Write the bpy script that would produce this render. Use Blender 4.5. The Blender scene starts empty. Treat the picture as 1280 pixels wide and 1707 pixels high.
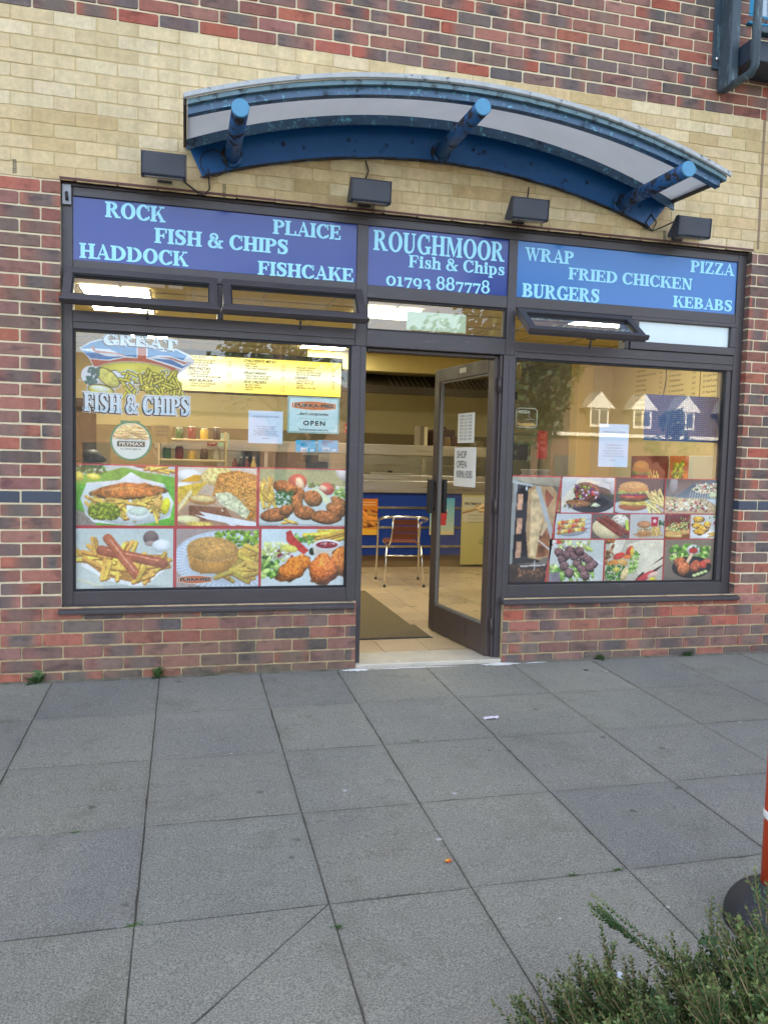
import bpy, math, random
import numpy as np
from mathutils import Vector, Matrix
random.seed(7)
scene = bpy.context.scene
COL = scene.collection
R = math.radians

# ---------------------------------------------------------------- camera
CAM = (0.785, -4.7981, 1.33998)
ROT = ((0.96935468, 0.24553227, -0.00808781),
       (-0.24439105, 0.96715241, 0.069923),
       (0.0249905, -0.0658036, 0.9975196))      # columns: right, forward, up
FPX = 1311.93                                    # focal length in pixels of the 1707 px tall photo
cd = bpy.data.cameras.new('camera')
cam = bpy.data.objects.new('camera', cd)
COL.objects.link(cam)
cd.sensor_fit = 'VERTICAL'; cd.sensor_height = 24.0; cd.sensor_width = 18.0
cd.lens = FPX / 1707.0 * 24.0
cd.clip_start = 0.05; cd.clip_end = 2000
cam.matrix_world = Matrix(((ROT[0][0], ROT[0][2], -ROT[0][1], CAM[0]),
                           (ROT[1][0], ROT[1][2], -ROT[1][1], CAM[1]),
                           (ROT[2][0], ROT[2][2], -ROT[2][1], CAM[2]),
                           (0, 0, 0, 1)))
scene.camera = cam

# ---------------------------------------------------------------- sky, sun, exposure
SUN_EL, SUN_AZ = 24.0, 12.0
world = bpy.data.worlds.new('World'); scene.world = world
world.use_nodes = True
wn = world.node_tree
wn.nodes.clear()
wo = wn.nodes.new('ShaderNodeOutputWorld'); wb = wn.nodes.new('ShaderNodeBackground')
sk = wn.nodes.new('ShaderNodeTexSky'); sk.sky_type = 'NISHITA'; sk.sun_disc = False
sk.sun_elevation = R(SUN_EL); sk.sun_rotation = R(SUN_AZ)
sk.air_density = 0.8; sk.dust_density = 4.0; sk.ozone_density = 1.0
wb.inputs['Strength'].default_value = 0.15
hs = wn.nodes.new('ShaderNodeHueSaturation'); hs.inputs['Saturation'].default_value = 0.57
wn.links.new(sk.outputs[0], hs.inputs['Color']); wn.links.new(hs.outputs[0], wb.inputs['Color']); wn.links.new(wb.outputs[0], wo.inputs[0])
sd = bpy.data.lights.new('sun', 'SUN'); sd.energy = 3.0; sd.angle = R(0.5); sd.color = (1.0, 0.93, 0.82)
sun = bpy.data.objects.new('sun', sd); COL.objects.link(sun)
sv = Vector((math.sin(R(SUN_AZ)) * math.cos(R(SUN_EL)), math.cos(R(SUN_AZ)) * math.cos(R(SUN_EL)), math.sin(R(SUN_EL))))
sun.rotation_euler = sv.to_track_quat('Z', 'Y').to_euler(); sun.location = (0, 0, 30)
scene.view_settings.view_transform = 'Standard'; scene.view_settings.look = 'None'
scene.view_settings.gamma = 1.0; scene.view_settings.exposure = 2.8

# ---------------------------------------------------------------- helpers
def ray(px, py):
    a = ((px - 640) / FPX, 1.0, -(py - 853.5) / FPX)
    return [sum(ROT[i][j] * a[j] for j in range(3)) for i in range(3)]
def wy(px, py, y):                      # the point of the plane y = const seen at a pixel of the photo
    d = ray(px, py); t = (y - CAM[1]) / d[1]
    return Vector([CAM[i] + d[i] * t for i in range(3)])
def wz(px, py, z):
    d = ray(px, py); t = (z - CAM[2]) / d[2]
    return Vector([CAM[i] + d[i] * t for i in range(3)])
def wx(px, py, x):
    d = ray(px, py); t = (x - CAM[0]) / d[0]
    return Vector([CAM[i] + d[i] * t for i in range(3)])
GZ0, GSL = 0.014, 0.0363
def gz(y): return GZ0 + GSL * y         # height of the sloping pavement
def lin(c):
    c = np.asarray(c, float) / 255.0
    return np.where(c <= 0.04045, c / 12.92, ((c + 0.055) / 1.055) ** 2.4)
def rgb(r, g, b): return tuple(float(v) for v in lin((r, g, b)))

ORG = {}
def prop(o, label=None, cat=None, group=None, kind=None):
    if label: o['label'] = label
    if cat: o['category'] = cat
    if group: o['group'] = group
    if kind: o['kind'] = kind
    return o
def thing(name, label, cat, loc=(0, 0, 0), group=None):
    o = bpy.data.objects.new(name, None); COL.objects.link(o)
    o.location = loc; o.empty_display_size = 0.1; ORG[o.name] = Vector(loc)
    return prop(o, label, cat, group)
def dup(o, parent=None, loc=None, rz=None, label=None):
    c = o.copy(); COL.objects.link(c)
    if parent: c.parent = parent
    for ch in list(o.children): dup(ch, c)
    if loc is not None: c.location = loc
    if rz is not None: c.rotation_euler[2] = rz
    if label: c['label'] = label
    return c

class MB:
    def __init__(s): s.v = []; s.f = []; s.mi = []; s.c = []; s.col = None; s.m = 0; s.sm = []; s.smooth = False
    def vert(s, p): s.v.append(tuple(p)); s.c.append(s.col); return len(s.v) - 1
    def face(s, idx): s.f.append(tuple(idx)); s.mi.append(s.m); s.sm.append(s.smooth)
    def poly(s, pts): s.face([s.vert(p) for p in pts])
    def box(s, x0, y0, z0, x1, y1, z1):
        i = len(s.v)
        for z in (z0, z1):
            for x, y in ((x0, y0), (x1, y0), (x1, y1), (x0, y1)): s.vert((x, y, z))
        for q in ((0, 3, 2, 1), (4, 5, 6, 7), (0, 1, 5, 4), (1, 2, 6, 5), (2, 3, 7, 6), (3, 0, 4, 7)): s.face([i + k for k in q])
        return s
    def hexa(s, p):                     # eight corners, bottom loop then top loop
        i = len(s.v)
        for q in p: s.vert(q)
        for q in ((0, 3, 2, 1), (4, 5, 6, 7), (0, 1, 5, 4), (1, 2, 6, 5), (2, 3, 7, 6), (3, 0, 4, 7)): s.face([i + k for k in q])
        return s
    def prism(s, pts, d):               # polygon extruded by the vector d
        n = len(pts); i = len(s.v); d = Vector(d)
        for p in pts: s.vert(p)
        for p in pts: s.vert(Vector(p) + d)
        s.face(range(i + n - 1, i - 1, -1)); s.face(range(i + n, i + 2 * n))
        for k in range(n): s.face((i + k, i + (k + 1) % n, i + n + (k + 1) % n, i + n + k))
        return s
    def tube(s, pts, r, n=12, caps=True, closed=False):
        pts = [Vector(p) for p in pts]; m = len(pts)
        rs = r if isinstance(r, (list, tuple)) else [r] * m
        old = s.smooth; s.smooth = True
        up = None; rings = []
        for k, p in enumerate(pts):
            if closed: t = pts[(k + 1) % m] - pts[k - 1]
            else: t = pts[min(k + 1, m - 1)] - pts[max(k - 1, 0)]
            t.normalize()
            if up is None:
                a = Vector((0, 0, 1)) if abs(t.z) < .9 else Vector((1, 0, 0))
                up = (a - t * a.dot(t)).normalized()
            else: up = (up - t * up.dot(t)).normalized()
            sd_ = t.cross(up)
            rings.append([s.vert(p + (up * math.cos(2 * math.pi * j / n) + sd_ * math.sin(2 * math.pi * j / n)) * rs[k]) for j in range(n)])
        for k in range(m if closed else m - 1):
            a, b = rings[k], rings[(k + 1) % m]
            for j in range(n): s.face((a[j], a[(j + 1) % n], b[(j + 1) % n], b[j]))
        s.smooth = False
        if caps and not closed: s.face(rings[0][::-1]); s.face(rings[-1])
        s.smooth = old
        return s
    def lathe(s, prof, c=(0, 0, 0), n=24, ax='z'):
        old = s.smooth; s.smooth = True; rings = []
        for r, h in prof:
            ring = []
            for j in range(n):
                a = 2 * math.pi * j / n
                if ax == 'z': p = (c[0] + r * math.cos(a), c[1] + r * math.sin(a), c[2] + h)
                elif ax == 'y': p = (c[0] + r * math.cos(a), c[1] + h, c[2] + r * math.sin(a))
                else: p = (c[0] + h, c[1] + r * math.cos(a), c[2] + r * math.sin(a))
                ring.append(s.vert(p))
            rings.append(ring)
        for a, b in zip(rings, rings[1:]):
            for j in range(n): s.face((a[j], a[(j + 1) % n], b[(j + 1) % n], b[j]))
        s.smooth = False; s.face(rings[0][::-1]); s.face(rings[-1]); s.smooth = old
        return s
    def build(s, name, mat, parent=None, bevel=0, seg=2, origin=None, xf=None):
        if xf is not None: s.v = [tuple(xf @ Vector(p)) for p in s.v]
        if origin is None:
            if parent is not None: origin = ORG.get(parent.name, Vector((0, 0, 0)))
            else:
                a = np.array(s.v); mn = a.min(0); mx = a.max(0)
                origin = Vector(((mn[0] + mx[0]) / 2, (mn[1] + mx[1]) / 2, mn[2]))
        origin = Vector(origin)
        me = bpy.data.meshes.new(name)
        a = np.array(s.v, float) - np.array(origin)
        me.from_pydata(a.tolist(), [], s.f)
        mats = mat if isinstance(mat, (list, tuple)) else [mat]
        for m_ in mats: me.materials.append(m_)
        if len(mats) > 1: me.polygons.foreach_set('material_index', s.mi)
        if any(s.sm): me.polygons.foreach_set('use_smooth', s.sm)
        if any(c is not None for c in s.c):
            at = me.color_attributes.new('Col', 'FLOAT_COLOR', 'POINT')
            cc = np.ones((len(s.v), 4), np.float32)
            for i, c in enumerate(s.c):
                if c is not None: cc[i, :len(c)] = c
            at.data.foreach_set('color', cc.ravel())
        me.update()
        o = bpy.data.objects.new(name, me); COL.objects.link(o)
        if parent is not None:
            o.parent = parent; ORG[o.name] = origin
        else:
            o.location = origin; ORG[o.name] = origin
        if bevel:
            b = o.modifiers.new('bevel', 'BEVEL'); b.width = bevel; b.segments = seg; b.limit_method = 'ANGLE'; b.angle_limit = R(40)
            b.harden_normals = False
        return o

# ---------------------------------------------------------------- materials
def new_mat(name):
    m = bpy.data.materials.new(name); m.use_nodes = True
    nt = m.node_tree; nt.nodes.clear()
    return m, nt, nt.nodes, nt.links
def nd(nt, t, **kw):
    n = nt.nodes.new(t)
    for k, v in kw.items():
        if k in n.inputs: n.inputs[k].default_value = v
        else: setattr(n, k, v)
    return n
def mix(nt, a, b, fac, mode='MIX'):
    n = nt.nodes.new('ShaderNodeMix'); n.data_type = 'RGBA'; n.blend_type = mode
    for s_, v in ((6, a), (7, b), (0, fac)):
        if hasattr(v, 'is_linked') or hasattr(v, 'node'): nt.links.new(v, n.inputs[s_])
        else: n.inputs[s_].default_value = (*v, 1) if isinstance(v, (tuple, list)) and len(v) == 3 else v
    return n.outputs[2]
def ramp(nt, src, p0, p1, c0=(0, 0, 0, 1), c1=(1, 1, 1, 1)):
    n = nt.nodes.new('ShaderNodeValToRGB'); e = n.color_ramp.elements
    e[0].position = p0; e[0].color = c0; e[1].position = p1; e[1].color = c1
    nt.links.new(src, n.inputs[0]); return n.outputs[0]
def noise(nt, scale, detail=4, rough=.6, vec=None, coord='Object', stretch=None):
    tc = nt.nodes.new('ShaderNodeTexCoord'); src = tc.outputs[coord]
    if stretch:
        mp = nt.nodes.new('ShaderNodeMapping'); mp.inputs['Scale'].default_value = stretch
        nt.links.new(src, mp.inputs[0]); src = mp.outputs[0]
    n = nt.nodes.new('ShaderNodeTexNoise'); n.inputs['Scale'].default_value = scale
    n.inputs['Detail'].default_value = detail; n.inputs['Roughness'].default_value = rough
    nt.links.new(src, n.inputs[0]); return n.outputs[0]
def surf(name, col, rough=.5, metal=0., var=.15, vs=6., bump=0., bs=80., spec=.5, col2=None, c2=(.55, .65), c2s=12., attr=False, stretch=None, coat=0., trans=0.):
    m, nt, N, L = new_mat(name)
    out = N.new('ShaderNodeOutputMaterial'); p = N.new('ShaderNodeBsdfPrincipled')
    L.new(p.outputs[0], out.inputs[0])
    if attr:
        a = N.new('ShaderNodeAttribute'); a.attribute_name = 'Col'; base = a.outputs['Color']
    else: base = col
    nz = noise(nt, vs, 5, .65, stretch=stretch)
    g = ramp(nt, nz, .25, .75, (1 - var,) * 3 + (1,), (1 + var * .6,) * 3 + (1,))
    c = mix(nt, base, g, 1.0, 'MULTIPLY')
    if col2 is not None:
        n2 = noise(nt, c2s, 8, .7, stretch=stretch); f2 = ramp(nt, n2, c2[0], c2[1])
        c = mix(nt, c, col2, f2)
    L.new(c, p.inputs['Base Color'])
    rr = ramp(nt, nz, .3, .7, (max(rough - .08, 0),) * 3 + (1,), (min(rough + .1, 1),) * 3 + (1,))
    L.new(rr, p.inputs['Roughness'])
    p.inputs['Metallic'].default_value = metal; p.inputs['Specular IOR Level'].default_value = spec
    p.inputs['Coat Weight'].default_value = coat
    if trans: p.inputs['Transmission Weight'].default_value = trans
    if bump:
        b = N.new('ShaderNodeBump'); b.inputs['Strength'].default_value = 1; b.inputs['Distance'].default_value = bump
        L.new(noise(nt, bs, 6, .65), b.inputs['Height']); L.new(b.outputs[0], p.inputs['Normal'])
    return m
def emis(name, col, strength, attr=False):
    m, nt, N, L = new_mat(name)
    out = N.new('ShaderNodeOutputMaterial'); e = N.new('ShaderNodeEmission')
    if attr:
        a = N.new('ShaderNodeAttribute'); a.attribute_name = 'Col'; L.new(a.outputs['Color'], e.inputs[0])
    else: e.inputs[0].default_value = (*col, 1)
    e.inputs[1].default_value = strength; L.new(e.outputs[0], out.inputs[0]); return m
def pane_mat(name, tint=(.93, .95, .93), ior=1.5, gain=1.5, dirt=.0):
    m, nt, N, L = new_mat(name)
    out = N.new('ShaderNodeOutputMaterial'); t = N.new('ShaderNodeBsdfTransparent'); g = N.new('ShaderNodeBsdfGlossy')
    t.inputs[0].default_value = (*tint, 1); g.inputs['Roughness'].default_value = 0.0; g.inputs[0].default_value = (1, 1, 1, 1)
    ge = N.new('ShaderNodeNewGeometry'); dt = N.new('ShaderNodeVectorMath'); dt.operation = 'DOT_PRODUCT'   # Schlick, the same from both sides
    L.new(ge.outputs['Incoming'], dt.inputs[0]); L.new(ge.outputs['Normal'], dt.inputs[1])
    def mth(op, a, b=None, clamp=False):
        q = N.new('ShaderNodeMath'); q.operation = op; q.use_clamp = clamp
        for i, v in enumerate((a, b)):
            if v is None: continue
            if isinstance(v, (int, float)): q.inputs[i].default_value = v
            else: L.new(v, q.inputs[i])
        return q.outputs[0]
    f0 = ((ior - 1) / (ior + 1)) ** 2
    om = mth('SUBTRACT', 1.0, mth('ABSOLUTE', dt.outputs['Value']), True)
    fz = mth('ADD', mth('MULTIPLY', mth('POWER', om, 5.0), 1 - f0), f0)
    ml = N.new('ShaderNodeMath'); ml.operation = 'MULTIPLY'; ml.inputs[1].default_value = gain; ml.use_clamp = True
    L.new(fz, ml.inputs[0])
    ms = N.new('ShaderNodeMixShader'); L.new(ml.outputs[0], ms.inputs[0]); L.new(t.outputs[0], ms.inputs[1]); L.new(g.outputs[0], ms.inputs[2])
    last = ms.outputs[0]
    if dirt:
        d = N.new('ShaderNodeBsdfDiffuse'); d.inputs[0].default_value = (.75, .75, .72, 1)
        nf = ramp(nt, noise(nt, 5, 6, .7, stretch=(1, 1, .5)), .35, .8, (dirt * .3,) * 3 + (1,), (dirt * 1.6,) * 3 + (1,))
        m2 = N.new('ShaderNodeMixShader'); L.new(nf, m2.inputs[0]); L.new(last, m2.inputs[1]); L.new(d.outputs[0], m2.inputs[2]); last = m2.outputs[0]
    L.new(last, out.inputs[0]); return m
def flat(name, col, rough=.6, var=.03, spec=.3): return surf(name, col, rough, var=var, vs=9, spec=spec)

MAT = {}
M = MAT
M['frame'] = surf('frame_paint', rgb(70, 65, 67), .42, var=.12, vs=5, bump=.0004, bs=300, col2=rgb(112, 108, 112), c2=(.6, .85), c2s=6, stretch=(1, 1, 4))
M['door'] = surf('door_paint', rgb(72, 62, 60), .45, var=.15, vs=8, bump=.0004, bs=300, col2=rgb(105, 95, 90), c2=(.62, .8), c2s=25)
M['gasket'] = surf('black_rubber', (.012, .012, .014), .6)
M['glass'] = pane_mat('window_glass', tint=(.96, .97, .96), gain=2.0, dirt=.025)
M['door_glass'] = pane_mat('door_glass', tint=(.96, .97, .96), gain=1.2, dirt=.015)
M['glass_in'] = pane_mat('cabinet_glass', gain=1.0)
M['mortar'] = surf('mortar_cream', rgb(222, 208, 174), .9, var=.16, vs=14, bump=.003, bs=120, spec=.2, col2=rgb(196, 182, 148), c2=(.55, .78), c2s=5)
M['mortar_sand'] = surf('mortar_sand', rgb(190, 170, 132), .9, var=.25, vs=12, bump=.003, bs=120, spec=.2, col2=rgb(120, 108, 84), c2=(.5, .7), c2s=7)
M['steel'] = surf('brushed_steel', (.52, .49, .44), .32, metal=.9, var=.1, vs=5, stretch=(.3, 1, 12))
M['alu'] = surf('aluminium_tube', (.78, .76, .72), .22, metal=1., var=.06)
M['white'] = flat('white_plastic', (.8, .8, .78), .45)
M['black'] = surf('black_plastic', (.02, .02, .022), .5, var=.2)
M['attr'] = surf('printed_film', None, .55, var=.02, vs=20, spec=.3, attr=True)
M['attr_gloss'] = surf('printed_gloss', None, .3, var=.03, vs=20, spec=.5, attr=True)
# ---------------------------------------------------------------- brickwork
def brick_mat(name, spec=.25, dots=.5, bump=.0015, smudge=True):
    m, nt, N, L = new_mat(name)
    out = N.new('ShaderNodeOutputMaterial'); p = N.new('ShaderNodeBsdfPrincipled'); L.new(p.outputs[0], out.inputs[0])
    a = N.new('ShaderNodeAttribute'); a.attribute_name = 'Col'
    g = ramp(nt, noise(nt, 22, 6, .7), .3, .72, (.82, .82, .83, 1), (1.13, 1.11, 1.1, 1))
    c = mix(nt, a.outputs['Color'], g, 1.0, 'MULTIPLY')
    if smudge:
        sg = ramp(nt, noise(nt, 7.5, 3, .5, stretch=(1, 1, 2.2)), .54, .66, (1, 1, 1, 1), (.66, .70, .76, 1)); c = mix(nt, c, sg, 1.0, 'MULTIPLY')
        lt_ = ramp(nt, noise(nt, 11, 4, .6, stretch=(1, 1, 1.6)), .66, .78, (1, 1, 1, 1), (1.22, 1.2, 1.2, 1)); c = mix(nt, c, lt_, 1.0, 'MULTIPLY')
    d = ramp(nt, noise(nt, 95, 3, .5), .66, .72)
    dn = N.new('ShaderNodeMath'); dn.operation = 'MULTIPLY'; dn.inputs[1].default_value = dots; L.new(d, dn.inputs[0])
    c = mix(nt, c, (.02, .018, .02), dn.outputs[0])
    stk = ramp(nt, noise(nt, 5, 6, .65, stretch=(1.6, 1.6, .16)), .50, .70, (1, 1, 1, 1), (.80, .79, .77, 1)); c = mix(nt, c, stk, 1.0, 'MULTIPLY')
    big = ramp(nt, noise(nt, 1.3, 5, .6), .3, .75, (.88, .88, .88, 1), (1.08, 1.07, 1.04, 1))
    c = mix(nt, c, big, 1.0, 'MULTIPLY')
    L.new(c, p.inputs['Base Color']); p.inputs['Roughness'].default_value = .85; p.inputs['Specular IOR Level'].default_value = spec
    b = N.new('ShaderNodeBump'); b.inputs['Distance'].default_value = bump; L.new(noise(nt, 140, 6, .7), b.inputs['Height']); L.new(b.outputs[0], p.inputs['Normal'])
    return m
M['brick'] = brick_mat('fired_brick'); M['buff'] = brick_mat('buff_brick', dots=.12, bump=.003, smudge=False)
M['mortar_buff'] = surf('mortar_buff', rgb(196, 174, 128), .9, var=.12, vs=9, bump=.003, bs=100, spec=.2)
rnd = random.Random(11)
REDS = [(166, 110, 95), (155, 105, 93), (174, 108, 90), (149, 105, 95), (160, 115, 100), (143, 107, 97), (178, 102, 84)]
DARKS = [(119, 105, 98), (110, 99, 94), (126, 106, 97), (104, 96, 93), (130, 106, 97)]
BUFFS = [(216, 194, 150), (212, 190, 146), (218, 198, 156), (208, 184, 138), (214, 194, 152), (220, 202, 164), (200, 176, 130), (214, 192, 148)]
def jit(c, a):
    g = rnd.uniform(-a, a); return tuple(min(255, max(0, v + g + rnd.uniform(-a, a) * .22)) for v in c)
FRC = (0, .035, .26, .5, .74, .965, 1)
def lay(mb, x0, x1, z0, z1, y, cols, d=.006, round_=.005, jx=.0015):
    n = 6; top = []; bot = []; ot = []; ob = []
    w = x1 - x0; wob = [rnd.uniform(-jx, jx) * .6 for _ in range(4)]
    for k in range(n + 1):
        x = x0 + w * FRC[k]; end = k in (0, n)
        e = round_ * rnd.uniform(.4, 1.3) if end else rnd.uniform(0, jx)
        e2 = round_ * rnd.uniform(.4, 1.3) if end else rnd.uniform(0, jx)
        dx = 0 if not end else rnd.uniform(-1, 1) * jx * .7
        f = FRC[k] * 4; a = min(int(f), 3); t = f - a; mb.col = tuple(cols[a][q] * (1 - t) + cols[a + 1][q] * t for q in range(3))
        bot.append(mb.vert((x + dx, y, z0 + e + wob[0] * FRC[k]))); top.append(mb.vert((x + dx, y, z1 - e2 + wob[1] * FRC[k])))
        ox = (-.0025 if k == 0 else .0025 if k == n else 0) + dx
        ob.append(mb.vert((x + ox, y + d, z0 + e - .002 + wob[0] * FRC[k]))); ot.append(mb.vert((x + ox, y + d, z1 - e2 + .002 + wob[1] * FRC[k])))
    for k in range(n):
        mb.face((bot[k], bot[k + 1], top[k + 1], top[k]))
        mb.face((ob[k], ob[k + 1], bot[k + 1], bot[k])); mb.face((top[k], top[k + 1], ot[k + 1], ot[k]))
    mb.face((ob[0], bot[0], top[0], ot[0])); mb.face((bot[n], ob[n], ot[n], top[n]))
def brick_cols(kind, x, z):
    if kind == 'buff':
        c = jit(rnd.choice(BUFFS), 6)
        if x < 1.2 and z > 3.2: c = tuple(v * .6 + w * .4 for v, w in zip(c, (226, 212, 178)))
        return [tuple(lin(jit(c, 4))) for _ in range(5)]
    if kind == 'slate':
        c = jit((62, 70, 84), 5); return [tuple(lin(c))] * 5
    t = rnd.random(); a = rnd.choice(REDS); b = rnd.choice(DARKS)
    if z > 3.7: a = tuple(v * .96 for v in a)
    if t < .36: pat = [0, 0, 0, 0, 0]
    elif t < .6: pat = [0, .8, 1, .8, 0]
    elif t < .78: pat = [1, 1, .9, 1, 1]
    elif t < .9: pat = [1, 1, .7, .1, 0]
    else: pat = [0, 0, .8, 1, 1]
    pat = [min(1, max(0, q + rnd.uniform(-.15, .15))) for q in pat]
    if .1 < x < 1.85 and z < .42 or (2.8 < x < 4.7 and z < .2): pat = [min(1, q + .3) for q in pat]
    out = []
    a = jit(a, 9); b = jit(b, 7)
    for q in pat:
        c = [u * (1 - q) + w * q for u, w in zip(a, b)]
        if z < .3 and -.2 < x < 1.9:     # algae and road dirt along the foot of the wall
            k = (1 - z / .3) * .45 * max(0, 1 - abs(x - 1.0) / 1.1); c = [u * (1 - k) + w * k for u, w in zip(c, (104, 96, 70))]
        out.append(tuple(lin(c)))
    return out
UN, CH = .2213, .075
def course(mb, c, xa, xb, kind, y=0.0):
    z0 = c * CH; z1 = z0 + .0635
    ph = (.0 if c % 2 else .5) if c < 38 else (.82 if c % 2 == 0 else .32)
    x = (math.floor(xa / UN - ph) + ph) * UN
    while x < xb - .01:
        a = max(x, xa); b = min(x + UN, xb)
        if b - a > .03:
            aa = a + (.0005 if a == xa else .0062); bb = b - (.0005 if b == xb else .0062)
            d = rnd.uniform(-.0012, .0012)
            if kind == 'buff': lay(mb, aa - .002, bb + .002, z0 - .002, z1 + .004, y + d, brick_cols(kind, a, z0), d=.003, jx=.003, round_=.006)
            else: lay(mb, aa, bb, z0 + rnd.uniform(-.001, .001), z1 + rnd.uniform(-.001, .001), y + d, brick_cols(kind, a, z0), round_=.002 if kind == 'slate' else .005)
        x += UN
OX0, OX1, OZ1 = .100, 4.600, 2.856                 # opening in the wall for the shopfront
DX0, DX1 = 1.838, 2.838                            # gap in the dwarf wall for the door
bld = thing('building', 'brick building with red and dark brick below and a buff band above the shopfront', 'building', (2.3, 0, 0))
red = MB(); buff = MB(); slate = MB(); slate_r = MB()
XL, XR = -2.6, 8.2
for c in range(-2, 74):
    z = c * CH
    if c < 6:
        course(red, c, XL, DX0, 'red'); course(red, c, DX1, XR, 'red')
    elif c < 38:
        m_ = slate if c == 14 else red; k = 'slate' if c == 14 else 'red'
        course(m_, c, XL, OX0, k); m_ = slate_r if c == 14 else red; course(m_, c, OX1, XR, k)
        rc = brick_cols(k, OX1, z)                  # return of the reveal on the right
        i0 = len(m_.v)
        for k2, (yy, zz) in enumerate(((.001, z + .001), (.08, z + .001), (.08, z + .065), (.001, z + .065))):
            m_.col = rc[k2]; m_.vert((OX1 - .003, yy, zz))
        m_.face((i0, i0 + 1, i0 + 2, i0 + 3))
    elif c < 50: course(buff, c, XL, XR, 'buff')
    elif c < 59: course(red, c, XL, XR, 'red')
    else: course(red, c, XL, 4.47, 'red'); course(red, c, 5.75, XR, 'red')
red.build('red_brickwork', M['brick'], bld); buff.build('buff_brickwork', M['buff'], bld)
slm = surf('slate_blue_brick', None, .45, var=.08, vs=20, attr=True, bump=.0005, bs=200); slate.build('slate_brick_band', slm, bld); slate_r.build('slate_brick_band', slm, bld)
MY, TH = .0048, .28
mo = MB()
mo.box(XL, MY, .445, OX0, TH, OZ1).build('mortar', M['mortar'], bld); MB().box(OX1, MY, .445, XR, TH, OZ1).build('mortar', M['mortar'], bld)
MB().box(XL, MY + .001, -.4, DX0, TH, .445).build('lower_mortar', M['mortar_sand'], bld); MB().box(DX1, MY + .001, -.4, XR, TH, .445).build('lower_mortar', M['mortar_sand'], bld)
mo = MB(); mo.box(XL, MY - .002, OZ1 + .012, XR, TH, 3.745); mo.build('buff_mortar', M['mortar_buff'], bld)
mo = MB(); mo.box(XL, MY, 3.745, 4.47, TH, 5.55).box(5.75, MY, 3.745, XR, TH, 5.55).box(4.47, MY, 3.745, 5.75, TH, 4.36); mo.build('upper_mortar', M['mortar'], bld)
# the rest of the block, beyond the frame: plain brick, roof
m, nt, N, L = new_mat('distant_brick')
o_ = N.new('ShaderNodeOutputMaterial'); p_ = N.new('ShaderNodeBsdfPrincipled'); bt = N.new('ShaderNodeTexBrick'); tc = N.new('ShaderNodeTexCoord'); mp = N.new('ShaderNodeMapping')
mp.inputs['Rotation'].default_value = (R(90), 0, 0); L.new(tc.outputs['Object'], mp.inputs[0]); L.new(mp.outputs[0], bt.inputs[0])
bt.inputs['Scale'].default_value = 1.0; bt.inputs['Brick Width'].default_value = .2213; bt.inputs['Row Height'].default_value = .075; bt.inputs['Mortar Size'].default_value = .005
bt.inputs['Color1'].default_value = (*rgb(140, 84, 76), 1); bt.inputs['Color2'].default_value = (*rgb(92, 78, 82), 1); bt.inputs['Mortar'].default_value = (*rgb(196, 184, 150), 1)
L.new(bt.outputs[0], p_.inputs['Base Color']); p_.inputs['Roughness'].default_value = .9; L.new(p_.outputs[0], o_.inputs[0]); M['farbrick'] = m
sh = MB()
sh.box(-12, .002, -.5, XL, .3, 5.55).box(XR, .002, -.5, 18, .3, 5.55).box(-12, .002, 5.55, 18, .3, 8.6)
sh.box(-12, .3, -.5, -11.7, 10, 8.6).box(17.7, .3, -.5, 18, 10, 8.6).box(-12, 10, -.5, 18, 10.3, 8.6)
sh.build('side_walls', M['farbrick'], bld)
rf = MB(); rf.prism([(-12.3, -.4, 8.6), (-12.3, 10.7, 8.6), (-12.3, 5.15, 12.2)], (30.6, 0, 0)); rf.build('roof', surf('grey_roof_tile', rgb(84, 76, 72), .8, var=.2, vs=3), bld)
M['slab'] = None
# movement joint, lintel, masonry ties left in the wall
MB().box(4.630, -.003, OZ1 + .015, 4.648, .01, 3.742).build('movement_joint', surf('brown_mastic', rgb(142, 118, 92), .7, var=.15), bld)
MB().box(4.650, -.003, 3.745, 4.667, .01, 5.5).build('movement_joint', surf('grey_mastic', rgb(150, 138, 118), .7, var=.15), bld)
MB().box(OX0 - .002, -.006, OZ1 - .001, OX1 + .004, .2, OZ1 + .011).build('lintel', surf('oxide_red_steel', rgb(98, 56, 52), .6, var=.3, vs=15), bld)
tm = surf('perforated_tie_metal', rgb(120, 112, 90), .5, metal=.5)
for px, py in ((374, 318), (25, 277), (622, 345), (902, 371), (1107, 394)):
    P = wy(px, py, 0); t = MB(); x = P.x
    for k in range(7):
        z = P.z - .035 + k * .011; t.box(x - .007, -.003, z, x + .007, .003, z + .005)
    t.box(x - .009, -.0025, P.z - .037, x - .006, .003, P.z + .038); t.box(x + .006, -.0025, P.z - .037, x + .009, .003, P.z + .038)
    t.build('wall_tie', tm, bld)

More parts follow.
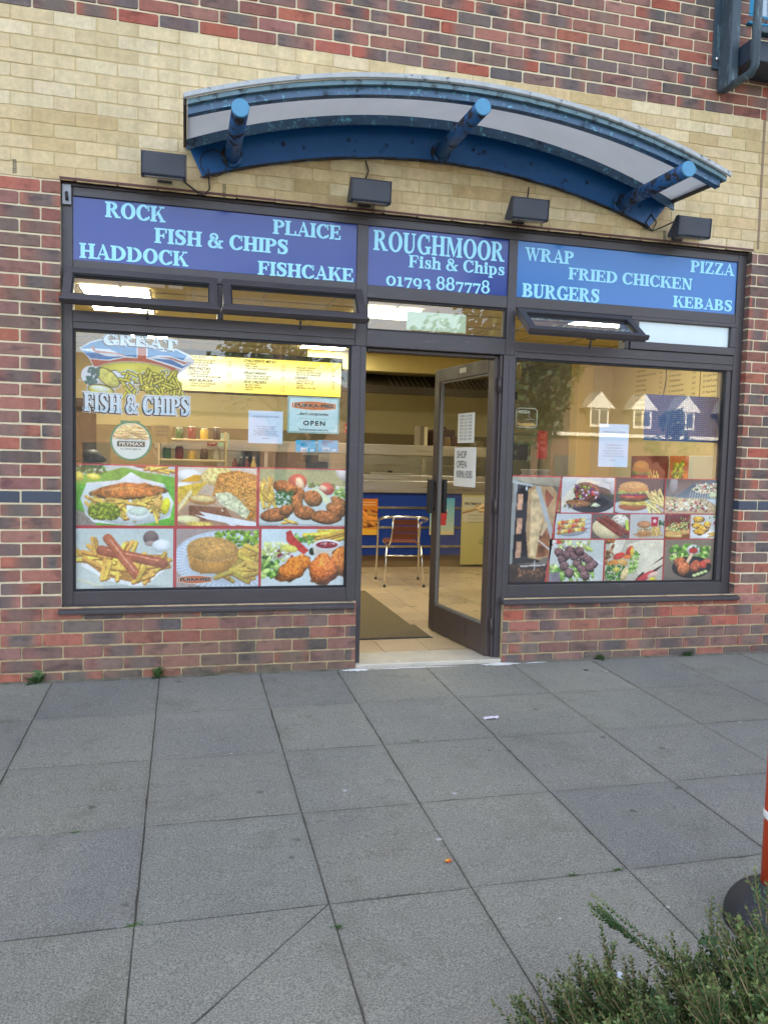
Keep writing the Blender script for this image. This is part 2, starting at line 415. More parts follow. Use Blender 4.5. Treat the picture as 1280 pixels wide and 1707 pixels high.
# ---------------------------------------------------------------- pavement and ground
def slab_mat():
    m, nt, N, L = new_mat('paving_concrete')
    out = N.new('ShaderNodeOutputMaterial'); p = N.new('ShaderNodeBsdfPrincipled'); L.new(p.outputs[0], out.inputs[0])
    a = N.new('ShaderNodeAttribute'); a.attribute_name = 'Col'
    big = ramp(nt, noise(nt, 1.6, 6, .6), .3, .72, (.88, .89, .90, 1), (1.22, 1.20, 1.14, 1))
    c = mix(nt, a.outputs['Color'], big, 1.0, 'MULTIPLY')
    st_ = ramp(nt, noise(nt, 3.2, 8, .72), .52, .70, (1, 1, 1, 1), (.72, .72, .70, 1)); c = mix(nt, c, st_, 1.0, 'MULTIPLY')
    st2 = ramp(nt, noise(nt, 9, 6, .7), .60, .72, (1, 1, 1, 1), (1.16, 1.16, 1.14, 1)); c = mix(nt, c, st2, 1.0, 'MULTIPLY')
    sp = ramp(nt, noise(nt, 190, 2, .7), .36, .66, (.62, .62, .63, 1), (1.42, 1.41, 1.38, 1))
    c = mix(nt, c, sp, 1.0, 'MULTIPLY')
    spots = N.new('ShaderNodeTexVoronoi'); spots.inputs['Scale'].default_value = 3.1; spots.inputs['Randomness'].default_value = 1.0; tcs = N.new('ShaderNodeTexCoord'); L.new(tcs.outputs['Object'], spots.inputs[0])
    sf = ramp(nt, spots.outputs['Distance'], .035, .06, (.60, .60, .60, 1), (1, 1, 1, 1)); c = mix(nt, c, sf, 1.0, 'MULTIPLY')
    v = N.new('ShaderNodeTexVoronoi'); v.inputs['Scale'].default_value = 150; tc = N.new('ShaderNodeTexCoord'); L.new(tc.outputs['Object'], v.inputs[0])
    lt = ramp(nt, v.outputs['Distance'], .12, .2, (1, 1, 1, 1), (0, 0, 0, 1))
    n3 = ramp(nt, noise(nt, 60, 2, .5), .56, .62)
    ml = N.new('ShaderNodeMath'); ml.operation = 'MULTIPLY'; L.new(lt, ml.inputs[0]); L.new(n3, ml.inputs[1])
    c = mix(nt, c, (.42, .41, .38), ml.outputs[0])
    mo_ = ramp(nt, noise(nt, 4.5, 7, .75), .60, .74); mk = N.new('ShaderNodeMath'); mk.operation = 'MULTIPLY'; mk.inputs[1].default_value = .4; L.new(mo_, mk.inputs[0])
    c = mix(nt, c, rgb(96, 100, 84), mk.outputs[0])
    L.new(c, p.inputs['Base Color']); p.inputs['Roughness'].default_value = .88; p.inputs['Specular IOR Level'].default_value = .25
    b = N.new('ShaderNodeBump'); b.inputs['Distance'].default_value = .0022; L.new(noise(nt, 170, 4, .7), b.inputs['Height']); L.new(b.outputs[0], p.inputs['Normal'])
    return m
M['slab'] = slab_mat()
xs = [.055 - .595 * k for k in range(12, 0, -1)] + [.055, .65, 1.242, 1.724, 2.305, 2.893, 3.48] + [3.48 + .59 * k for k in range(1, 10)]
ys = [0.0, -.606, -1.198, -1.805, -2.416] + [-2.416 - .605 * k for k in range(1, 9)]
rs = random.Random(5)
def slab(mb, pts, g=.0009, crack=False):
    c = lin(jit(rs.choice([(130, 129, 122), (128, 127, 121), (132, 130, 122), (126, 125, 120), (130, 128, 120)]), 2))
    dz = rs.uniform(-.0012, .0012); P = [Vector((p[0], p[1])) for p in pts]; n0 = len(P); per = 9
    out = []; nor = []
    for k in range(n0):
        a, b = P[k], P[(k + 1) % n0]; t = (b - a).normalized(); nr = Vector((-t.y, t.x)); a0 = P[k - 1]; t0 = (a - a0).normalized(); nr0 = Vector((-t0.y, t0.x))
        for j in range(per):
            q = a.lerp(b, j / per)
            if j == 0: m_ = (nr + nr0); m_ = m_ / max(m_.length_squared / 2, .3); out.append(q); nor.append(m_)
            else: out.append(q); nor.append(nr * (1.6 if abs(t.x) > .9 else 1))
    n = len(out); i = len(mb.v); w1 = [g + rs.uniform(0, .0016) + (rs.random() < .05) * .003 for _ in range(n)]
    brown = np.array(lin((104, 98, 84)))
    def ringv(off, z, col):
        for k in range(n):
            q = out[k] + nor[k] * (w1[k] + off); mb.col = tuple(col(k)); mb.vert((q.x, q.y, gz(q.y) + z))
    edge = [rs.uniform(.78, 1) if not crack else 1 for _ in range(n)]; rin = .026 if not crack else .004
    ringv(0, -.008, lambda k: brown); ringv(0, -.003 + dz, lambda k: c * .8 * (1 - .3) + brown * .3)
    ringv(.0028, dz, lambda k: (c * edge[k] * .97 + brown * (1 - edge[k]) * .9)); ringv(rin, dz + .0002, lambda k: c)
    for r_ in range(3):
        for k in range(n): k2 = (k + 1) % n; mb.face((i + r_ * n + k, i + r_ * n + k2, i + (r_ + 1) * n + k2, i + (r_ + 1) * n + k))
    mb.face(range(i + 3 * n, i + 4 * n))
pv = MB()
for a in range(len(xs) - 1):
    for b in range(len(ys) - 1):
        x0, x1, y1, y0 = xs[a], xs[a + 1], ys[b], ys[b + 1]
        x0 += rs.uniform(-.001, .001)
        if abs(x1 - 1.242) < .001 and b == 4:       # the slab that is cracked corner to corner
            st0 = rs.getstate(); slab(pv, [(x0, y0), (x1, y1), (x0, y1)], .0008, True); rs.setstate(st0); slab(pv, [(x0, y0), (x1, y0), (x1, y1)], .0008, True)
        elif b == 0 and x0 > 1.8 and x1 < 3: slab(pv, [(x0, y0), (x1, y0), (x1, .03), (x0, .03)])
        else: slab(pv, [(x0, y0), (x1, y0), (x1, y1), (x0, y1)])
prop(pv.build('pavement', M['slab']), kind='structure')
gr = MB(); XX = 400
prof = [(12, -.35), (.02, -.35), (.02, gz(.02) - .0055), (ys[-1] - .1, gz(ys[-1]) - .0055), (ys[-1] - .12, -.55), (-XX, -.55)]
prof[0] = (XX, -.35)
for (ya, za), (yb, zb) in zip(prof, prof[1:]): gr.poly([(-XX, yb, zb), (XX, yb, zb), (XX, ya, za), (-XX, ya, za)])
prop(gr.build('ground', surf('joint_soil', rgb(84, 80, 70), .95, var=.35, vs=30, col2=rgb(58, 76, 36), c2=(.6, .7), c2s=9, bump=.004, bs=200)), kind='structure')
kb = MB(); kb.box(-60, ys[-1] - .15, -.6, 80, ys[-1] - .004, gz(ys[-1])); prop(kb.build('kerb', surf('kerb_concrete', rgb(140, 138, 130), .85, var=.1, bump=.002), bevel=.012), kind='structure')
rd = MB(); rd.poly([(-200, -14.5, -.40), (200, -14.5, -.40), (200, ys[-1] - .15, -.37), (-200, ys[-1] - .15, -.37)])
prop(rd.build('road', surf('asphalt', (.05, .05, .052), .85, var=.2, vs=3, bump=.004, bs=120)), kind='structure')
gs = MB(); gs.poly([(-200, -200, -.38), (200, -200, -.38), (200, -14.5, -.36), (-200, -14.5, -.36)])
prop(gs.build('grass_verge', surf('grass_ground', (.05, .085, .025), .95, var=.35, vs=2)), kind='structure')
# weeds growing at the foot of the wall, chewing gum and scraps on the slabs
leafm = surf('weed_leaf', (.06, .12, .03), .6, var=.3, vs=40)
def weed(px, py, s, lab, n=16):
    P = wy(px, py, -.015); mb = MB(); r = random.Random(int(px)); z = gz(-.015)
    for k in range(n):
        a = r.uniform(0, 6.28); l = s * r.uniform(.5, 1.1); el = r.uniform(.2, 1.3); w = l * .16
        d = Vector((math.cos(a) * math.cos(el), math.sin(a) * math.cos(el) - .1, math.sin(el))); s_ = Vector((-math.sin(a), math.cos(a), 0)) * w
        b = Vector((P.x + r.uniform(-.01, .01), -.018, z)); q = b + d * l * .55; t = b + d * l + Vector((0, 0, -l * .2))
        mb.poly([b, q - s_, t, q + s_])
        for j in (1, 2):
            f = b + d * l * (.3 + .25 * j); e = f + (s_ * (3 if (j + k) % 2 else -3)) + Vector((0, 0, l * .12)); mb.poly([f, f + d * w, e, f - d * w])
    prop(mb.build('weed', leafm, origin=(P.x, -.018, z)), lab, 'weed', 'weeds along the foot of the wall')
weed(62, 1128, .075, 'tall straggly green weed at the foot of the wall, leftmost of the wall weeds', 22)
weed(263, 1121, .075, 'bright green weed at the foot of the wall under the left window', 18)
weed(1000, 1097, .05, 'small dark weed at the wall foot under the middle of the right window')
weed(1146, 1094, .05, 'small bright green weed at the wall foot under the right end of the right window')
def scrap(name, px, py, L_, W_, ang, mat, lab, cat, seed=1, kk=(0,)):
    d = ray(px, py); t = (GZ0 + GSL * CAM[1] - CAM[2]) / (d[2] - GSL * d[1]); P = [CAM[i] + d[i] * t for i in range(3)]
    r = random.Random(seed); mb = MB(); n = 6; ca, sa = math.cos(ang), math.sin(ang); idx = {}
    for i in range(n + 1):
        for j in range(3):
            u = (i / n - .5) * L_; v = (j / 2 - .5) * W_; h = .003 + abs(math.sin(i * 1.3 + seed)) * W_ * .18 + r.uniform(0, .002)
            u += r.uniform(-.1, .1) * W_; v += r.uniform(-.1, .1) * W_
            x = P[0] + u * ca - v * sa; y = P[1] + u * sa + v * ca
            idx[i, j] = mb.vert((x, y, gz(y) + h))
    for i in range(n):
        for j in range(2):
            mb.m = kk[(i + j) % len(kk)]; mb.face((idx[i, j], idx[i + 1, j], idx[i + 1, j + 1], idx[i, j + 1]))
    o = mb.build(name, mat); so = o.modifiers.new('s', 'SOLIDIFY'); so.thickness = .0008; return prop(o, lab, cat)
wp = flat('receipt_paper', rgb(222, 210, 222)); rp = flat('red_wrapper', rgb(200, 40, 44), .35); yp = flat('yellow_wrapper', rgb(224, 200, 60), .35)
scrap('paper_scrap', 818, 1198, .085, .028, .05, wp, 'crumpled pale pink till receipt lying on the pavement in front of the door', 'litter', 3)
scrap('sweet_wrapper', 747, 1437, .026, .017, .4, [rp, yp], 'tiny red and yellow sweet wrapper on the pavement slabs', 'litter', 2, (0, 0, 1, 0, 1))
scrap('paper_scrap', 1033, 1629, .03, .02, .8, flat('white_scrap', rgb(200, 206, 214)), 'small white scrap of paper on the slab beside the bush', 'litter', 5)
gum = surf('trodden_gum', rgb(70, 68, 66), .8); lg = surf('pale_gum', rgb(172, 172, 168), .8)
for px, py, r_, g_, lb_ in ((977, 1117, .022, 1, 'dark oval blob of trodden gum near the wall under the right window'), (815, 1251, .008, 1, 'tiny dark fleck of gum below the pink receipt'), (1010, 1119, .012, 0, 'pale fleck of gum beside the dark oval blob near the wall'), (758, 1323, .012, 0, 'round pale fleck of gum in the middle of the paving above the sweet wrapper'), (386, 1256, .007, 0, 'tiny pale fleck of gum left of the middle, near the second row of slabs'), (575, 1318, .012, 0, 'pale fleck of gum straight below the left door post'), (731, 1399, .012, 0, 'pale blue grey fleck of gum just above the sweet wrapper'), (1232, 1204, .01, 0, 'pale fleck of gum at the far right of the paving'), (603, 1213, .006, 0, 'tiny pale fleck of gum just in front of the doorway'), (933, 1531, .007, 0, 'pale fleck of gum left of the long leaning shoot of the bush'), (1113, 1512, .008, 0, 'pale fleck of gum on the joint just left of the black base')):
    d = ray(px, py); t = (GZ0 + GSL * CAM[1] - CAM[2]) / (d[2] - GSL * d[1]); P = [CAM[i] + d[i] * t for i in range(3)]
    mb = MB(); n = 9; rr = random.Random(px); ring = [mb.vert((P[0] + r_ * rr.uniform(.6, 1.2) * math.cos(6.283 * k / n), P[1] + r_ * rr.uniform(.6, 1.2) * math.sin(6.283 * k / n), gz(P[1]) + .0005)) for k in range(n)]
    c_ = mb.vert((P[0], P[1], gz(P[1]) + .0025)); [mb.face((ring[k], ring[(k + 1) % n], c_)) for k in range(n)]
    prop(mb.build('chewing_gum', gum if g_ else lg), lb_, 'gum', 'gum flecks on the paving')

# grit and crumbs of mortar lying along the foot of the wall
gm = MB(); rg_ = random.Random(8)
for k in range(900):
    x = rg_.uniform(-2.0, 6.0)
    if DX0 < x < DX1 and rg_.random() < .6: continue
    y = -abs(rg_.gauss(0, .022)) - .002; s_ = rg_.uniform(.001, .0042); z = gz(y) - .0005; a = rg_.uniform(0, 3)
    q = [(x + s_ * math.cos(a + t), y + s_ * math.sin(a + t) * .8, z) for t in (0, 2.1, 4.2)]; v = rg_.choice([(150, 142, 124), (120, 112, 98), (90, 84, 74), (180, 172, 150)]); gm.col = tuple(lin(v)); i = [gm.vert(p) for p in q] + [gm.vert((x, y, z + s_ * .9))]
    gm.face((i[0], i[1], i[3])); gm.face((i[1], i[2], i[3])); gm.face((i[2], i[0], i[3]))
prop(gm.build('grit', surf('grit_stone', None, .9, attr=True)), 'mortar crumbs and grit gathered along the foot of the wall', 'grit', kind='stuff')
gm = MB()
for xa, xb in ((XL, DX0), (DX1, XR)):
    n = int((xb - xa) / .03); ring0 = None
    for k in range(n + 1):
        x = xa + (xb - xa) * k / n; w = .010 + .012 * abs(math.sin(k * .37) * math.sin(k * .11 + 1)) + rg_.uniform(0, .006); h = .006 + rg_.uniform(0, .006)
        rg2 = [gm.vert((x, .002, gz(0) + h)), gm.vert((x, -w, gz(0) + .0005))]
        if ring0: gm.face((ring0[1], rg2[1], rg2[0], ring0[0]))
        ring0 = rg2
gm.build('mortar_fillet', surf('dirty_mortar_fillet', rgb(112, 106, 92), .95, var=.4, vs=22, col2=rgb(70, 76, 52), c2=(.5, .62), c2s=7, bump=.003, bs=150), bld)
mossm = surf('moss', rgb(70, 104, 40), .95, var=.4, vs=60)
for px, py, lb in ((222, 1543, 'tuft of moss in the paving joint at the lower left'), (561, 1546, 'tuft of moss in the joint just below the cracked slab corner'), (1029, 1450, 'tuft of moss in the joint above the long shoot of the bush'), (953, 1459, 'small moss patch in the joint left of the moss above the bush'), (128, 1388, 'tiny moss patch in the third joint at the left of the pavement'), (690, 1235, 'moss line in the joint in front of the doorway')):
    d = ray(px, py); t = (GZ0 + GSL * CAM[1] - CAM[2]) / (d[2] - GSL * d[1]); P = [CAM[i] + d[i] * t for i in range(3)]; gm = MB()
    for k in range(46):
        x = P[0] + rg_.gauss(0, .012); y = P[1] + rg_.gauss(0, .005); s_ = rg_.uniform(.002, .006); a = rg_.uniform(0, 6); gm.poly([(x, y, gz(y) - .003), (x + s_ * math.cos(a), y + s_ * math.sin(a), gz(y) + s_ * rg_.uniform(.2, 1.2)), (x + s_ * math.cos(a + 1), y + s_ * math.sin(a + 1), gz(y) + s_ * .5)])
    prop(gm.build('moss', mossm), lb, 'moss', 'moss in the paving joints')
# ---------------------------------------------------------------- shopfront
FY = .05                                            # face of the frame
shop = thing('shopfront', 'dark grey framed shopfront with two big windows, top vents and an open door', 'shopfront', (2.35, .05, 0))
def fr(name, *boxes, mat='frame', bev=.004, par=None):
    mb = MB()
    for b in boxes: mb.box(*b)
    return mb.build(name, M[mat], par or shop, bevel=bev)
D = .14
SX = dict(L=(.160, 1.804), Mi=(1.874, 2.808), Rr=(2.868, 4.530))      # fascia bays
GL, GR = (.160, 1.782), (2.880, 4.490)              # big glass, left and right
fr('frame_jamb', (.100, FY, .44, .160, D, OZ1)); fr('frame_jamb', (4.530, FY, .44, 4.597, D, OZ1))
fr('frame_jamb', (GR[1], FY + .012, .53, 4.5295, D - .01, 2.045))
fr('frame_mullion', (1.804, FY - .002, 2.045, 1.874, D, 2.785)); fr('frame_mullion', (2.808, FY - .002, 2.045, 2.868, D, 2.785))
fr('door_post', (1.782, FY - .003, .44, 1.8405, D, 2.045), (1.8405, FY - .003, .02, 1.877, D, 2.045))
fr('door_post', (2.795, FY - .003, .02, 2.8355, D, 2.045), (2.8355, FY - .003, .44, 2.880, D, 2.045))
fr('frame_head', (.160, FY, 2.785, 4.530, D, OZ1))
fr('frame_head_lip', (.103, FY - .014, 2.835, 4.595, FY + .004, 2.853), bev=.003)
fr('frame_rail', (.160, FY + .001, 2.355, 1.804, D, 2.432), (1.874, FY + .001, 2.345, 2.808, D, 2.424), (2.868, FY + .001, 2.355, 4.530, D, 2.424))
fr('frame_rail', (.160, FY + .001, 2.045, 1.804, D, 2.150)); fr('frame_rail', (1.8745, FY + .001, 2.045, 2.8075, D, 2.148)); fr('frame_rail', (2.868, FY + .001, 2.03, 4.530, D, 2.135))
fr('frame_rail_bead', (.160, FY - .006, 2.085, 1.800, FY + .003, 2.100), bev=.002); fr('frame_rail_bead', (2.885, FY - .006, 2.07, 4.525, FY + .003, 2.084), bev=.002)
fr('vent_post', (.965, FY, 2.1505, 1.000, D, 2.3545)); fr('vent_post', (3.672, FY, 2.1355, 3.705, D, 2.3545))
fr('bottom_rail', (.160, FY, .440, 1.782, D, .528)); fr('bottom_rail', (2.880, FY, .440, 4.530, D, .528))
for a, b in ((.088, 1.822), (2.822, 4.628)):
    mb = MB(); mb.prism([(a, -.032, .408), (a, -.032, .428), (a, .05, .452), (a, .12, .452), (a, .12, .408)], (b - a, 0, 0)); mb.build('sill', M['frame'], shop, bevel=.003)
# glazing beads and black gaskets around every pane
def bead(x0, x1, z0, z1, w=.012, y=FY + .014):
    mb = MB(); mb.box(x0, y, z0, x0 + w, y + .025, z1).box(x1 - w, y, z0, x1, y + .025, z1).box(x0 + w, y, z0, x1 - w, y + .025, z0 + w).box(x0 + w, y, z1 - w, x1 - w, y + .025, z1)
    mb.build('glazing_gasket', M['gasket'], shop)
PY = FY + .032
def pane(name, x0, x1, z0, z1, y=PY, par=None, mat='glass'):
    mb = MB(); mb.poly([(x0, y, z0), (x1, y, z0), (x1, y, z1), (x0, y, z1)]); return mb.build(name, M[mat], par or shop)
GZ = (.528, 2.045)
bead(*GL, *GZ); bead(GR[0], GR[1], .528, 2.03)
pane('window_pane', *GL, *GZ); pane('window_pane', GR[0], GR[1], .528, 2.03)
bead(1.874, 2.808, 2.148, 2.345); pane('window_pane', 1.874, 2.808, 2.148, 2.345)
# fixed light at the top right with its own sash frame
fr('fixed_sash', (3.705, FY - .012, 2.1355, 4.530, FY + .03, 2.190), (3.705, FY - .012, 2.330, 4.530, FY + .03, 2.3545), (3.705, FY - .012, 2.190, 3.768, FY + .03, 2.330), (4.490, FY - .012, 2.190, 4.530, FY + .03, 2.330))
pane('window_pane', 3.768, 4.490, 2.190, 2.330, y=FY + .008)
MB().box(3.77, FY + .014, 2.192, 4.488, FY + .017, 2.328).build('sky_glare_sheet', flat('pale_sky_glare', rgb(206, 220, 222)), shop)  # pale sheet added behind the pane to imitate its bright sky reflection
# outward tilting vents
def vent(x0, x1, ytop, ztop, ybot, zbot, lab, fw=.05):
    T = Vector((0, ytop, ztop)); B = Vector((0, ybot, zbot)); dn = (B - T); h = dn.length; dn.normalize(); nn = Vector((0, -dn.z, dn.y))
    if nn.y > 0: nn = -nn
    th = .045
    xf = lambda x, s, t: Vector((x, 0, 0)) + T + dn * s + nn * (t)   # s down the sash, t outwards
    def bar(mb, xa, xb, sa, sb, ta=-th, tb=0): mb.hexa([xf(xa, sb, tb), xf(xb, sb, tb), xf(xb, sb, ta), xf(xa, sb, ta), xf(xa, sa, tb), xf(xb, sa, tb), xf(xb, sa, ta), xf(xa, sa, ta)])
    mb = MB(); bar(mb, x0, x1, 0, fw); bar(mb, x0, x1, h - fw, h); bar(mb, x0, x0 + fw, fw + .0003, h - fw - .0003); bar(mb, x1 - fw, x1, fw + .0003, h - fw - .0003)
    bar(mb, x0 - .012, x1 + .012, h - .014, h + .006, -th * .6, .006)
    v = mb.build('vent_window', M['frame'], shop, bevel=.003); v['label'] = lab
    mb = MB(); mb.poly([xf(x0 + fw, h - fw, -.02), xf(x1 - fw, h - fw, -.02), xf(x1 - fw, fw, -.02), xf(x0 + fw, fw, -.02)]); mb.build('pane', M['glass'], v)
    mb = MB()
    for (a, b, c, d) in ((x0 + fw, x1 - fw, fw, fw + .01), (x0 + fw, x1 - fw, h - fw - .008, h - fw), (x0 + fw, x0 + fw + .008, fw, h - fw), (x1 - fw - .008, x1 - fw, fw, h - fw)): bar(mb, a, b, c, d, -.021, -.006)
    mb.build('gasket', M['gasket'], v)
    xm = (x0 + x1) / 2 + .03; mb = MB(); bar(mb, xm - .03, xm + .03, h - .03, h - .01, -th - .012, -th); c = xf(xm, h - .01, -th - .015)
    mb.tube([c, c + Vector((0, .012, -.035)), c + Vector((0, .02, -.045))], .007, 8); mb.build('latch', M['black'], v)
    for xx in (x0 + .01, x1 - .01):
        mb = MB(); a = xf(xx, h * .55, -th); mb.tube([a, (xx, .09, ztop - .16)], .004, 6); mb.build('stay', M['steel'], v)
vent(.122, .962, .028, 2.388, -.125, 2.180, 'leftmost tilted vent above the left window', .046)
vent(.992, 1.838, .028, 2.388, -.130, 2.182, 'tilted vent above the left window beside the doorway', .046)
vent(2.856, 3.676, .005, 2.345, -.215, 2.180, 'widest open tilted vent above the right window', .045)
# ---- door, hinged on the right and standing open into the shop
HX, HY = 2.792, .085
ang = math.atan2(.92, -.125)                         # direction of the open leaf
LW, LH, LZ = .905, 1.985, .045
du = Vector((math.cos(ang), math.sin(ang), 0)); dn_ = Vector((-du.y, du.x, 0)) # outer face normal
if dn_.x > 0: dn_ = -dn_
def dp(u, n, z): return Vector((HX, HY, LZ)) + du * u + dn_ * n + Vector((0, 0, z))
def dbar(mb, u0, u1, z0, z1, n0=0., n1=.045): mb.hexa([dp(u0, n0, z0), dp(u1, n0, z0), dp(u1, n1, z0), dp(u0, n1, z0), dp(u0, n0, z1), dp(u1, n0, z1), dp(u1, n1, z1), dp(u0, n1, z1)])
mb = MB(); ST = .082
dbar(mb, 0, ST, 0, LH); dbar(mb, LW - ST, LW, 0, LH); dbar(mb, ST, LW - ST, 0, .2); dbar(mb, ST, LW - ST, LH - .095, LH)
door = mb.build('door', M['door'], shop, bevel=.004)
mb = MB()
for a in ((ST, ST + .012, .2, LH - .095), (LW - ST - .012, LW - ST, .2, LH - .095), (ST, LW - ST, .2, .212), (ST, LW - ST, LH - .107, LH - .095)): dbar(mb, *a, .010, .036)
mb.build('gasket', surf('grey_seal', rgb(120, 118, 112), .6), door)
mb = MB(); mb.poly([dp(ST, .022, .2), dp(LW - ST, .022, .2), dp(LW - ST, .022, LH - .095), dp(ST, .022, LH - .095)]); mb.build('pane', M['door_glass'], door)
for s_ in (1, -1):
    mb = MB(); n = .045 if s_ > 0 else 0
    u = LW - .045
    mb.hexa([dp(u - .03, n + s_ * .02, .90), dp(u + .03, n + s_ * .02, .90), dp(u + .03, n + s_ * .05, .90), dp(u - .03, n + s_ * .05, .90), dp(u - .03, n + s_ * .02, 1.16), dp(u + .03, n + s_ * .02, 1.16), dp(u + .03, n + s_ * .05, 1.16), dp(u - .03, n + s_ * .05, 1.16)])
    mb.tube([dp(u, n, .93), dp(u, n + s_ * .03, .93)], .012, 8); mb.tube([dp(u, n, 1.13), dp(u, n + s_ * .03, 1.13)], .012, 8)
    mb.build('pull_handle', M['black'], door, bevel=.006)
mb = MB(); mb.hexa([dp(.30, .045, .06), dp(.62, .045, .06), dp(.62, .049, .06), dp(.30, .049, .06), dp(.30, .045, .15), dp(.62, .045, .15), dp(.62, .049, .15), dp(.30, .049, .15)]); mb.build('kick_plate', M['door'], door, bevel=.003)
mb = MB(); mb.hexa([dp(LW - .004, .012, 1.13), dp(LW + .002, .012, 1.13), dp(LW + .002, .034, 1.13), dp(LW - .004, .034, 1.13), dp(LW - .004, .012, 1.29), dp(LW + .002, .012, 1.29), dp(LW + .002, .034, 1.29), dp(LW - .004, .034, 1.29)]); mb.build('lock_plate', M['alu'], door)
mb = MB(); mb.hexa([dp(.40, .0452, LH - .06), dp(.50, .0452, LH - .06), dp(.50, .047, LH - .06), dp(.40, .047, LH - .06), dp(.40, .0452, LH - .025), dp(.50, .0452, LH - .025), dp(.50, .047, LH - .025), dp(.40, .047, LH - .025)]); mb.build('number_label', M['white'], door)
# hinge side trims (the vertical ribs between door and post)
fr('door_rebate', (2.7765, .060, .02, 2.7945, D + .02, 2.044), mat='door'); fr('door_rebate', (1.8775, .100, .02, 1.888, D + .02, 2.044), mat='door')
fr('door_head_stop', (1.888, .09, 2.022, 2.776, D + .02, 2.044), mat='door')
for z in (.2, 1.0, 1.8): 
    mb = MB(); mb.tube([(2.776, .058, z), (2.776, .058, z + .1)], .010, 10); mb.build('hinge', M['door'], shop)
MB().box(1.8415, .005, gz(0) - .01, 2.8345, .30, .041).build('threshold', surf('worn_threshold', rgb(196, 188, 172), .45, metal=.1, var=.15, vs=12, col2=rgb(120, 112, 100), c2=(.6, .7), c2s=30), shop, bevel=.006)
# smears of white filler on the ground at both door posts
pm = surf('white_filler', rgb(222, 222, 218), .9, var=.15, vs=30, bump=.002)
for cx, w, sd_ in ((1.835, .11, 1), (2.815, .17, 2), (2.25, .34, 3), (3.05, .16, 4)):
    mb = MB(); r = random.Random(sd_); n = 26
    ring = [mb.vert((cx + w * math.cos(6.283 * k / n) * r.uniform(.6, 1.05), -.022 + .034 * math.sin(6.283 * k / n) * r.uniform(.3, 1.1) * (.35 if sd_ > 2 else 1), gz(-.02) + .001)) for k in range(n)]
    c = mb.vert((cx, -.015, gz(-.02) + (.008 if sd_ < 3 else .003))); [mb.face((ring[k], ring[(k + 1) % n], c)) for k in range(n)]
    mb.build('filler_smear', pm, shop)
# shutter bracket in the top left corner
P0 = wy(104, 306, .03); P1 = wy(119, 341, .03)
mb = MB(); mb.box(P0.x, .030, P1.z, P1.x, .046, P0.z); bk = mb.build('shutter_bracket', surf('galvanised_plate', rgb(150, 152, 156), .5, metal=.4, var=.25, vs=30), shop, bevel=.002)
mb = MB(); mb.tube([((P0.x + P1.x) / 2, .031, P0.z - .045), ((P0.x + P1.x) / 2, .018, P0.z - .05), ((P0.x + P1.x) / 2 + .004, .016, P0.z - .09)], .008, 8); mb.build('hook', M['black'], bk)

# ---------------------------------------------------------------- serif lettering
def arc_pts(cx, cy, rx, ry, a0, a1, n):
    return [(cx + rx * math.cos(R(a0 + (a1 - a0) * k / n)), cy + ry * math.sin(R(a0 + (a1 - a0) * k / n))) for k in range(n + 1)]
T_, H_, SF, SO = .215, .075, .062, .085
def rect(x0, y0, x1, y1): return [[(x0, y0), (x1, y0), (x1, y1), (x0, y1)]]
def stem(x, y0=0., y1=1., w=T_, b=1, t=1, so=SO):
    o = rect(x, y0, x + w, y1)
    if b: o += rect(x - so, y0, x + w + so, y0 + SF)
    if t: o += rect(x - so, y1 - SF, x + w + so, y1)
    return o
def ring(cx, cy, rx, ry, tx, ty, a0=0, a1=360, n=28):
    o = arc_pts(cx, cy, rx, ry, a0, a1, n); i = arc_pts(cx, cy, rx - tx, ry - ty, a0, a1, n)
    return [[o[k], o[k + 1], i[k + 1], i[k]] for k in range(n)]
def stroke(P, n=7):
    q = [P[0]] + list(P) + [P[-1]]; out = []
    for k in range(1, len(q) - 2):
        for j in range(n):
            t = j / n; c = []
            for d in range(3):
                a, b, c_, e = q[k - 1][d], q[k][d], q[k + 1][d], q[k + 2][d]
                c.append(.5 * (2 * b + (c_ - a) * t + (2 * a - 5 * b + 4 * c_ - e) * t * t + (3 * b - a - 3 * c_ + e) * t ** 3))
            out.append(c)
    out.append(list(P[-1])); L_, Rr = [], []
    for k in range(len(out)):
        a = out[max(k - 1, 0)]; b = out[min(k + 1, len(out) - 1)]; dx, dy = b[0] - a[0], b[1] - a[1]; l = math.hypot(dx, dy) or 1; w = out[k][2] / 2
        L_.append((out[k][0] - dy / l * w, out[k][1] + dx / l * w)); Rr.append((out[k][0] + dy / l * w, out[k][1] - dx / l * w))
    return [[Rr[k], Rr[k + 1], L_[k + 1], L_[k]] for k in range(len(out) - 1)]
def diag(x0, y0, x1, y1, w): return [[(x0 - w / 2, y0), (x0 + w / 2, y0), (x1 + w / 2, y1), (x1 - w / 2, y1)]]
def ser(x, y, w=.3): return rect(x - w / 2, y, x + w / 2, y + SF)
